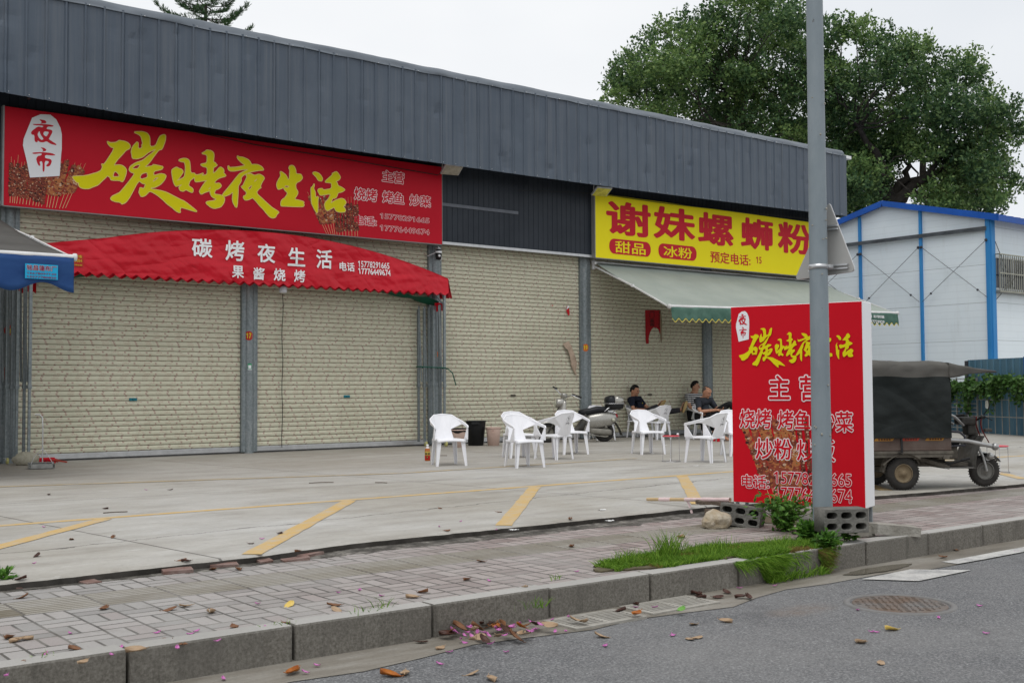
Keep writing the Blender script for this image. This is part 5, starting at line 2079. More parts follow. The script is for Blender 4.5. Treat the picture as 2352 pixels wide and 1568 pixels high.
def clump(V, Fc, c, r, n, rg, size=.17):
    """leaves gathered on little sprays around a bough end: fuller on top, open below"""
    sprays = max(6, n // 16)
    for _ in range(sprays):
        d = rvec(rg)
        d.z = d.z * .75 + .18
        e = c + Vector((d.x * r[0], d.y * r[1], d.z * r[2])) * (rg.random() ** .45)
        up = (d + Vector((0, 0, .7))).normalized()
        sp = rg.uniform(.16, .36)
        for k in range(16):
            q = e + rvec(rg) * sp * rg.random() ** .5
            ld = (up * .4 + rvec(rg)).normalized()
            leaf(V, Fc, q, ld, (up + rvec(rg) * .8).normalized(), size * rg.uniform(.7, 1.3), size * rg.uniform(.45, .7))


def limb(b, a, c, r0, r1, rg, bend=.12, n=6):
    a, c = Vector(a), Vector(c)
    L = (c - a).length
    pts = [a + (c - a) * i / n + (rvec(rg) * L * bend * math.sin(math.pi * i / n) * .5 if 0 < i < n else Vector()) for i in range(n + 1)]
    b.tube(pts, [r0 + (r1 - r0) * i / n for i in range(n + 1)], 8)
    return pts


def banyan(label, base, fork, clumps, depth, seed, dr=3.5, r_m=1.0):
    rg = random.Random(seed)
    t = thing('banyan_tree', label, 'tree', base, 0, 'big trees behind the shops')
    off = Vector(base)
    fk = Vector(fork) - off
    b = MB()
    limb(b, (0, 0, 0), fk, .75, .5, rg, .06)
    pts = []
    V, Fc, V2, F2 = [], [], [], []
    for i, (x, y, rad) in enumerate(clumps):
        dd = depth + rg.uniform(-dr, dr)
        c = at_depth(x, y, dd) - off
        r = (rad * rg.uniform(.9, 1.15), rad * rg.uniform(.9, 1.15), rad * rg.uniform(.8, 1.05))
        pts.append((c, rad))
        n = int(940 * r_m * rad * rad / 1.3)
        if rg.random() < (.72 if i > 24 else .45):  # outline clumps more often take bright leaves: light painted into leaf colour
            clump(V, Fc, c, r, n, rg)
        else:
            clump(V2, F2, c, r, n, rg)
    mains = []
    for k in range(7):
        c, _ = pts[(k * len(pts)) // 7]
        mid = fk + (c - fk) * .55 + Vector((0, 0, -.6))
        limb(b, fk, mid, .22, .10, rg, .15)
        mains.append(mid)
    for c, _ in pts:
        m_ = min(mains, key=lambda q: (q - c).length)
        limb(b, m_, c, .045, .014, rg, .2, 5)
    b.build('trunk', M_BARK, t)
    leaf_mesh('crown', V, Fc, M_LEAF, t)
    leaf_mesh('crown_lit_clumps', V2, F2, M_LEAF2, t)
    return t


rg = random.Random(77)
OUT_L = [(1412, 232), (1425, 200), (1420, 165), (1450, 128), (1490, 100), (1522, 72), (1556, 66), (1590, 88), (1628, 45), (1655, 18), (1662, -14), (1705, 5), (1722, -16), (1756, 8), (1760, -14), (1798, 30), (1838, 48), (1868, 60)]
INN_L = []
for x in range(1430, 1900, 46):
    for y in range(70, 340, 44):
        top = 20 + max(0, (1640 - x)) * .60 + max(0, x - 1760) * .35
        if y > top + 32 and y < 235 + (x - 1400) * .26:
            INN_L.append((x + rg.uniform(-20, 20), y + rg.uniform(-18, 18)))
cl = [(x, y, rg.uniform(.55, .95)) for x, y in OUT_L] + [(x, y, rg.uniform(.85, 1.35)) for x, y in INN_L]
banyan('broad dark green banyan tree rising behind the roof left of the pole', (42.5, 35.5, -.4), at_depth(1680, 420, 50), cl, 50, 5)
OUT_R = [(1905, 78), (1932, 92), (1965, 75), (1986, 66), (2004, 105), (2026, 92), (2058, 118), (2078, 128), (2100, 112), (2116, 110), (2150, 136), (2178, 165), (2216, 178), (2226, 146), (2252, 182), (2272, 220), (2302, 256), (2330, 300), (2345, 318), (2282, 322), (2296, 372), (2318, 408), (2280, 420), (2288, 452), (2240, 470), (2200, 488), (2168, 478)]
INN_R = []
for x in range(1905, 2310, 46):
    for y in range(120, 500, 44):
        top = 85 + max(0, x - 2120) * .85
        low = 510 if x < 2030 else (395 if x < 2160 else 500)
        if y > top + 36 and y < low and not (2030 < x < 2160 and y > 370) and rg.random() < .93:
            INN_R.append((x + rg.uniform(-20, 20), y + rg.uniform(-18, 18)))
INN_R += [(x_, y_) for x_ in (1920, 1960, 2000, 2030) for y_ in (350, 400, 445)] + [(2075, 300), (2110, 330), (2060, 350), (2150, 320), (2200, 350), (2230, 400), (2140, 470), (2195, 440), (2150, 455), (1985, 500), (1960, 470), (1935, 430)]
cl = [(x, y, rg.uniform(.55, .95)) for x, y in OUT_R] + [(x, y, rg.uniform(.8, 1.25)) for x, y in INN_R]
tr = banyan('wide banyan tree with bare limbs showing above the blue roof', (45.5, 27.8, -.4), at_depth(2050, 470, 48), cl, 48, 9)
b = MB()
rg = random.Random(3)
limb(b, at_depth(2035, 475, 48), at_depth(2145, 395, 47), .28, .15, rg, .06)
limb(b, at_depth(2090, 440, 47.5), at_depth(2200, 475, 47), .16, .07, rg, .06)
limb(b, at_depth(2110, 420, 47), at_depth(2190, 330, 47), .15, .06, rg, .06)
o = b.build('limb', M_BARK)
o.parent = tr
o.location = -Vector(tr.location)

# Norfolk pine whose top shows over the roof at the left
base = at_depth(468, 400, 52)
t = thing('pine_tree', 'tiered pine tree top peeping over the roof at the upper left', 'tree', (base.x, base.y, -.4))
off = Vector((base.x, base.y, -.4))
rg = random.Random(12)
b = MB()
b.tube([(0, 0, 0), (0, 0, 10), (.05, 0, 19.3)], [.3, .2, .07], 10)
V, Fc = [], []
zt = at_depth(468, 0, 52).z + .4


def needles(p, d, n, L, spread):
    for _ in range(n):
        nd = (d * .6 + rvec(rg) * spread + Vector((0, 0, .35))).normalized()
        leaf(V, Fc, p + rvec(rg) * .04, nd, rvec(rg), L * rg.uniform(.7, 1.2), .028)


for tier in range(9):
    z = zt - 2.6 + tier * .62
    rad = 2.2 - .12 * tier
    nb = 7
    for k in range(nb):
        a = 2 * math.pi * (k + tier * .37) / nb + rg.uniform(-.15, .15)
        L = rad * rg.uniform(.8, 1.1)
        pts = []
        for i in range(9):
            f = i / 8
            pts.append(Vector((math.cos(a) * L * f, math.sin(a) * L * f, z - .20 * math.sin(f * 2.2) * L * .5 + .5 * f * f * f)))
        b.tube(pts, [.035 - .028 * i / 8 for i in range(9)], 5)
        for i in range(3, 9):
            p = pts[i]
            d = (pts[i] - pts[i - 1]).normalized()
            if i < 8 and rg.random() < .3:
                continue
            needles(p, d, 20 if i > 5 else 7, .24, .55)
            for s in (-1, 1):
                side = Vector((-math.sin(a), math.cos(a), 0)) * s
                e = p + side * .35 * (1.2 - i / 9) + d * .18 + Vector((0, 0, .06))
                b.tube([p, e], .008, 4)
                for q in range(4):
                    needles(p + (e - p) * (q + 1) / 4, (e - p).normalized(), 7, .20, .6)
b.build('trunk', M_BARK, t)
leaf_mesh('crown', V, Fc, M_PINE, t)

# bush and weeds round the pole's foot


def bush(label, c, h, spread, nst, seed, name='bush', cat='bush', size=.06, m=None):
    rg = random.Random(seed)
    t = thing(name, label, cat, c)
    b = MB()
    V, Fc = [], []
    for _ in range(nst):
        a, lean = rg.uniform(0, 6.28), rg.uniform(.15, 1.0) * spread
        hh = h * rg.uniform(.5, 1.0)
        pts = [Vector((math.cos(a) * lean * f * (.4 + .6 * f), math.sin(a) * lean * f * (.4 + .6 * f), hh * f * (1.15 - .25 * f))) for f in (0, .25, .5, .75, 1)]
        b.tube(pts, [.006, .005, .004, .003, .002], 5)
        for i in range(1, 5):
            for k in range(5):
                p = pts[i] + rvec(rg) * .03
                d = (rvec(rg) + Vector((0, 0, .2))).normalized()
                stem = p + d * size * .6
                for s in (-.7, 0, .7):
                    dd = (d + d.cross(Vector((0, 0, 1))) * s).normalized()
                    leaf(V, Fc, stem, dd, (Vector((0, 0, 1)) + rvec(rg) * .5).normalized(), size * rg.uniform(.8, 1.3), size * .55)
    b.build('stem', mat('green_stem', (0.09, 0.11, 0.04), 0.8), t)
    leaf_mesh('foliage', V, Fc, m or M_BUSH, t)
    return t


q = on_ground(1800, 1218, -.05)
bush('leafy green bush growing at the foot of the pole', (q.x, q.y, -.05), .31, .30, 30, 1, size=.046)
q = on_ground(1858, 1240, -.05)
bush('small weed tuft left of the pole base', (q.x, q.y, -.05), .12, .12, 14, 2, 'weed', 'weed', .05)
q = on_ground(1912, 1258, -.04)
bush('leafy weed growing on the kerb in front of the slab', (q.x, q.y + .06, -.045), .10, .11, 13, 3, 'weed', 'weed', .036)
q = on_ground(1950, 1240, -.04)
bush('sprig of weed at the right corner of the slab', (q.x, q.y + .02, -.05), .20, .06, 6, 4, 'weed', 'weed', .05)
q = on_ground(8, 1346, -.05)
bush('weed sprouting at the yard edge by the left border', (q.x, q.y, -.05), .08, .05, 5, 5, 'weed', 'weed', .045)

# bare earth the grass is rooted in
b = MB()
rg = random.Random(31)
b.prism([(6.15 + 1.12 * math.cos(6.283 * k / 48) * rg.uniform(.9, 1.04), 5.60 + .30 * math.sin(6.283 * k / 48) * rg.uniform(.75, 1.1) - (.02 if k > 24 else 0)) for k in range(48)], .010, lambda u, v, w: (u, max(v, 5.372), -.050 + w))
tag(b.build('soil', mat('patch_soil', (0.06, 0.048, 0.03), 0.95, col2=(0.13, 0.115, 0.07), vscale=14, bump=.6)), kind='structure')
# grass patch spilling over the kerb
rg = random.Random(6)
V, Fc, V2, F2 = [], [], [], []


def blade(V, Fc, p, d, L, w):
    k = len(V)
    s = d.cross(Vector((rg.uniform(-1, 1), rg.uniform(-1, 1), .2)))
    s.normalize()
    mid = p + d * L * .55
    tip = p + d * L + Vector((d.x, d.y, 0)) * L * .25 - Vector((0, 0, L * .12))
    V += [p - s * w, p + s * w, mid + s * w * .8, mid - s * w * .8, tip]
    Fc += [(k, k + 1, k + 2, k + 3), (k + 3, k + 2, k + 4)]


for _ in range(40000):
    x = rg.uniform(5.12, 7.22)
    y = rg.uniform(5.24, 5.98)
    f = (x - 5.12) / 2.1
    top = 5.70 + .20 * math.sin(f * 3.2) - .16 * f + .05 * mnoise.noise(Vector((x * 4, 2, 0)))
    lowe = 5.35 + (.12 if x < 5.40 else 0) + .04 * mnoise.noise(Vector((x * 5, 7, 0))) - (.12 if 6.15 < x else 0)
    if not (lowe < y < top):
        continue
    dens = mnoise.noise(Vector((x * 3.2, y * 5, 1)))
    if dens < -.42:
        continue
    d = (Vector((rg.uniform(-1, 1), rg.uniform(-1, 1), 1.0))).normalized()
    L = rg.uniform(.03, .068) * (1 + .5 * dens)
    dry = mnoise.noise(Vector((x * 2.3 + 5, y * 4, 8))) > .28 or (5.15 < x < 5.42 and y < 5.46)
    blade(V2 if dry else V, F2 if dry else Fc, Vector((x, y, -.052 if y > 5.37 else -.043)), d, L * (.7 if dry else 1), .0022)
for cx, cy, n, h, sp in ((5.75, 5.62, 170, .25, .10), (5.35, 5.60, 60, .14, .08), (6.05, 5.52, 60, .14, .10), (5.55, 5.50, 80, .12, .10), (6.75, 5.42, 120, .12, .15), (5.45, 5.72, 70, .12, .10), (6.35, 5.62, 90, .13, .16), (6.1, 5.78, 60, .11, .14), (6.9, 5.55, 70, .12, .12), (5.95, 5.42, 80, .10, .12)):
    for _ in range(n):
        p = Vector((cx + rg.gauss(0, sp * .5), cy + rg.gauss(0, sp * .4), -.05))
        d = Vector((rg.uniform(-.6, .6), rg.uniform(-.6, .6), 1.2)).normalized()
        blade(V, Fc, p, d, h * rg.uniform(.5, 1.1), .0025)
for x0, x1, n, dl in ((6.26, 6.52, 1500, .20), (6.0, 6.3, 250, .05), (6.52, 6.80, 110, .10), (6.92, 7.06, 800, .16)):
    for _ in range(n):
        x = x0 + (x1 - x0) * rg.random()
        z = -.045 - dl * rg.random() ** 1.5 * math.sin(math.pi * (.1 + .85 * (x - x0) / (x1 - x0)))
        d = Vector((rg.uniform(-.5, .5), -1.0, rg.uniform(-1.4, .4))).normalized()
        dry = x0 > 6.9 and rg.random() < .6
        blade(V2 if dry else V, F2 if dry else Fc, Vector((x, 5.25 - .03 * rg.random(), z)), d, rg.uniform(.04, .10), .0022)
for _ in range(230):
    x = rg.uniform(6.3, 6.95)
    p = Vector((x, 5.20 - .05 * rg.random(), -.215))
    blade(V, Fc, p, Vector((rg.uniform(-.9, .9), rg.uniform(-.9, .3), 1)).normalized(), rg.uniform(.04, .13), .0028)
o = leaf_mesh('grass', V, Fc, M_GRASS)
tag(o, 'patch of bright green grass spilling over the kerb', 'grass', None, 'stuff')
o = leaf_mesh('dry_grass', V2, F2, M_DRYG)
tag(o, 'dry brown grass among the green patch at the kerb', 'grass', None, 'stuff')
# tufts in the joints
V, Fc = [], []
for px, py_, n, h in ((640, 1268, 14, .07), (1235, 1395, 26, .08), (650, 1437, 16, .05), (820, 1412, 14, .05), (870, 1400, 18, .10), (1270, 1330, 12, .04), (2280, 1105, 40, .10), (2140, 1118, 60, .05), (2160, 1117, 60, .05), (2180, 1116, 60, .05), (100, 1512, 10, .05), (720, 1258, 12, .05), (2010, 1320, 0, 0)):
    q = on_ground(px, py_, -.05)
    for _ in range(n):
        p = q + Vector((rg.gauss(0, .05), rg.gauss(0, .02), 0))
        blade(V, Fc, p, Vector((rg.uniform(-.8, .8), rg.uniform(-.8, .8), 1)).normalized(), h * rg.uniform(.5, 1.2), .0024)
tag(leaf_mesh('weed_tufts', V, Fc, M_GRASS), 'thin grass tufts growing from paving joints', 'grass', None, 'stuff')

# ================================================================== WHITE PREFAB BUILDING, FENCE, VINES


def m_panel(name='white_sandwich_panel'):
    g = NG(name)
    v, x, y, z = g.obj()
    a = g.noise(v, 0.9, 5, 0.6)
    st = g.noise(v, 2.0, 6, 0.7, (1.6, 1.6, 0.25))
    col = g.ramp(a, (0.3, (0.74, 0.82, 0.87)), (0.7, (0.79, 0.86, 0.90)))
    col = g.mix(g.ramp(st, (0.55, 0.0), (0.8, 0.3)), col, (0.43, 0.45, 0.45))
    s = g.mth('FRACT', g.mth('DIVIDE', z, 0.192))
    col = g.mix(g.mth('MULTIPLY', g.mth('LESS_THAN', s, 0.06), 0.16), col, (0.33, 0.36, 0.38))
    s2 = g.mth('FRACT', g.mth('DIVIDE', g.mth('SUBTRACT', z, 0.30), 1.06))
    col = g.mix(g.mth('MULTIPLY', g.mth('LESS_THAN', s2, 0.012), 0.7), col, (0.22, 0.24, 0.25))
    hb = g.mth('MINIMUM', g.mth('MULTIPLY', s, 6.0), 1.0)
    g.bump(hb, 0.15, 0.008)
    return g.done(col, 0.45)


M_PANEL = m_panel()
M_BLUE = mat('blue_steel', (0.028, 0.20, 0.50), 0.5, col2=(0.05, 0.26, 0.56), vscale=2.0, vstretch=(1, 1, .3))
M_BROOF = mat('royal_blue_trim', (0.012, 0.085, 0.38), 0.42, var=0.15, vscale=1.5)
M_DKST = mat('dark_steel_rod', (0.06, 0.06, 0.07), 0.5, 0.4)
M_GLASSD = mat('dark_window_glass', (0.02, 0.025, 0.045), 0.08, spec=0.6)
wb = thing('prefab_building', 'two storey white panel building with blue posts and blue roof edge', 'building', (30, 16.7, 0))
H0, H1, DY, LX = 5.84, 6.62, 6.6, 14.0          # eaves, ridge, depth across the gable, length
b = MB()
g_ = [(0, 0, 0), (0, DY, 0), (0, DY, H0), (0, DY / 2, H1), (0, 0, H0)]
n = 5
b.add(g_ + [(LX, y, z) for _, y, z in g_], [(0, 1, 2, 3, 4), (9, 8, 7, 6, 5), (0, 4, 9, 5), (1, 6, 7, 2)])
b.build('wall', M_PANEL, wb)
b = MB()
for s in (0, 1):
    y0, y1 = (-.32, DY / 2) if s == 0 else (DY + .32, DY / 2)
    zz = H0 - .32 * (H1 - H0) / (DY / 2)
    for k in range(2):
        pass
    vs = [(-.14, y0, zz + .05), (LX + .2, y0, zz + .05), (LX + .2, y1, H1 + .06), (-.14, y1, H1 + .06)]
    b.add([(x, y, z + d) for d in (0, .05) for x, y, z in vs], [(0, 1, 2, 3), (7, 6, 5, 4), (0, 4, 5, 1), (1, 5, 6, 2), (2, 6, 7, 3), (3, 7, 4, 0)])
for i in range(36):
    b.bar((-.05 + i * .39, -.30, H0 + .05), (-.05 + i * .39, DY / 2, H1 + .12), .05, .03)
rf = b.build('roof', M_BROOF, wb)
b = MB()
for y0, y1 in ((-.34, DY / 2), (DY + .34, DY / 2)):
    zz = H0 - .32 * (H1 - H0) / (DY / 2)
    b.bar((-.17, y0, zz + .03), (-.17, y1, H1 + .045), .06, .17)
b.bar((-.2, -.36, H0 - .06), (LX, -.36, H0 - .06), .05, .16)
b.build('verge_trim', M_BROOF, rf)
for y in (0.0, 2.12, 4.2, 6.6):
    b = MB()
    w = .13 if y in (0.0, 6.6) else .08
    top = H0 + (H1 - H0) * min(y, DY - y) / (DY / 2) - .03
    b.cbox((-.035, y + (.03 if y == 0 else 0), top / 2), (.09, w, top), .01)
    if y == 0:
        b.cbox((.05, -.035, top / 2), (.20, .09, top), .01)
    b.build('post', M_BLUE, wb)
b = MB()
b.cbox((6.0, -.035, H0 / 2), (.1, .09, H0), .01)
b.build('post', M_BLUE, wb)
b = MB()
b.cbox((-.075, DY / 2, 5.555), (.05, DY - .1, .11), .006)
b.cbox((-.105, DY / 2, 5.50), (.02, DY - .1, .012), .002)
b.build('tie_beam', mat('zinc_channel', (0.10, 0.11, 0.12), 0.45, 0.5, var=0.3, vscale=3), wb)
for (y0, y1) in ((.06, 2.07), (2.17, 4.15), (4.25, 6.5)):
    for za, zc in ((5.22, 3.62), (3.62, 5.22)):
        b = MB()
        b.tube([(-.095, y0, za - (.0)), (-.095, y1, zc)], .0075, 5)
        lo = (y1, zc) if zc < za else (y0, za)
        hi = (y0, za) if zc < za else (y1, zc)
        p = (lo[0] + (hi[0] - lo[0]) * .14, lo[1] + (hi[1] - lo[1]) * .14)
        b.ball((-.095, p[0], p[1]), .035, 8, 5)
        b.ball((-.095, hi[0], hi[1]), .045, 8, 5)
        b.build('brace_rod', M_DKST, wb)
for xa, xc in ((.15, 5.9), (5.9, .15)):
    b = MB()
    b.tube([(xa if xa < 1 else 2.5, -.06, 5.22 if xa < 1 else 5.05), (1.15 if xa < 1 else .15, -.06, 3.9 if xa < 1 else 3.55)], .010, 5)
    b.build('brace_rod', M_DKST, wb)
# barred window on the long side
b = MB()
X0, X1, Z0, Z1 = .16, 2.3, 3.86, 4.76
for c, s in (((X0, -.02, (Z0 + Z1) / 2), (.06, .06, Z1 - Z0)), ((X1, -.02, (Z0 + Z1) / 2), (.06, .06, Z1 - Z0)), (((X0 + X1) / 2, -.02, Z0), (X1 - X0, .06, .06)), (((X0 + X1) / 2, -.02, Z1), (X1 - X0, .06, .06)), ((1.12, -.025, (Z0 + Z1) / 2), (.07, .06, Z1 - Z0))):
    b.cbox(c, s, .004)
wn_ = b.build('window', mat('white_window_frame', (0.6, 0.62, 0.63), 0.45), wb)
b = MB()
b.box(((X0 + X1) / 2, -.006, (Z0 + Z1) / 2), (X1 - X0, .01, Z1 - Z0))
b.build('pane', M_GLASSD, wn_)
b = MB()
for i in range(20):
    x = X0 - .03 + i * (X1 - X0 + .06) / 19
    b.bar((x, -.20, Z0 - .08), (x, -.20, Z1 + .06), .022)
for z in (Z0 - .08, (Z0 + Z1) / 2 - .02, Z1 + .06):
    b.bar((X0 - .05, -.205, z), (X1 + .05, -.205, z), .035, .03)
for z in (Z0 - .08, Z1 + .06):
    b.bar((X0 - .03, -.205, z), (X0 - .03, 0, z), .03)
    b.bar((X1 + .03, -.205, z), (X1 + .03, 0, z), .03)
b.build('window_bars', mat('stainless_bar', (0.33, 0.33, 0.27), 0.35, 0.6, var=0.2), wn_)
b = MB()
b.cbox(((X0 + X1) / 2, -.1, Z0 - .10), (X1 - X0 + .1, .2, .03), .004)
b.build('sill', mat('zinc_channel2', (0.25, 0.25, 0.24), 0.45, 0.5), wn_)

# blue sheet fence, bar grille and vines at the right edge
FP, FD = Vector((25.49, 13.47, 0)), Vector((1.34, 2.48, 0)).normalized()
M_BSHEET = mat('faded_blue_sheet', (0.055, 0.135, 0.20), 0.5, col2=(0.10, 0.20, 0.27), vscale=3, vstretch=(1, 1, .25))
M_BSHEET2 = mat('deep_blue_edge', (0.02, 0.09, 0.36), 0.5, var=0.2)
ang = math.atan2(FD.y, FD.x)
t = thing('sheet_fence', 'blue corrugated sheet fence overgrown with vines in front of the white building', 'fence', FP, ang)
b = MB()
xs, k = [], -4.0
while k < 4.4:
    xs += [(k, 0), (k + .16, 0), (k + .18, .025), (k + .22, .025), (k + .24, 0)]
    k += .26
for lo, hi, top in ((-4.0, -.25, 1.3), (-.25, 2.2, 1.80), (2.2, 4.4, 1.2)):
    sel = [q for q in xs if lo <= q[0] <= hi]
    vs = []
    for x, d in sel:
        vs += [(x, d, 0), (x, d, top)]
    b.add(vs, [(2 * i, 2 * i + 2, 2 * i + 3, 2 * i + 1) for i in range(len(sel) - 1)])
b.raw('sheet', M_BSHEET, t)
for x, top in ((-.22, 1.82), (2.2, 1.78), (-3.2, 1.35)):
    b = MB()
    b.cbox((x, .06, top / 2), (.08, .06, top), .005)
    b.build('fence_post', M_BSHEET2 if x == -.22 else M_DKST, t)
M_SS = mat('stainless_rail', (0.36, 0.35, 0.32), 0.35, 0.6, var=0.2)
t2 = thing('bar_grille', 'stainless bar grille leaning along the blue sheet fence', 'grille', FP, ang)
b = MB()
for i in range(13):
    z = .12 + i * .10
    b.bar((1.5, .22, z), (4.2, .22, z), .016)
for x in (1.5, 2.4, 3.3, 4.2):
    b.bar((x, .22, .02), (x, .22, 1.36), .03)
for z in (.82, .42, 1.22):
    b.bar((-3.5, .2, z), (1.5, .2, z), .02)
for i in range(18):
    x = -3.4 + i * .28
    b.bar((x, .2, 0.02), (x, .2, 1.3), .016)
b.build('bar_panel', M_SS, t2)
rg = random.Random(15)
V, Fc = [], []
vt = thing('vine', 'leafy green vine draped over the blue fence top', 'plant', FP, ang)
b = MB()
for _ in range(150):
    x = rg.uniform(-3.6, 4.1)
    top = 1.18 + .16 * mnoise.noise(Vector((x * 1.3, 0, 3))) + (.12 if x < .6 else 0)
    drop = abs(rg.gauss(0, .28)) + (.35 if rg.random() < .12 else 0) + (.25 if x < .1 else 0) * rg.random()
    p0 = Vector((x, .26 + rg.uniform(-.05, .12), top))
    pts = [p0 + Vector((.06 * math.sin(i * 1.3 + x), .03 * math.sin(i + x * 3), -drop * i / 5)) for i in range(6)]
    b.tube(pts, .004, 4)
    for p in pts:
        for k in range(7):
            leaf(V, Fc, p + rvec(rg) * .07, (rvec(rg) + Vector((0, .4, -.3))).normalized(), (Vector((0, 1, .5)) + rvec(rg) * .6).normalized(), rg.uniform(.07, .12), rg.uniform(.06, .10))
for _ in range(26):
    x = rg.uniform(-3.6, 2.0)
    p0 = Vector((x, .24, 1.2))
    for i in range(5):
        p = p0 + Vector((.05 * i * rg.uniform(-1, 1), 0, .05 * i))
        for k in range(4):
            leaf(V, Fc, p + rvec(rg) * .05, rvec(rg), (Vector((0, 1, .5)) + rvec(rg) * .6).normalized(), .09, .08)
b.build('stem', mat('vine_stem', (0.08, 0.07, 0.035), 0.8), vt)
leaf_mesh('foliage', V, Fc, M_VINE, vt)
b = MB()
bag = at_depth(2338, 950, 28.0)
b.grid(lambda u, v: (bag.x + .35 * (1 + .25 * mnoise.noise(Vector((u * 5, v * 5, 2)))) * math.cos(6.283 * u) * math.sin(math.pi * (.08 + .9 * v)), bag.y + .28 * math.sin(6.283 * u) * math.sin(math.pi * (.08 + .9 * v)) * (1 + .25 * mnoise.noise(Vector((u * 6, v * 6, 5)))), .02 + .75 * (1 - v) + .05 * mnoise.noise(Vector((u * 8, v * 8, 9)))), 30, 16, True)
tag(b.raw('plastic_bag', mat('blue_plastic_film', (0.015, 0.10, 0.40), 0.3, var=0.3, vscale=6)), 'crumpled bright blue plastic sheet by the fence at the right edge', 'plastic sheet')

# ================================================================== CHAIRS
M_CHAIR = mat('white_chair_plastic', (0.80, 0.80, 0.83), 0.32, col2=(0.83, 0.83, 0.855), vscale=3.0)
M_EMB = mat('chair_emblem_ink', (0.03, 0.03, 0.035), 0.5)


def interp(tab, s):
    a = abs(s)
    for (p, u), (q, v) in zip(tab, tab[1:]):
        if p <= a <= q:
            return u + (v - u) * (a - p) / (q - p)
    return tab[-1][1]


XT = [(0, 0), (.135, .130), (.16, .152), (.27, .235), (.40, .268), (.74, .278), (.9, .28)]
YT = [(0, -.25), (.16, -.235), (.27, -.19), (.40, -.07), (.74, .22), (.9, .25)]


def chair_map(s, z, out=0.0):
    w = max(0.0, 1 - abs(s) / .5)
    x = math.copysign(interp(XT, s), s) * (1 + .10 * (z - .42)) if s else 0.0
    y = interp(YT, s) - (z - .42) * .34 * w
    return (x * (1 + out * 2 if abs(s) > .3 else 1), y - out, z)


def make_chair(label, loc, th):
    t = thing('plastic_armchair', label, 'chair', loc, th, 'white plastic armchairs')
    b = MB()
    for s in (-1, 1):
        P = lambda *pts: b.add([chair_map(u * s, z) for u, z in pts], [tuple(range(len(pts)))])
        P((0, .805), (.16, .79), (.085, .56), (0, .56))
        P((.16, .79), (.135, .56), (.085, .56))
        P((.16, .79), (.27, .73), (.135, .56))
        P((.27, .73), (.40, .650), (.135, .56))
        P((.27, .73), (.42, .695), (.40, .650))
        P((.42, .695), (.74, .630), (.705, .600), (.40, .650))
        P((.74, .630), (.775, .41), (.705, .600))
        P((.705, .600), (.775, .41), (.55, .41))
        P((0, .56), (.085, .56), (.135, .56), (.18, .41), (0, .41))
    o = b.build('backrest', M_CHAIR, t, merge=True)
    sm = o.modifiers.new('thickness', 'SOLIDIFY')
    sm.thickness = .016
    sm.offset = 0
    bv = o.modifiers.new('soft_edge', 'BEVEL')
    bv.width = .004
    bv.segments = 2
    # moulded top rim running out along the arms
    b = MB()
    for s in (-1, 1):
        pts = [chair_map(u * s, z) for u, z in ((0, .80), (.16, .786), (.27, .726), (.42, .690), (.74, .626), (.765, .60))]
        b.tube(pts, [.013] * 6, 8)
    b.build('arm_rim', M_CHAIR, t)
    b = MB()
    n = 12

    def sp(u, v):
        x, y = -.235 + .47 * u, -.235 + .47 * v
        return (x * (1 - .14 * (1 - v)), y, .415 - .014 * math.sin(math.pi * u) * math.sin(math.pi * v) - .01 * max(0, v - .8) * 5 * .3)
    b.grid(sp, n, n, True)
    for side in range(4):
        def ap(u, v):
            e = {0: sp(u, 1), 1: sp(u, 0), 2: sp(0, u), 3: sp(1, u)}[side]
            arch = .055 - .028 * math.sin(math.pi * u) ** .5
            ox = {0: (0, .006), 1: (0, -.006), 2: (-.006, 0), 3: (.006, 0)}[side]
            return (e[0] + ox[0] * v, e[1] + ox[1] * v, e[2] - arch * v)
        b.grid(ap, n, 2, True)
    o = b.build('seat', M_CHAIR, t, merge=True)
    o.modifiers.new('thickness', 'SOLIDIFY').thickness = -.006
    for sx, y0, y1, xt, xb in ((-1, .205, .235, .225, .255), (1, .205, .235, .225, .255), (-1, -.205, -.245, .195, .215), (1, -.205, -.245, .195, .215)):
        b = MB()
        fy = 1 if y0 > 0 else -1
        for wx, wy in ((.075, .014), (.014, .065)):
            vs = []
            for z, k, xx, yy in ((.41, 1.0, xt, y0), (0.0, .55, xb, y1)):
                cx, cy = sx * xx, yy
                ex, ey = cx + sx * .012, cy + fy * .012           # outer corner of the L section
                x0, x1 = sorted((ex, ex - sx * wx * k))
                ya, yb = sorted((ey, ey - fy * wy * k))
                vs += [(x0, ya, z), (x1, ya, z), (x1, yb, z), (x0, yb, z)]
            b.add(vs, [(0, 1, 2, 3), (7, 6, 5, 4), (0, 4, 5, 1), (1, 5, 6, 2), (2, 6, 7, 3), (3, 7, 4, 0)])
        b.build('leg', M_CHAIR, t)
    # round bear-face badge printed on the outside of the back
    b = MB()

    def dotp(cx, cz, r, rz_=None, n=8):
        b.add([chair_map(cx + r * math.cos(6.283 * k / n), cz + (rz_ or r) * math.sin(6.283 * k / n), .0115) for k in range(n)], [tuple(range(n))])
    cz = .692
    for k in range(20):
        a = 6.283 * k / 20
        dotp(.046 * math.cos(a), cz + .046 * math.sin(a), .0042)
    for s in (-1, 1):
        dotp(s * .018, cz + .02, .008)
        dotp(s * .010, cz + .004, .006, .007)
    dotp(0, cz - .009, .006, .004)
    dotp(0, cz - .017, .010, .003)
    for k in range(4):
        cx = -.036 + k * .024
        b.add([chair_map(cx + dx, .618 + dz, .0115) for dx, dz in ((-.008, -.008), (.008, -.008), (.008, .008), (-.008, .008))], [(0, 1, 2, 3)])
    b.add([chair_map(dx, .598 + dz, .0115) for dx, dz in ((-.045, -.005), (.045, -.005), (.045, .005), (-.045, .005))], [(0, 1, 2, 3)])
    b.build('emblem', M_EMB, t)
    return t


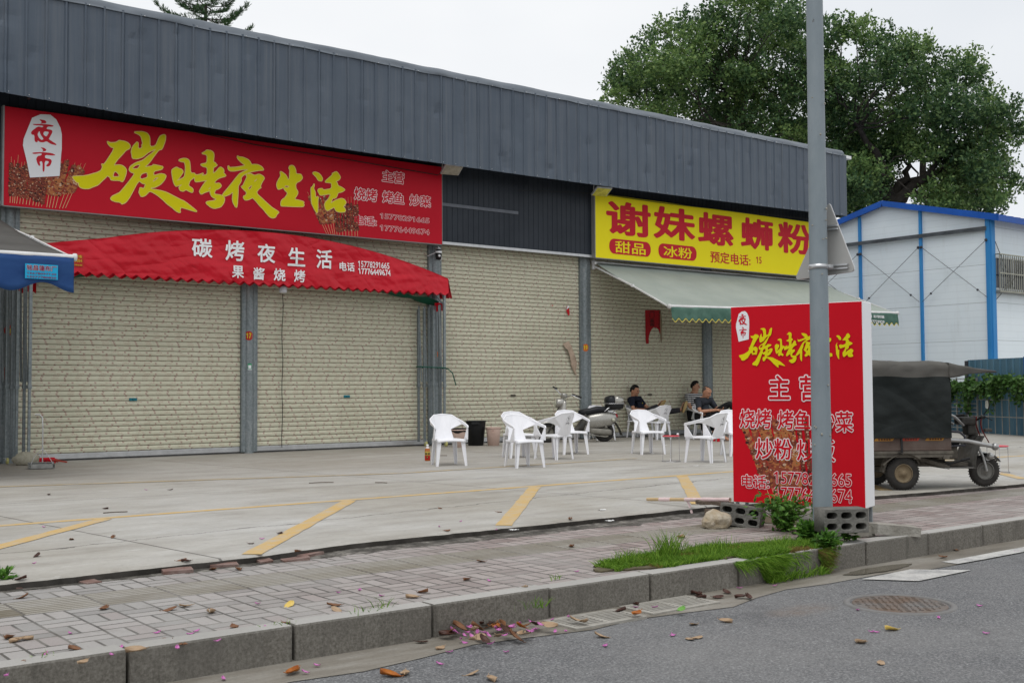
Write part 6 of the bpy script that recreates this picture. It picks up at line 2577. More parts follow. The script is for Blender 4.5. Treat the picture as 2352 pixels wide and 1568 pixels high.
CH = [
    ('white plastic armchair beside the amber bottle, the leftmost one', (9.83, 14.17), 160),
    ('front chair of the middle cluster, open side facing the road', (10.43, 13.09), 168),
    ('chair standing right behind the front chair of the middle cluster', (11.80, 14.95), 163),
    ('chair of the middle cluster turned away, dark emblem on its back', (11.97, 14.22), 6),
    ('chair in front of the scooter facing the road, rightmost of the middle cluster', (13.12, 15.12), 160),
    ('empty chair standing before the reclining man and the red topped stool', (14.10, 14.23), 162),
    ('chair with dark emblem turned away, just left of the billboard', (13.20, 12.05), 8),
    ('chair half hidden behind the left edge of the billboard', (14.85, 12.85), 156),
    ('chair under the reclining man in the navy polo shirt', (18.67, 19.08), 186),
    ('chair with emblem on its back carrying the reclining mans feet', (18.24, 18.09), 352),
    ('chair under the man in the striped shirt', (20.62, 19.02), 160),
    ('chair under the man looking at his phone', (18.90, 17.22), 168),
    ('chair against the shutter behind the scooter', (17.22, 18.82), 165),
]
chair0 = None
CS = (.90, .95, .945)
for i, (lab, (x, y), th) in enumerate(CH):
    if chair0 is None:
        chair0 = make_chair(lab, (x, y, 0), R(th))
        chair0.scale = CS
    else:
        c = copy_tree(chair0)
        c.location = (x, y, 0)
        c.rotation_euler = (0, 0, R(th))
        c['label'] = lab

# ================================================================== SMALL THINGS IN THE YARD
M_REDP = mat('red_stool_plastic', (0.50, 0.03, 0.05), 0.4, col2=(0.58, 0.10, 0.12), vscale=10)
M_CHROME = mat('chrome_rod', (0.55, 0.55, 0.56), 0.22, 0.9)
M_PINKB = mat('pale_pink_plastic', (0.60, 0.435, 0.37), 0.45, col2=(0.66, 0.50, 0.43), vscale=4)


def wire_stool(label, loc, h, r):
    t = thing('wire_stool', label, 'stool', loc, .4, 'wire stools with red tops')
    b = MB()
    b.lathe([(0, h), (r * .9, h), (r, h - .006), (r, h - .014), (r * .93, h - .016), (0, h - .012)], n=28)
    b.build('seat', M_REDP, t)
    for k in range(4):
        a = k * math.pi / 2 + .3
        b = MB()
        b.tube([(r * .92 * math.cos(a), r * .92 * math.sin(a), h - .014), (r * .96 * math.cos(a), r * .96 * math.sin(a), .02), (r * 1.1 * math.cos(a), r * 1.1 * math.sin(a), .006)], .0045, 6)
        b.build('leg', M_CHROME, t)
    b = MB()
    n = 28
    b.tube([(r * 1.08 * math.cos(6.283 * k / n), r * 1.08 * math.sin(6.283 * k / n), .006) for k in range(n + 1)], .0045, 6, cap=False)
    b.tube([(r * .9 * math.cos(6.283 * k / n), r * .9 * math.sin(6.283 * k / n), h - .02) for k in range(n + 1)], .004, 6, cap=False)
    b.build('foot_ring', M_CHROME, t)


wire_stool('wire legged stool with faded red top standing among the chairs', (12.86, 12.46, 0), .405, .135)
wire_stool('wire legged stool with faded red top beyond the cargo trike at the right edge', (14.35, 7.95, 0), .36, .14)
b = MB()
b.ball((12.93, 12.38, .425), (.022, .02, .018), 8, 6)
tag(b.build('crumpled_tissue', M_WHITE), 'crumpled grey tissue on the red topped stool', 'tissue')

t = thing('plastic_stool', 'low bright red plastic stool mostly hidden behind the billboard and chairs', 'stool', (18.55, 16.40, 0), R(-30))
M_RST = mat('bright_red_plastic', (0.52, 0.006, 0.02), 0.35)
b = MB()
b.cbox((0, 0, .285), (.36, .27, .03), .012)
b.cbox((0, 0, .255), (.34, .25, .04), .006)
b.build('seat', M_RST, t)
for sx in (-1, 1):
    for sy in (-1, 1):
        b = MB()
        b.bar((sx * .14, sy * .10, .27), (sx * .18, sy * .13, 0), .05, .035)
        b.build('leg', M_RST, t)


def bucket(label, loc, r0, r1, h, m, lug=False, group='bins by the canopy posts'):
    t = thing('bucket', label, 'bucket', loc, R(-40), group)
    b = MB()
    b.lathe([(0, .006), (r0, .0), (r0 + (r1 - r0) * .9, h * .9), (r1, h), (r1 + .012, h), (r1 + .012, h - .02), (r1 + .002, h - .02)], n=30)
    b.lathe([(r1 - .006, h), (r0 - .006, .02), (0, .018)], n=30)
    b.build('body', m, t)
    if lug:
        b = MB()
        n = 20
        b.tube([(.03 * math.cos(6.283 * k / n), -r1 - .012, h - .075 + .032 * math.sin(6.283 * k / n)) for k in range(n + 1)], .006, 6, cap=False)
        b.build('ring_handle', m, t)
    return t


M_BIN = mat('black_bin_plastic', (0.016, 0.017, 0.018), 0.4, var=0.3, vscale=6)
bk = bucket('tall black plastic bin between the pale pink buckets', (13.68, 18.72, 0), .155, .205, .50, M_BIN)
b = MB()
b.cbox((0, -.205, .45), (.16, .04, .05), .01)
b.build('lug', M_BIN, bk)
bucket('pale pink bucket with ring handle, right of the black bin', (13.90, 18.42, 0), .115, .15, .37, M_PINKB, True)
bk = bucket('pale pink bucket with black liner bag, left of the black bin', (13.02, 18.40, 0), .115, .15, .35, M_PINKB)
b = MB()
b.grid(lambda u, v: ((.158 + .012 * mnoise.noise(Vector((u * 12, v * 3, 1)))) * math.cos(6.283 * u) * (1 - .1 * (v > .9)), (.158 + .012 * mnoise.noise(Vector((u * 12, v * 3, 5)))) * math.sin(6.283 * u), .375 - (.07 + .07 * abs(mnoise.noise(Vector((u * 4, 2, 0))))) * v), 40, 6, True)
tag(b.raw('liner_bag', mat('black_film', (0.012, 0.012, 0.013), 0.25)), 'black plastic bag lining the left pale pink bucket', 'bag').location = (13.02, 18.40, 0)

q = on_ground(982, 1058)
t = thing('drink_bottle', 'plastic bottle with amber drink and a red label on the concrete', 'bottle', (q.x, q.y, 0), R(-40))
b = MB()
b.lathe([(0, .004), (.040, 0), (.044, .012), (.044, .165), (.040, .185), (.018, .225), (.016, .238)], n=24)
b.build('body', mat('amber_drink', (0.36, 0.10, 0.015), 0.12, col2=(0.42, 0.16, 0.02), vscale=7, spec=.6), t)
b = MB()
b.lathe([(.0445, .015), (.0450, .017), (.0450, .085), (.0445, .087)], n=24)
b.build('label_lower', mat('label_red', (0.42, 0.015, 0.01), 0.4), t)
b = MB()
b.lathe([(.0445, .087), (.0452, .089), (.0452, .150), (.0445, .152)], n=24)
lb = b.build('label_upper', mat('label_gold', (0.48, 0.34, 0.06), 0.4), t)
b = MB()
b.lathe([(.017, .236), (.019, .238), (.019, .262), (.0, .264)], n=16)
b.lathe([(.030, .205), (.0175, .226), (.0175, .236)], n=16)
b.build('cap', M_WHITE, t)
b = MB()
for a0 in (-.9, -.35, .25, .8):
    b.grid(lambda u, v: (.0462 * math.sin(a0 + .32 * u), -.0462 * math.cos(a0 + .32 * u), .098 + .036 * v), 4, 1)
b.lathe([(0, -.0005), (.017, -.0005)], (0, -.0468, .062), 18, 'Y')
b.build('label_print', M_EMB, t)
b = MB()
b.add([(.003, -.048, .075), (-.009, -.048, .060), (-.001, -.048, .060), (-.004, -.048, .048), (.009, -.048, .064), (.001, -.048, .064)], [(0, 1, 2), (2, 1, 5), (3, 4, 5), (5, 2, 3)])
b.build('bolt_mark', M_GOLDY, t)

# dustpan, broom and a sack by the left posts
q = on_ground(95, 1076)
t = thing('dustpan', 'long handled galvanised dustpan standing by the first shutter', 'dustpan', (q.x, q.y, 0), R(-12))
b = MB()
for c, s in (((0, .0, .012), (.36, .24, .006)), ((0, .12, .05), (.36, .006, .085)), ((-.178, .0, .035), (.006, .24, .055)), ((.178, .0, .035), (.006, .24, .055)), ((0, .10, .088), (.36, .05, .006)), ((0, -.118, .045), (.30, .006, .06))):
    b.cbox(c, s, .001)
b.build('pan', mat('dirty_galvanised', (0.22, 0.22, 0.21), 0.5, 0.5, col2=(0.36, 0.36, 0.34), vscale=14), t)
b = MB()
b.tube([(.02, .10, .09), (.02, .10, .62), (.01, .10, .76), (-.03, .10, .80), (-.09, .10, .80)], .010, 10)
b.tube([(.02, .10, .30), (-.10, .02, .18), (-.15, -.04, .06)], .004, 6)
b.tube([(.02, .10, .30), (.10, .04, .18), (.16, .0, .07)], .004, 6)
b.build('handle', M_CHROME, t)
q = on_ground(100, 1066)
t = thing('broom', 'red bristled broom lying behind the dustpan', 'broom', (q.x, q.y + .06, 0), R(-8))
b = MB()
rg = random.Random(2)
b.cbox((0, 0, .085), (.36, .05, .035), .006)
for k in range(160):
    x = rg.uniform(-.18, .20)
    b.bar((x, rg.uniform(-.02, .02), .08), (x + rg.uniform(-.03, .06), rg.uniform(-.09, -.02), rg.uniform(.01, .06)), .006)
b.build('bristles', M_RST, t)
b = MB()
b.tube([(.10, 0, .07), (.34, -.16, .03)], .013, 8)
b.build('handle', mat('red_painted_wood', (0.35, 0.06, 0.04), 0.6, var=0.3, vscale=12), t)
q = on_ground(62, 1068)
b = MB()
bm = bmesh.new()
bmesh.ops.create_icosphere(bm, subdivisions=3, radius=1)
for v in bm.verts:
    n_ = v.co.normalized()
    k = 1 + .15 * mnoise.noise(n_ * 2.5 + Vector((3, 1, 4)))
    v.co = Vector((n_.x * .20, n_.y * .13, max(-.09, n_.z * .12))) * k
bm.verts.index_update()
b.add([v.co.copy() for v in bm.verts], [[v.index for v in f.verts] for f in bm.faces], True)
bm.free()
tag(b.build('sand_bag', mat('woven_sack', (0.27, 0.25, 0.19), 0.9, col2=(0.38, 0.36, 0.29), vscale=30), loc=(q.x, q.y + .05, .088)), 'small dirty sack weighing down the left canopy posts', 'sack')

# ================================================================== SCOOTER
M_SILV = mat('silver_scooter_paint', (0.34, 0.33, 0.30), 0.28, 0.55, col2=(0.42, 0.41, 0.38), vscale=3, coat=.3)
M_TYRE = mat('tyre_rubber', (0.022, 0.021, 0.020), 0.8, col2=(0.05, 0.046, 0.042), vscale=8)
M_VINYL = mat('black_seat_vinyl', (0.018, 0.019, 0.022), 0.38, var=0.2, vscale=6)
M_DUSTY = mat('dusty_black_plastic', (0.035, 0.034, 0.032), 0.6, col2=(0.085, 0.08, 0.07), vscale=5)
M_CASEM = mat('dusty_alloy', (0.20, 0.19, 0.165), 0.55, 0.4, col2=(0.30, 0.285, 0.25), vscale=6)
M_LENSC = mat('clear_lens', (0.50, 0.50, 0.40), 0.1, spec=.6)
M_LENSO = mat('orange_lens', (0.60, 0.16, 0.02), 0.2)
M_LENSR = mat('red_lens', (0.35, 0.02, 0.03), 0.18)


def wheel(parent, c, r, tw, m_rim, spoked=False, dish=.3):
    """wheel with its axle along local y"""
    x, y, z = c
    tr = tw * .5
    b = MB()
    prof = [(r - tw * .95, -tr * .75), (r - tw * .45, -tr), (r - tw * .12, -tr * .8), (r, -tr * .35), (r, tr * .35), (r - tw * .12, tr * .8), (r - tw * .45, tr), (r - tw * .95, tr * .75), (r - tw * .95, -tr * .75)]
    b.lathe(prof, c, 36, 'Y')
    for k in range(36):
        a = 6.283 * k / 36
        for s in (-1, 1):
            b.box((x + (r - .001) * math.cos(a + s * .04), y + s * tr * .35, z + (r - .001) * math.sin(a + s * .04)), (.012, tr * .5, .010), Matrix.Rotation(-a, 3, 'Y'))
    w = b.build('wheel', M_TYRE, parent)
    b = MB()
    ri = r - tw * .93
    b.lathe([(ri, -tr * .8), (ri + .008, -tr * .85), (ri - .012, -tr * .5), (ri * .75, -tr * dish), (ri * .45, -tr * dish * 1.3), (ri * .30, -tr * .9), (ri * .12, -tr * 1.1), (0, -tr * 1.1)], c, 30, 'Y')
    b.lathe([(ri, tr * .8), (ri - .012, tr * .5), (ri * .75, tr * dish), (ri * .3, tr * .8), (0, tr)], c, 30, 'Y')
    for k in range(5):
        a = 6.283 * k / 5
        b.ball((x + ri * .38 * math.cos(a), y - tr * dish * 1.3, z + ri * .38 * math.sin(a)), (.014, .010, .014), 8, 5)
    b.build('rim', m_rim, w)
    return w


def loft(b, secs, n=16, smooth=True):
    """secs: (x, cy, cz, half width, half height, power) rings across x"""
    vs = []
    for x, cy, cz, hw, hh, pw in secs:
        for k in range(n):
            a = 6.283185 * k / n
            c, s = math.cos(a), math.sin(a)
            vs.append((x, cy + hw * math.copysign(abs(c) ** pw, c), cz + hh * math.copysign(abs(s) ** pw, s)))
    fs = []
    for i in range(len(secs) - 1):
        for k in range(n):
            fs.append((i * n + k, i * n + (k + 1) % n, (i + 1) * n + (k + 1) % n, (i + 1) * n + k))
    m = len(secs) - 1
    b.add(vs, fs + [tuple(range(n)), tuple(range(m * n, m * n + n))], smooth)


hd = Vector((-.881, .473, 0)).normalized()
sc = thing('scooter', 'silver grey motor scooter with black seat and rear top box parked before the shutters', 'scooter', (16.62, 18.08, 0), math.atan2(hd.y, hd.x))
wheel(sc, (0, 0, .21), .21, .10, M_CASEM)
wheel(sc, (1.24, 0, .21), .21, .09, M_CASEM)
b = MB()
loft(b, [(-.30, 0, .49, .03, .03, .8), (-.24, 0, .50, .10, .10, .8), (-.10, 0, .485, .155, .155, .75), (.08, 0, .465, .175, .17, .7), (.22, 0, .45, .17, .165, .7), (.34, 0, .44, .15, .15, .7), (.42, 0, .43, .10, .13, .8)], 20)
b.build('rear_body', M_SILV, sc)
b = MB()
loft(b, [(.40, 0, .52, .10, .12, .8), (.44, 0, .46, .12, .18, .7), (.50, 0, .36, .13, .12, .7), (.62, 0, .275, .14, .035, .6), (.85, 0, .265, .14, .03, .6)], 16)
b.build('floorboard', M_DUSTY, sc)
b = MB()
loft(b, [(-.08, 0, .68, .06, .04, .8), (.0, 0, .69, .12, .065, .7), (.15, 0, .695, .13, .07, .7), (.3, 0, .66, .12, .065, .7), (.45, 0, .635, .10, .07, .7), (.56, 0, .63, .06, .05, .8)], 18)
b.build('seat', M_VINYL, sc)
b = MB()
prof = [(.86, .27, .06), (.90, .36, .13), (.93, .46, .17), (.90, .60, .17), (.87, .74, .13), (.86, .86, .09), (.90, .90, .05)]


def shp(u, v):
    t_ = v * (len(prof) - 1)
    i = min(len(prof) - 2, int(t_))
    f = t_ - i
    x, z, w = [prof[i][k] * (1 - f) + prof[i + 1][k] * f for k in range(3)]
    a = (u - .5) * 3.3
    return (x + .16 * math.cos(a) * (w / .17), w * math.sin(a) * 1.05, z)


b.grid(shp, 18, 18, True)
o = b.raw('leg_shield', M_SILV, sc)
o.modifiers.new('thickness', 'SOLIDIFY').thickness = .012
b = MB()
loft(b, [(.84, 0, .83, .07, .07, .8), (.92, 0, .84, .098, .095, .9), (1.0, 0, .835, .10, .10, 1), (1.06, 0, .83, .093, .093, 1)], 20)
hl = b.build('headlight', M_SILV, sc)
b = MB()
b.ball((1.055, 0, .83), (.035, .083, .083), 16, 10)
b.build('lens', M_LENSC, hl)
for s in (-1, 1):
    b = MB()
    b.ball((1.0, s * .155, .62), (.03, .03, .045), 10, 7)
    b.build('turn_signal', M_LENSO, sc)
b = MB()
N2 = 16


def fen(u, v):
    a = R(25 + 150 * u)
    r = .245
    w = .085 * (1 - .25 * abs(u - .5))
    c = (v - .5) * 2
    return (1.24 + r * math.cos(a) * (1 - .05 * c * c), c * w, .22 + (r * math.sin(a)) - .05 * c * c)


b.grid(fen, N2, 8, True)
o = b.raw('front_fender', M_SILV, sc)
o.modifiers.new('thickness', 'SOLIDIFY').thickness = .006
b = MB()
for s in (-1, 1):
    b.tube([(1.24, s * .07, .21), (1.12, s * .075, .40), (1.03, s * .04, .55)], .02, 8)
b.tube([(1.06, 0, .5), (.93, 0, .90)], .03, 10)
b.build('fork', M_DUSTY, sc)
# handlebar turned to the right
tb = Matrix.Translation((.90, 0, .95)) @ Matrix.Rotation(R(40), 4, 'Z') @ Matrix.Rotation(R(-17), 4, 'X')
b = MB()
b.M = tb
b.tube([(.10, -.36, .0), (.02, -.22, .12), (-.02, -.10, .05), (0, 0, -.04), (-.02, .10, .05), (.02, .22, .12), (-.10, .38, .10)][1:-1], .012, 8)
b.tube([(.02, .22, .12), (-.06, .31, .13)], .012, 8)
b.tube([(.02, -.22, .12), (-.06, -.31, .13)], .012, 8)
b.build('handlebar', M_CHROME, sc)
for s in (-1, 1):
    b = MB()
    b.M = tb
    b.tube([(-.03, s * .26, .13), (-.11, s * .40, .12)], .018, 10)
    b.cbox((-.01, s * .245, .13), (.05, .06, .05), .01)
    b.build('grip', M_BLK, sc)
    b = MB()
    b.M = tb
    b.tube([(.03, s * .24, .13), (.02, s * .33, .12), (-.04, s * .43, .10)], .006, 6)
    b.build('brake_lever', M_CHROME, sc)
b = MB()
b.M = tb
b.lathe([(0, -.05), (.055, -.05), (.068, -.02), (.072, .03), (.06, .045), (0, .05)], (-.02, 0, .05), 20)
b.build('dash_pod', M_SILV, sc)
b = MB()
loft(b, [(-.43, 0, .80, .05, .06, .8), (-.40, 0, .80, .13, .10, .7), (-.30, 0, .80, .17, .125, .65), (-.12, 0, .80, .17, .125, .65), (-.05, 0, .80, .13, .10, .7), (-.03, 0, .80, .06, .06, .8)], 20)
tb_ = b.build('top_box', M_BLK, sc)
b = MB()
loft(b, [(-.43, 0, .855, .05, .05, .8), (-.40, 0, .86, .135, .095, .7), (-.30, 0, .862, .172, .122, .7), (-.20, 0, .862, .173, .125, .7)], 20)
b.build('lid', M_SILV, tb_)
b = MB()
loft(b, [(-.205, 0, .862, .175, .128, .7), (-.12, 0, .862, .172, .125, .7), (-.04, 0, .86, .13, .095, .7), (-.02, 0, .855, .05, .05, .8)], 20)
b.build('lid_cover', M_VINYL, tb_)
b = MB()
loft(b, [(-.445, 0, .815, .06, .012, .7), (-.41, 0, .815, .145, .014, .7), (-.30, 0, .815, .182, .014, .7), (-.12, 0, .815, .182, .014, .7), (-.03, 0, .815, .14, .014, .7), (-.01, 0, .815, .06, .012, .7)], 20)
b.build('chrome_band', M_CHROME, tb_)
b = MB()
b.tube([(.02, -.13, .65), (-.06, -.15, .72), (-.13, -.10, .74), (-.15, 0, .74), (-.13, .10, .74), (-.06, .15, .72), (.02, .13, .65)], .011, 8)
b.tube([(-.06, -.1, .66), (-.3, -.1, .69)], .008, 6)
b.tube([(-.06, .1, .66), (-.3, .1, .69)], .008, 6)
b.tube([(-.16, -.05, .58), (-.30, -.08, .69)], .008, 6)
b.build('grab_rail', M_CHROME, sc)
b = MB()
b.ball((-.255, 0, .545), (.05, .085, .06), 14, 8)
b.build('tail_light', M_LENSR, sc)
for s in (-1, 1):
    b = MB()
    b.ball((-.17, s * .15, .47), (.035, .03, .035), 10, 7)
    b.build('rear_signal', M_LENSC, sc)
b = MB()
b.grid(lambda u, v: (-.24 - .14 * v - .02 * math.sin(3 * v), (u - .5) * .18, .42 - .28 * v), 6, 8, True)
o = b.raw('mudguard', M_DUSTY, sc)
o.modifiers.new('thickness', 'SOLIDIFY').thickness = .008
b = MB()
loft(b, [(-.14, .09, .20, .03, .05, .8), (-.08, .10, .21, .045, .065, .7), (.25, .10, .235, .045, .065, .7), (.34, .09, .24, .03, .05, .8)], 14)
b.cbox((.36, 0, .29), (.22, .2, .15), .03)
b.tube([(-.02, .11, .30), (.02, .11, .42)], .028, 10)
for k in range(5):
    b.lathe([(.036, -.006), (.036, .006)], (-.018 + .008 * k, .11, .31 + k * .022), 12)
b.tube([(.35, .12, .16), (.0, .12, .11), (-.06, .12, .12)], .014, 6)
b.tube([(.30, .10, .20), (.28, .17, .07), (.20, .18, .03)], .010, 6)
b.build('engine_case', M_CASEM, sc)
b = MB()
b.add([(.03, .1565, .42), (-.06, .146, .42), (-.06, .146, .455), (.03, .1565, .455)], [(0, 1, 2, 3)])
b.build('decal', mat('orange_decal', (0.5, 0.2, 0.06), 0.4), sc)

# ================================================================== CARGO TRIKE
hd = Vector((.828, -.557, 0)).normalized()
M_CANV = m_tarp('dark_green_canvas', (0.011, 0.014, 0.014), (0.027, 0.031, 0.030), 0.7, 0.8)
M_CANV2 = m_tarp('dusty_canvas_top', (0.075, 0.072, 0.066), (0.125, 0.12, 0.108), 0.85, 0.5)
M_MUD = mat('muddy_steel', (0.075, 0.066, 0.055), 0.8, 0.1, col2=(0.16, 0.145, 0.12), vscale=7)
M_MUDRIM = mat('muddy_wheel_rim', (0.17, 0.125, 0.075), 0.8, col2=(0.25, 0.20, 0.13), vscale=9)
M_FRIM = mat('grey_wheel_rim', (0.19, 0.185, 0.17), 0.6, 0.3, var=0.2, vscale=9)
M_BEDR = mat('bed_brown_paint', (0.085, 0.055, 0.045), 0.7, col2=(0.13, 0.10, 0.085), vscale=5)
M_STEELS = mat('scratched_steel', (0.13, 0.125, 0.115), 0.5, 0.3, col2=(0.27, 0.265, 0.25), vscale=9)
tk = thing('cargo_trike', 'electric cargo trike with dark canvas hood and muddy wheels parked behind the billboard', 'tricycle', (11.15, 7.26, 0), math.atan2(hd.y, hd.x))
W = .90
wheel(tk, (0, .06, .185), .185, .095, M_MUDRIM)
wheel(tk, (0, W - .06, .185), .185, .095, M_MUDRIM)
wheel(tk, (1.13, W / 2, .175), .175, .085, M_FRIM)
b = MB()
for y in (.02, W - .02):
    b.cbox((-.12, y, .385), (1.34, .04, .05), .004)
    b.cbox((-.12, y - (.02 if y < .5 else -.02), .415), (1.36, .02, .03), .003)
    for x in (-.7, -.4, .15, .48):
        b.cbox((x, y, .36), (.07, .05, .04), .004)
b.cbox((-.12, W / 2, .375), (1.30, W - .1, .03), .003)
b.cbox((.2, W / 2, .30), (.9, .10, .08), .004)
b.cbox((.55, W / 2, .26), (.62, .34, .04), .004)
b.bar((.2, .2, .35), (.62, .25, .23), .04)
b.bar((.2, W - .2, .35), (.62, W - .25, .23), .04)
b.cbox((0, W / 2, .185), (.07, W - .2, .07), .01)
b.build('chassis', M_MUD, tk)
b = MB()
for y, o_ in ((0, 0), (W, 0)):
    b.cbox((-.12, y + (.012 if y < .5 else -.012), .50), (1.30, .02, .17), .004)
    b.cbox((-.12, y + (.004 if y < .5 else -.004), .45), (1.30, .02, .02), .003)
b.cbox((-.77, W / 2, .5), (.02, W, .17), .004)
b.cbox((.53, W / 2, .5), (.02, W, .17), .004)
bed = b.build('cargo_bed', M_BEDR, tk)
b = MB()
cols_ = []
for k, (x0, x1) in enumerate(((-.62, -.36), (-.34, -.10), (-.04, .19), (.24, .47))):
    b.cur = k % 2
    b.add([(x0, -.001, .545), (x1 - .03, -.001, .545), (x1, -.001, .585), (x0 + .03, -.001, .585)], [(0, 1, 2, 3)])
    b.cur = 2
    for i in range(5):
        b.add([(x0 + .05 + i * .03, -.002, .552), (x0 + .07 + i * .03, -.002, .552), (x0 + .07 + i * .03, -.002, .57), (x0 + .05 + i * .03, -.002, .57)], [(0, 1, 2, 3)])
b.build('side_decal', [mat('faded_red_decal', (0.38, 0.05, 0.025), 0.5), mat('orange_trike_decal', (0.42, 0.20, 0.03), 0.5), mat('dark_decal', (0.10, 0.03, 0.02), 0.5)], bed)
b = MB()
for s, y in ((1, -.0), (-1, W)):
    b.grid(lambda u, v: (-.24 + .48 * u, y + (-.03 + .11 * v) * s, .17 + .215 * math.sin(R(25 + 130 * u)) + .02), 14, 3, True)
b.bar((-.16, .1, .36), (-.22, .1, .2), .10, .02)
b.bar((.14, .08, .38), (.19, .08, .29), .08, .02)
b.build('fender', M_MUD, tk)
# canvas hood over hoops


def hood(u, v):
    """u along the length, v from near hem over the top to the far hem"""
    x = -.80 + 1.34 * u
    p = v * 3
    zt = 1.445 - .016 * math.sin(math.pi * ((u * 2.2) % 1)) ** 2 - .015 * u
    if p < 1:
        y, z = -.02 + .02 * p, .575 + (zt - .06 - .575) * p
    elif p < 2:
        f = p - 1
        y, z = W * f, zt - .06 + .07 * math.sin(math.pi * f) ** .5
    else:
        f = p - 2
        y, z = W + .02, zt - .06 - (zt - .64) * f
    n_ = mnoise.noise(Vector((x * 2.2 + z * 1.2, z * 1.8, y * 2)))
    n2 = mnoise.noise(Vector((x * 6 - z * 4, z * 5, y * 4)))
    k = .042 * n_ + .014 * n2
    if p < 1:
        y -= abs(k) * 1.0 - .010
    elif p > 2:
        y += k
    else:
        z += k * .6
    return (x, y, z)


b = MB()
b.grid(hood, 46, 60, True)
o = b.raw('canvas_hood', [M_CANV, M_CANV2], tk)
for pl in o.data.polygons:
    if pl.center.z > 1.25:
        pl.material_index = 1
b = MB()
b.grid(lambda u, v: (.545 + .012 * mnoise.noise(Vector((u * 4, v * 4, 1))), W * u, .60 + (1.40 - .60) * v), 10, 14, True)
b.raw('hood_front_curtain', M_CANV, tk)
b = MB()


def visor(u, v):
    x = .53 + .63 * u
    drop = .17 * (1 - u) ** 1.3
    f = v
    if f < .2:
        y, z = -.01 + .16 * u, 1.40 - .10 * u - drop * (1 - f / .2)
    elif f > .8:
        y, z = W + .01 - .16 * u, 1.40 - .10 * u - drop * ((f - .8) / .2)
    else:
        q_ = (f - .2) / .6
        y, z = (.16 * u) + (W - .32 * u) * q_, 1.40 - .10 * u + .035 * math.sin(math.pi * q_) * (1 - u)
    return (x, y, z + .012 * mnoise.noise(Vector((x * 7, y * 5, 3))) * (1 - u * .5))


b.grid(visor, 20, 30, True)
o = b.raw('canvas_visor', M_CANV2, tk)
o.modifiers.new('thickness', 'SOLIDIFY').thickness = .006
b = MB()
for x in (-.78, .5):
    b.tube([(x, .03, .58), (x, .03, 1.35), (x, .10, 1.40), (x, W - .10, 1.40), (x, W - .03, 1.35), (x, W - .03, .58)], .014, 8)
b.tube([(.5, .05, 1.38), (1.15, .18, 1.305), (1.15, W - .18, 1.305), (.5, W - .05, 1.38)], .012, 8)
b.build('hood_frame', M_DKST, tk)
# driver's area
b = MB()
b.cbox((.73, W / 2, .225), (.36, .50, .012), .003)
for i in range(6):
    b.box((.60 + i * .045, W / 2, .233), (.012, .44, .005))
b.grid(lambda u, v: (.90 + .02 * v + .12 * v * v, W / 2 + (u - .5) * (.56 - .12 * v), .22 + .36 * v), 10, 10, True)
b.build('floor_and_apron', M_STEELS, tk)
b = MB()
b.cbox((.60, W / 2, .40), (.24, .46, .16), .02)
b.build('seat_box', M_MUD, tk)
b = MB()
b.cbox((.60, W / 2, .51), (.28, .50, .07), .025)
b.build('seat', M_VINYL, tk)
b = MB()
for s in (-1, 1):
    y = W / 2 + s * .27
    b.tube([(.52, y, .46), (.52, y, .62), (.60, y, .64), (.72, y, .63), (.78, y, .58), (.78, y, .48), (.52, y, .47)], .014, 8)
b.build('arm_rail', M_DKST, tk)
b = MB()
b.tube([(.53, W / 2 - .24, .80), (.62, W / 2 - .24, .83), (.70, W / 2 - .2, .80), (.84, W / 2 - .12, .70)], .015, 8)
b.tube([(.53, W / 2 + .24, .80), (.62, W / 2 + .24, .83), (.70, W / 2 + .2, .80), (.84, W / 2 + .12, .70)], .015, 8)
b.tube([(.56, W / 2 - .30, .545), (.80, W / 2 - .28, .53), (1.11, W / 2 - .25, .465)], .024, 10)
b.tube([(.56, W / 2 + .30, .545), (.80, W / 2 + .28, .53), (1.11, W / 2 + .25, .465)], .024, 10)
b.tube([(1.13, W / 2 - .26, .462), (1.16, W / 2, .468), (1.13, W / 2 + .26, .462)], .024, 10)
b.ball((1.135, W / 2 - .26, .462), .042, 12, 8)
b.ball((1.135, W / 2 + .26, .462), .042, 12, 8)
b.build('chrome_bumper', mat('dull_chrome', (0.34, 0.34, 0.335), 0.32, 0.7, col2=(0.44, 0.44, 0.43), vscale=9), tk)
b = MB()
b.tube([(.98, W / 2, .50), (1.03, W / 2, .62), (1.0, W / 2, .74)], [.05, .05, .045], 10)
b.cbox((.97, W / 2, .66), (.12, .16, .16), .03)
b.cbox((.92, W / 2, .745), (.18, .22, .09), .025)
b.cbox((1.16, W / 2 - .05, .64), (.09, .05, .04), .01)
b.build('steering_column', M_DUSTY, tk)
b = MB()
for s in (-1, 1):
    b.tube([(1.0, W / 2 + s * .05, .74), (1.04, W / 2 + s * .18, .80), (1.0, W / 2 + s * .30, .80)], .012, 8)
    b.tube([(1.01, W / 2 + s * .22, .805), (.97, W / 2 + s * .34, .79)], .018, 8)
    b.tube([(1.05, W / 2 + s * .2, .80), (1.09, W / 2 + s * .30, .76)], .006, 6)
b.build('handlebar', M_BLK, tk)
b = MB()
b.tube([(1.03, W / 2 - .2, .80), (1.06, W / 2 - .24, .87)], .006, 6)
b.grid(lambda u, v: (1.075 + .012 * math.cos(6.283 * u) * math.sin(math.pi * v), W / 2 - .25 + .048 * math.cos(6.283 * u) * math.sin(math.pi * v) ** .6, .88 + .11 * v + .0 * u + .01 * math.sin(6.283 * u)), 16, 8, True)
b.build('mirror', M_BLK, tk)
b = MB()
b.grid(lambda u, v: (1.055, W / 2 - .25 + (u - .5) * .075 * math.sin(math.pi * (.1 + .8 * v)) ** .5, .89 + .09 * v), 8, 8)
b.build('mirror_glass', mat('mirror_glass', (0.6, 0.62, 0.58), 0.12, 0.6), tk)
b = MB()
rg = random.Random(3)
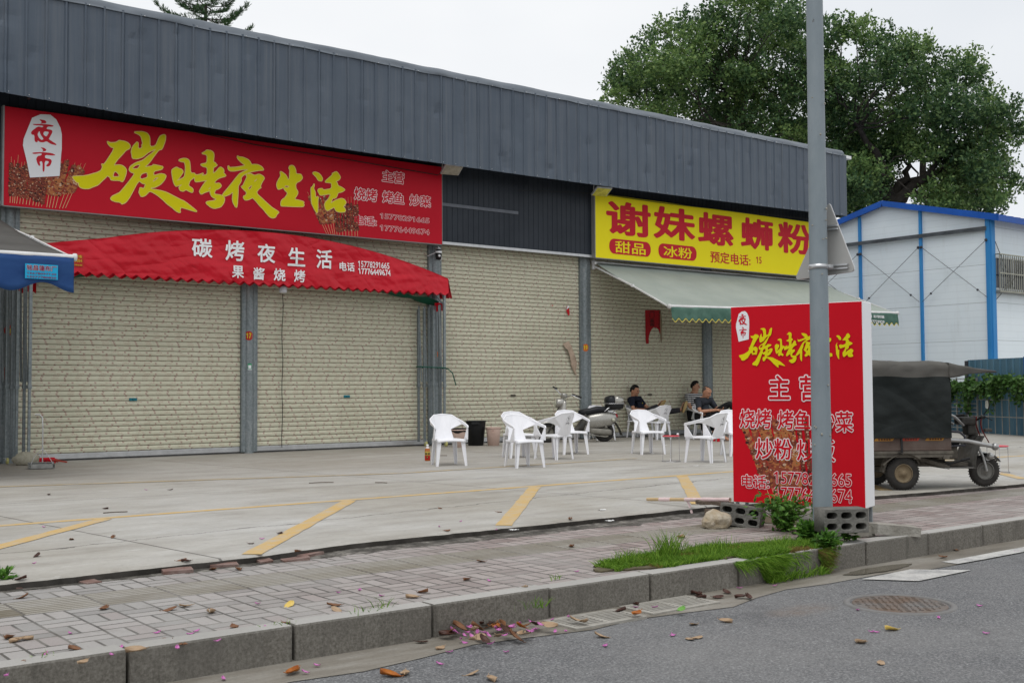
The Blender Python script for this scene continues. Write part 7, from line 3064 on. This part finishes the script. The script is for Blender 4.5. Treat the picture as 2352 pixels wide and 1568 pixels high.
for s in (-.12, -.16, .05):
    x0 = 1.03 + rg.uniform(-.02, .04)
    b.grid(lambda u, v: (x0 + .03 * math.sin(v * 4 + s * 20) + .06 * v * (s < -.14), W / 2 + s + .03 * u, .80 - .30 * v), 2, 10, True)
b.raw('red_ribbon', mat('red_ribbon', (0.38, 0.02, 0.02), 0.6), tk)
b = MB()
for s in (-1, 1):
    b.tube([(1.13, W / 2 + s * .06, .175), (1.09, W / 2 + s * .065, .34), (1.02, W / 2 + s * .03, .50)], .016, 8)
b.tube([(1.15, W / 2 - .06, .32), (1.15, W / 2 + .06, .32)], .03, 10)
b.ball((1.17, W / 2 - .075, .345), .042, 12, 8)
b.ball((1.17, W / 2 + .075, .345), .042, 12, 8)
b.build('front_fork', MATS['dull_chrome'], tk)
b = MB()
b.grid(lambda u, v: (1.13 + .205 * math.cos(R(30 + 120 * u)), W / 2 + (v - .5) * .11, .175 + .205 * math.sin(R(30 + 120 * u))), 12, 4, True)
b.raw('front_fender', M_STEELS, tk)
b = MB()
b.tube([(.56, W / 2 - .2, .25), (.76, W / 2 - .24, .31)], .012, 6)
b.tube([(.75, W / 2 - .24, .31), (.84, W / 2 - .25, .335)], .016, 6)
b.tube([(.70, W / 2 - .1, .235), (.72, W / 2 - .1, .28), (.75, W / 2 - .14, .29)], .010, 6)
b.build('brake_pedal', M_BLK, tk)
b = MB()
b.bar((-.03, -.006, .60), (-.03, -.02, .42), .02, .01)
b.tube([(-.03, -.02, .44), (-.08, -.03, .42), (-.03, -.02, .40)], .006, 5)
b.build('tie_strap', M_BLK, tk)

# ================================================================== PEOPLE
def skin_mesh(name, nodes, edges, root, m, parent=None, sub=2):
    """one continuous surface grown round a jointed skeleton"""
    names = list(nodes)
    me = bpy.data.meshes.new(name)
    me.from_pydata([nodes[k][0] for k in names], [(names.index(a), names.index(c)) for a, c in edges], [])
    o = bpy.data.objects.new('tmp', me)
    COL.objects.link(o)
    md = o.modifiers.new('skin', 'SKIN')
    md.use_smooth_shade = True
    lay = me.skin_vertices[0].data if me.skin_vertices else None
    if lay is None:
        bm = bmesh.new()
        bm.from_mesh(me)
        bm.verts.layers.skin.verify()
        bm.to_mesh(me)
        bm.free()
        lay = me.skin_vertices[0].data
    for i, k in enumerate(names):
        r = nodes[k][1]
        r = r * 1.08 if isinstance(r, (int, float)) else tuple(q_ * 1.08 for q_ in r)
        lay[i].radius = (r, r) if isinstance(r, (int, float)) else r
        lay[i].use_root = (k == root)
    s = o.modifiers.new('sub', 'SUBSURF')
    s.levels = sub
    s.render_levels = sub
    dg = bpy.context.evaluated_depsgraph_get()
    out = bpy.data.meshes.new_from_object(o.evaluated_get(dg))
    bpy.data.objects.remove(o)
    out.name = name
    out.materials.clear()
    out.materials.append(m)
    for p in out.polygons:
        p.use_smooth = True
    ob = bpy.data.objects.new(name, out)
    COL.objects.link(ob)
    if parent is not None:
        ob.parent = parent
    return ob


M_SKIN = mat('tanned_skin', (0.42, 0.22, 0.14), 0.5, col2=(0.48, 0.27, 0.18), vscale=9)
M_SKIN2 = mat('sunburnt_skin', (0.40, 0.195, 0.115), 0.5, col2=(0.46, 0.24, 0.155), vscale=9)
M_HAIR = mat('black_hair', (0.010, 0.009, 0.009), 0.6, bump=0.4, bscale=120)
M_GREYH = mat('cropped_grey_hair', (0.07, 0.06, 0.055), 0.8, col2=(0.13, 0.105, 0.09), vscale=60)
M_NAVY = mat('navy_polo_cloth', (0.009, 0.011, 0.022), 0.85, var=0.3, vscale=5, bump=0.2, bscale=14)
M_DGREY = mat('dark_grey_tshirt', (0.030, 0.034, 0.043), 0.85, var=0.3, vscale=5, bump=0.2, bscale=14)
M_TROUS = mat('charcoal_trousers', (0.030, 0.029, 0.034), 0.85, var=0.3, vscale=5, bump=0.2, bscale=14)
M_BTROU = mat('black_trousers', (0.010, 0.010, 0.011), 0.85, var=0.3, vscale=5, bump=0.2, bscale=14)
M_SOLE = mat('tan_shoe_sole', (0.36, 0.25, 0.105), 0.7, col2=(0.44, 0.32, 0.15), vscale=12)
M_SHOE = mat('dark_shoe', (0.03, 0.028, 0.026), 0.6)


def m_stripe():
    g = NG('striped_polo_cloth')
    v, x, y, z = g.obj()
    w = g.mth('MULTIPLY', g.noise(v, 6, 3), 0.02)
    f = g.mth('FRACT', g.mth('DIVIDE', g.mth('ADD', z, w), 0.048))
    return g.done(g.mix(g.mth('LESS_THAN', f, 0.45), (0.010, 0.010, 0.012), (0.62, 0.62, 0.62)), 0.85)


M_STRIPE = m_stripe()


def person(label, loc, th, J, shirt, trous, skin, hair, bald=False, look=(0, 1, 0), nod=0.0, sole=None, bare_ankle=False):
    """J: joints in local metres, x right, y forward, z up"""
    N = {}
    E = []
    V = lambda k: Vector(J[k])

    def chain(*ks):
        for a, c in zip(ks, ks[1:]):
            E.append((a, c))
    N['pelvis'] = (V('pelvis'), (.135, .11))
    N['belly'] = (V('pelvis').lerp(V('chest'), .45), (.135, .115))
    N['chest'] = (V('chest'), (.145, .115))
    N['collar'] = (V('chest').lerp(V('neck'), .6), (.095, .08))
    N['neck'] = (V('neck'), (.055, .058))
    hc = V('head')
    up = (hc - V('neck')).normalized()
    N['jaw'] = (hc - up * .066 + V('look') * .020, (.076, .083))
    N['face'] = (hc + V('look') * .004, (.090, .108))
    N['brow'] = (hc + up * .058, (.092, .108))
    N['crown'] = (hc + up * .108, (.068, .080))
    chain('pelvis', 'belly', 'chest', 'collar', 'neck', 'jaw', 'face', 'brow', 'crown')
    for s, q in (('l', -1), ('r', 1)):
        N['sh' + s] = (V('sh' + s), .062)
        N['el' + s] = (V('el' + s), .042)
        N['fo' + s] = (V('el' + s).lerp(V('wr' + s), .3), .040)
        N['wr' + s] = (V('wr' + s), (.028, .024))
        hd_ = (V('ha' + s) - V('wr' + s))
        dirn = hd_.normalized()
        side = dirn.cross(V('palm' + s)).normalized()
        N['pm' + s] = (V('wr' + s) + dirn * .045, (.036, .018))
        chain('collar', 'sh' + s, 'el' + s, 'fo' + s, 'wr' + s, 'pm' + s)
        curl = V('palm' + s).normalized()
        for k, (off, L) in enumerate(((-.030, .062), (-.010, .074), (.010, .070), (.029, .055))):
            b0 = V('wr' + s) + dirn * .082 + side * off
            m0 = b0 + dirn * L * .5 + curl * L * .12
            e0 = m0 + dirn * L * .28 + curl * L * .42
            N['f%s%d' % (s, k)] = (b0, .0105)
            N['g%s%d' % (s, k)] = (m0, .009)
            N['h%s%d' % (s, k)] = (e0, .0075)
            chain('pm' + s, 'f%s%d' % (s, k), 'g%s%d' % (s, k), 'h%s%d' % (s, k))
        b0 = V('wr' + s) + dirn * .035 - side * .036 + curl * .012
        N['t%s0' % s] = (b0, .013)
        N['t%s1' % s] = (b0 + dirn * .03 - side * .012 + curl * .018, .0105)
        N['t%s2' % s] = (b0 + dirn * .055 - side * .006 + curl * .03, .008)
        chain('pm' + s, 't%s0' % s, 't%s1' % s, 't%s2' % s)
        hip = V('pelvis') + Vector((q * .095, .03, -.02))
        N['hp' + s] = (hip, .092)
        N['kn' + s] = (V('kn' + s), .062)
        N['ca' + s] = (V('kn' + s).lerp(V('an' + s), .35), .056)
        N['an' + s] = (V('an' + s), .038)
        N['ft' + s] = (V('an' + s).lerp(V('to' + s), .55), (.044, .034))
        N['to' + s] = (V('to' + s), (.040, .022))
        chain('pelvis', 'hp' + s, 'kn' + s, 'ca' + s, 'an' + s, 'ft' + s, 'to' + s)
    body = skin_mesh('person', N, E, 'pelvis', skin)
    # nose, ears, brows and mouth are grown into the same mesh
    lk = V('look').normalized()
    sd = lk.cross(up).normalized()
    bm = bmesh.new()
    bm.from_mesh(body.data)

    def lump(c, r, n=8):
        res = bmesh.ops.create_icosphere(bm, subdivisions=2, radius=1)
        for v in res['verts']:
            p = v.co.copy()
            v.co = c + sd * p.x * r[0] + lk * p.y * r[1] + up * p.z * r[2]
            for f in v.link_faces:
                f.smooth = True
    lump(hc + lk * .114 - up * .012, (.016, .020, .025))
    lump(hc + lk * .103 + up * .014, (.010, .013, .030))
    for s in (-1, 1):
        lump(hc + sd * s * .093 - up * .005, (.010, .021, .035))
        lump(hc + sd * s * .035 + lk * .096 - up * .026, (.023, .013, .018))
    lump(hc + lk * .101 - up * .061, (.026, .011, .007))
    lump(hc + lk * .094 - up * .090, (.023, .014, .016))
    bm.to_mesh(body.data)
    bm.free()
    # the clothed parts of the body carry cloth, so no skin shows between shirt and waistband
    body.data.materials.append(shirt)
    body.data.materials.append(trous)
    kind_of = {'pelvis': 1, 'belly': 1, 'chest': 1, 'collar': 1, 'shl': 1, 'shr': 1, 'hpl': 2, 'hpr': 2, 'knl': 2, 'knr': 2}
    keys = list(N)
    for pl in body.data.polygons:
        k = min(keys, key=lambda q_: (N[q_][0] - pl.center).length)
        if k in kind_of:
            pl.material_index = kind_of[k]
    body.location = loc
    body.rotation_euler = (0, 0, th)
    tag(body, label, 'person')

    def sub(keys, k, extra=0.0):
        return {a: (N[a][0], tuple(v * k + extra for v in N[a][1]) if isinstance(N[a][1], tuple) else N[a][1] * k + extra) for a in keys}
    # shirt
    S = sub(('pelvis', 'belly', 'chest', 'collar', 'shl', 'shr'), 1.16, .016)
    S['collar'] = (N['collar'][0], (.112, .098))
    ed = [('pelvis', 'belly'), ('belly', 'chest'), ('chest', 'collar'), ('collar', 'shl'), ('collar', 'shr')]
    for s in 'lr':
        S['sl' + s] = (V('sh' + s).lerp(V('el' + s), .45), .062)
        S['sm' + s] = (V('sh' + s).lerp(V('el' + s), .78), .060)
        ed += [('sh' + s, 'sl' + s), ('sl' + s, 'sm' + s)]
    skin_mesh('shirt', S, ed, 'pelvis', shirt, body)
    T = sub(('pelvis', 'hpl', 'hpr', 'knl', 'knr', 'cal', 'car'), 1.0, .013)
    ed = [('pelvis', 'hpl'), ('pelvis', 'hpr'), ('hpl', 'knl'), ('hpr', 'knr'), ('knl', 'cal'), ('knr', 'car')]
    for s in 'lr':
        T['cu' + s] = (V('kn' + s).lerp(V('an' + s), .80 if bare_ankle else .97), .060)
        ed.append(('ca' + s, 'cu' + s))
    skin_mesh('trousers', T, ed, 'pelvis', trous, body)
    # hair: a cap hugging the skull
    b = MB()

    def hp(u, v):
        a = 2 * math.pi * u
        lat = (math.pi / 2) * (1 - v)
        front = math.cos(a)
        lim = (.62 if front > .45 else (-.45 if front < -.2 else .02)) if not bald else (.61 if front > .1 else (-.5 if front < -.25 else .1))
        ph = lim + (math.pi / 2 - lim) * (1 - v) if not bald else lim + (.62 - lim) * (1 - v)
        r = .0015 * mnoise.noise(Vector((u * 40, v * 20, 0)))
        d = lk * math.cos(ph) * math.cos(a) * (.114 + r) + sd * math.cos(ph) * math.sin(a) * (.097 + r) + up * math.sin(ph) * (.127 if not bald else .124)
        return tuple(hc + up * .030 + d)
    b.grid(hp, 36, 12, True)
    o = b.raw('hair', hair, body)
    o.modifiers.new('thickness', 'SOLIDIFY').thickness = .006 if not bald else .002
    b = MB()
    for s in (-1, 1):
        c = hc + sd * s * .037 + lk * .105 + up * .030
        b.tube([c - sd * .020 * 1, c + up * .004, c + sd * .020], .0045, 6)
    b.build('eyebrow_pair', M_HAIR, body)
    b = MB()
    for s in (-1, 1):
        c = hc + sd * s * .036 + lk * .103 + up * .012
        b.tube([c - sd * .013, c + lk * .002, c + sd * .013], .004, 6)
    b.build('eye_pair', M_EMB, body)
    # shoes
    for s in 'lr':
        a, t_ = V('an' + s), V('to' + s)
        d = (t_ - a).normalized()
        heel = V('heel' + s) if ('heel' + s) in J else a - d * .05
        n_ = V('sole' + s).normalized()
        sdv = d.cross(n_).normalized()
        b = MB()
        pts = []
        base = a + n_ * .055
        out = []
        L = (t_ - a).length + .10
        for k in range(20):
            an_ = 6.283 * k / 20
            wv = .046 if math.cos(an_) > 0 else .036
            out.append((math.cos(an_) * L * .5 + L * .5 - .06, math.sin(an_) * wv))
        b.prism(out, .022, lambda u, v, w: tuple(base + d * u + sdv * v + n_ * w))
        b.build('shoe_sole', sole or M_SOLE, body)
        if not bare_ankle:
            c = base + d * (L * .5 - .06)
            b = MB()
            vs, fs = [], []
            for j in range(7):
                f = j / 6
                for k in range(16):
                    an_ = 6.283 * k / 16
                    r_ = math.cos(f * 1.35)
                    vs.append(tuple(c + d * (math.cos(an_) * L * .49 * r_ - .02 * f) + sdv * math.sin(an_) * .042 * r_ - n_ * (.072 * math.sin(f * 1.5))))
            for j in range(6):
                for k in range(16):
                    fs.append((j * 16 + k, j * 16 + (k + 1) % 16, (j + 1) * 16 + (k + 1) % 16, (j + 1) * 16 + k))
            b.add(vs, fs, True)
            b.build('shoe', M_SHOE, body)
    return body


# the man leaning back with his feet up on another chair
J1 = dict(pelvis=(0, .02, .52), chest=(0, -.13, .82), neck=(0, -.17, .975), head=(0, -.145, 1.095), look=(.0, .95, -.18),
          shl=(-.175, -.13, .90), shr=(.175, -.13, .90), ell=(-.25, .05, .70), elr=(.27, -.02, .66), wrl=(-.12, .24, .68), wrr=(.13, .22, .665),
          hal=(-.05, .31, .69), har=(.04, .27, .67), palml=(.2, -.2, -1), palmr=(-.2, -.2, -1),
          knl=(-.14, .48, .60), knr=(.24, .40, .66), anl=(-.30, .93, .66), anr=(.02, .50, .75),
          tol=(-.36, .97, .84), tor=(-.02, .60, .88), solel=(.35, .85, -.2), soler=(.55, .75, -.35))
p1 = person('man in navy polo shirt and dark trousers reclining with his feet up', (18.68, 19.08, -.02), R(196), J1, M_NAVY, M_TROUS, M_SKIN2, M_HAIR)
b = MB()
c = Vector((.075, -.005, .80))
b.M = Matrix.Translation((-.075, .015, .80)) @ Matrix.Rotation(R(62), 4, 'X')
for k in range(14):
    a = 6.283 * k / 14
    b.ball((.028 * math.cos(a), .028 * math.sin(a), 0), (.005, .005, .003), 6, 4)
b.build('chest_badge', M_GOLDY, p1)
# the man in the striped shirt sitting upright
J2 = dict(pelvis=(0, -.08, .51), chest=(0, -.15, .86), neck=(0, -.14, 1.06), head=(0, -.11, 1.19), look=(-.55, .82, -.05),
          shl=(-.185, -.14, .965), shr=(.185, -.14, .965), ell=(-.26, .02, .70), elr=(.25, .0, .70), wrl=(-.12, .22, .64), wrr=(.12, .22, .62),
          hal=(-.05, .28, .63), har=(.05, .28, .61), palml=(.2, -.2, -1), palmr=(-.2, -.2, -1),
          knl=(-.13, .38, .52), knr=(.13, .38, .52), anl=(-.13, .42, .10), anr=(.14, .40, .10),
          tol=(-.14, .56, .035), tor=(.16, .54, .035), solel=(0, 0, -1), soler=(0, 0, -1))
person('man in black and white striped polo shirt sitting upright by the pillar', (20.55, 19.0, -.02), R(170), J2, M_STRIPE, M_BTROU, M_SKIN, M_HAIR)
# the man bent over his phone
J3 = dict(pelvis=(0, -.06, .51), chest=(0, -.10, .80), neck=(0, -.055, .95), head=(-.01, .0, 1.065), look=(-.12, .85, -.48),
          shl=(-.19, -.07, .875), shr=(.19, -.07, .875), ell=(-.27, .10, .65), elr=(.25, .06, .64), wrl=(-.15, .34, .66), wrr=(.0, .30, .675),
          hal=(-.10, .42, .68), har=(-.07, .36, .685), palml=(.6, .0, .5), palmr=(-.2, .2, -1),
          knl=(-.33, .42, .83), knr=(.10, .42, .53), anl=(-.44, .50, .44), anr=(.0, .50, .10),
          tol=(-.52, .60, .40), tor=(-.02, .66, .035), solel=(-.2, -.1, -1), soler=(0, 0, -1))
p3 = person('balding man in dark grey t shirt looking down at his phone', (18.90, 17.22, -.02), R(176), J3, M_DGREY, M_BTROU, M_SKIN2, M_GREYH, True, bare_ankle=True, sole=M_SHOE)
ph = MB()
ph.cbox((0, 0, 0), (.078, .160, .010), .004, Matrix.Rotation(R(30), 3, 'X'))
o = ph.build('mobile_phone', M_BLK)
tag(o, 'black mobile phone held by the balding man', 'phone')
a = R(176)
lx, ly, lz = -.10, .44, .70
o.location = (18.90 + lx * math.cos(a) - ly * math.sin(a), 17.22 + lx * math.sin(a) + ly * math.cos(a), lz - .02)
o.rotation_euler = (0, 0, a)

# ================================================================== FALLEN LEAVES, PETALS AND LITTER
LEAFM = {'brown': mat('brown_leaf', (0.13, 0.055, 0.025), 0.45, col2=(0.20, 0.095, 0.045), vscale=22),
         'dark': mat('dark_leaf', (0.035, 0.016, 0.012), 0.4, col2=(0.075, 0.03, 0.02), vscale=22),
         'tan': mat('tan_leaf', (0.30, 0.20, 0.12), 0.6, col2=(0.38, 0.275, 0.18), vscale=22),
         'amber': mat('amber_leaf', (0.22, 0.055, 0.008), 0.35, col2=(0.40, 0.13, 0.012), vscale=20),
         'yellow': mat('yellow_leaf', (0.55, 0.38, 0.08), 0.5, col2=(0.62, 0.46, 0.14), vscale=20),
         'green': mat('fresh_green_leaf', (0.13, 0.30, 0.06), 0.4),
         'petal': mat('magenta_petal', (0.40, 0.07, 0.30), 0.5, col2=(0.56, 0.25, 0.47), vscale=30)}
rg = random.Random(44)


def leaf_shape(L, Wd, curl, fold, seed):
    r = random.Random(seed)
    b = MB()

    def f(u, v):
        t_ = v * 2 - 1
        w = Wd * (max(0.0, math.sin(math.pi * min(1, u * .97 + .015))) ** .7) * .5
        x = (u - .5) * L
        z = curl * (t_ * t_) * Wd * .6 * (.4 + u) + fold * (u - .4) ** 2 * L + .004 * mnoise.noise(Vector((u * 4, v * 4, seed)))
        return (x, w * t_, z + .003)
    b.grid(f, 10, 6, True)
    b.tube([(-.5 * L, 0, .004), (-.68 * L, .005, .012)], .0015, 5)
    return b


VAR = {}
for kname, m_ in LEAFM.items():
    lst = []
    for i in range(3):
        if kname == 'petal':
            b = leaf_shape(.040, .022, .35, .5, 60 + i)
        else:
            b = leaf_shape(.080, .046, (.12, .3, .5)[i], (.15, .4, .05)[i], 10 + i)
        o = b.raw('tmp_leaf', m_)
        o.modifiers.new('thickness', 'SOLIDIFY').thickness = .0012
        dg = bpy.context.evaluated_depsgraph_get()
        me = bpy.data.meshes.new_from_object(o.evaluated_get(dg))
        bpy.data.objects.remove(o)
        me.name = 'fallen_' + kname
        lst.append(me)
    VAR[kname] = lst

SURF = {'walk': ('the sidewalk paving', -.050), 'road': ('the asphalt road', -.228), 'yard': ('the concrete yard', .002), 'gut': ('the gutter by the drain grate', -.216), 'kerb': ('the kerb stones', -.038), 'grate': ('the slotted drain grate', -.198)}


def drop(kind, surf, x, y, scale=1.0, lift=0.0, tilt=12):
    where, z = SURF[surf]
    q = on_ground(x, y, z)
    o = bpy.data.objects.new('petal' if kind == 'petal' else 'fallen_leaf', rg.choice(VAR[kind]))
    COL.objects.link(o)
    o.location = (q.x, q.y, z + lift)
    o.rotation_euler = (R(rg.uniform(-tilt, tilt)), R(rg.uniform(-tilt, tilt)), rg.uniform(0, 6.28))
    s = scale * rg.uniform(.9, 1.1)
    o.scale = (s, s, s)
    nm = 'magenta flower petal' if kind == 'petal' else {'brown': 'curled brown fallen leaf', 'dark': 'dark shrivelled fallen leaf', 'tan': 'dry tan fallen leaf', 'amber': 'mottled amber fallen leaf', 'yellow': 'yellow fallen leaf', 'green': 'fresh green leaf'}[kind]
    tag(o, '%s lying on %s' % (nm, where), 'petal' if kind == 'petal' else 'leaf', '%s on %s' % (nm.replace('leaf', 'leaves').replace('petal', 'petals'), where))


def z5(x, y):
    return x * .3418, 1119.7 + y * .3418


def z6(x, y):
    return 803.9 + x * .3418, 1148.4 + y * .3418


def z7_(x, y):
    return 1320.7 + x * .29296, 1119.7 + y * .29296


def z8_(x, y):
    return 1837.5 + x * .30427, 1091 + y * .30427


for kind, surf, f, pts in (
    ('brown', 'walk', z5, [(700, 815), (150, 740), (60, 1010), (500, 1090), (125, 1195), (1125, 1020), (1230, 1055), (1140, 820), (1600, 550), (2245, 795), (1930, 910), (1575, 940), (1430, 550)]),
    ('tan', 'walk', z5, [(110, 1030), (555, 1178), (1250, 798), (1420, 840), (2260, 822), (170, 1020), (1020, 560)]),
    ('dark', 'yard', z5, [(710, 142), (1145, 15), (250, 460), (1880, 310), (1685, 375), (1250, 495), (330, 48), (140, 615)]),
    ('brown', 'yard', z5, [(1220, 488), (2000, 430), (760, 335), (480, 348)]),
    ('yellow', 'walk', z5, [(1945, 790)]),
    ('tan', 'kerb', z5, [(915, 1098)]),
    ('amber', 'gut', z5, [(1970, 1240)]),
    ('petal', 'walk', z5, [(470, 980), (305, 1120), (750, 1125), (815, 1075), (1060, 975), (1280, 985), (1320, 965), (1190, 1078), (1730, 780), (1790, 945), (2270, 705), (40, 1265)]),
    ('petal', 'yard', z5, [(230, 508), (295, 265), (1760, 345), (980, 15)]),
    ('petal', 'kerb', z5, [(1465, 1030)]),
    ('petal', 'gut', z5, [(2130, 1195), (1500, 1285), (2050, 1240)]),
    ('brown', 'walk', z6, [(490, 620), (785, 535), (1490, 312), (880, 412), (870, 222)]),
    ('tan', 'walk', z6, [(420, 655), (1170, 595), (1740, 430), (2225, 250)]),
    ('amber', 'road', z6, [(270, 1180)]),
    ('tan', 'road', z6, [(370, 1168), (605, 1000), (2335, 925), (2285, 935), (820, 1168), (950, 1205), (1690, 920)]),
    ('amber', 'grate', z6, [(1925, 765)]),
    ('dark', 'gut', z6, [(1820, 745), (2330, 632), (1925, 700), (480, 952)]),
    ('tan', 'grate', z6, [(1520, 810), (1570, 820)]),
    ('green', 'grate', z6, [(2225, 738)]),
    ('petal', 'walk', z6, [(210, 645), (65, 605), (935, 543), (195, 742), (1845, 455), (1525, 480)]),
    ('petal', 'grate', z6, [(1470, 785), (1450, 882), (1380, 885)]),
    ('petal', 'gut', z6, [(1355, 805), (1920, 720), (2050, 720)]),
    ('petal', 'road', z6, [(670, 1022), (600, 1100), (1050, 1022), (1715, 982), (2170, 905)]),
    ('petal', 'yard', z6, [(600, 178), (745, 143), (985, 200)]),
    ('brown', 'yard', z6, [(605, 55), (1000, 80), (1480, 128), (650, 208)]),
    ('dark', 'gut', z7_, [(970, 838), (990, 862), (1120, 857), (1190, 822), (1300, 857), (1360, 860)]),
    ('petal', 'gut', z7_, [(1290, 788), (1570, 768)]),
    ('petal', 'road', z7_, [(235, 1240), (2215, 960), (2325, 1132), (765, 1160)]),
    ('tan', 'road', z7_, [(2240, 1215), (1180, 1050), (930, 1072)]),
    ('brown', 'walk', z7_, [(830, 390)]),
    ('tan', 'road', z8_, [(460, 1263), (610, 1420)]),
    ('petal', 'road', z8_, [(570, 1185), (1045, 1078), (1355, 987), (1405, 1195), (1630, 578)]),
    ('brown', 'gut', z8_, [(1090, 555), (1030, 574), (1170, 566), (1080, 620)]),
    ('yellow', 'road', z8_, [(690, 1168)]),
):
    for x, y in pts:
        big = (kind in ('amber', 'yellow') or (kind == 'tan' and surf in ('kerb',)))
        sc_ = 1.2 if big else (.8 if surf == 'yard' or kind == 'petal' else .95)
        drop(kind, surf, *f(x, y), scale=sc_)
# the drift of leaves and petals swept against the kerb by the grate
HEAP = {'walk': None}
SURF['heap'] = ('the heap beside the drain grate', -.205)
for kind, pts in (('brown', [(690, 905), (950, 880), (1110, 925), (1190, 860), (1020, 868), (850, 880), (735, 890)]), ('dark', [(655, 912), (870, 850), (960, 830), (1050, 905), (1075, 915), (905, 950), (1245, 855), (900, 845)]), ('tan', [(840, 905), (830, 965), (1000, 935), (1150, 935), (1185, 910), (880, 925), (1340, 865), (1050, 860)]), ('amber', [(1150, 885), (985, 870)]), ('petal', [(690, 895), (720, 900), (800, 880), (815, 870), (910, 905), (930, 912), (745, 935), (950, 972), (1090, 865), (1100, 870), (1230, 882), (1250, 875), (1210, 895), (1000, 905), (770, 930), (980, 895), (790, 905), (1140, 850), (770, 972), (860, 890), (705, 885), (1220, 830), (1040, 940), (820, 950), (1280, 865), (895, 890)])):
    for x, y in pts:
        drop(kind, 'heap', *z6(x, y), scale=1.1 if kind != 'petal' else .9, lift=rg.uniform(0, .028), tilt=32)
# scraps of paper and butts
M_SCRAP = mat('white_scrap', (0.66, 0.66, 0.65), 0.7)
for (x, y) in ((1213, 1071), (1530, 1022), (1600, 1070), (1382, 1171), (1180, 1217), (2270, 1102), (1400, 1196), (1690, 1062), (1498, 1042)):
    q = on_ground(x, y, .003)
    b = MB()
    b.grid(lambda u, v: ((u - .5) * .07 + .01 * math.sin(v * 5), (v - .5) * .045, .003 + .016 * abs(mnoise.noise(Vector((u * 3 + x, v * 3, y))))), 5, 4, True)
    o = b.raw('paper_scrap', M_SCRAP)
    o.location = (q.x, q.y, .002)
    tag(o, 'crumpled white paper scrap on the concrete yard', 'litter', 'white paper scraps on the yard')
for (x, y, L, a) in ((738, 1108, .30, .25), (875, 1108, .16, -.3), (1905, 1160, .3, -.3), (265, 1176, .22, .5), (1015, 1046, .18, .05)):
    q = on_ground(x, y, .004)
    b = MB()
    b.tube([(-L / 2, 0, .004), (0, .01, .006), (L / 2, 0, .004)], .005, 6)
    o = b.build('twig', M_WOOD)
    o.location = (q.x, q.y, .001)
    o.rotation_euler = (0, 0, a - .66)
    tag(o, 'thin dry twig lying on the concrete yard', 'twig', 'twigs on the yard')
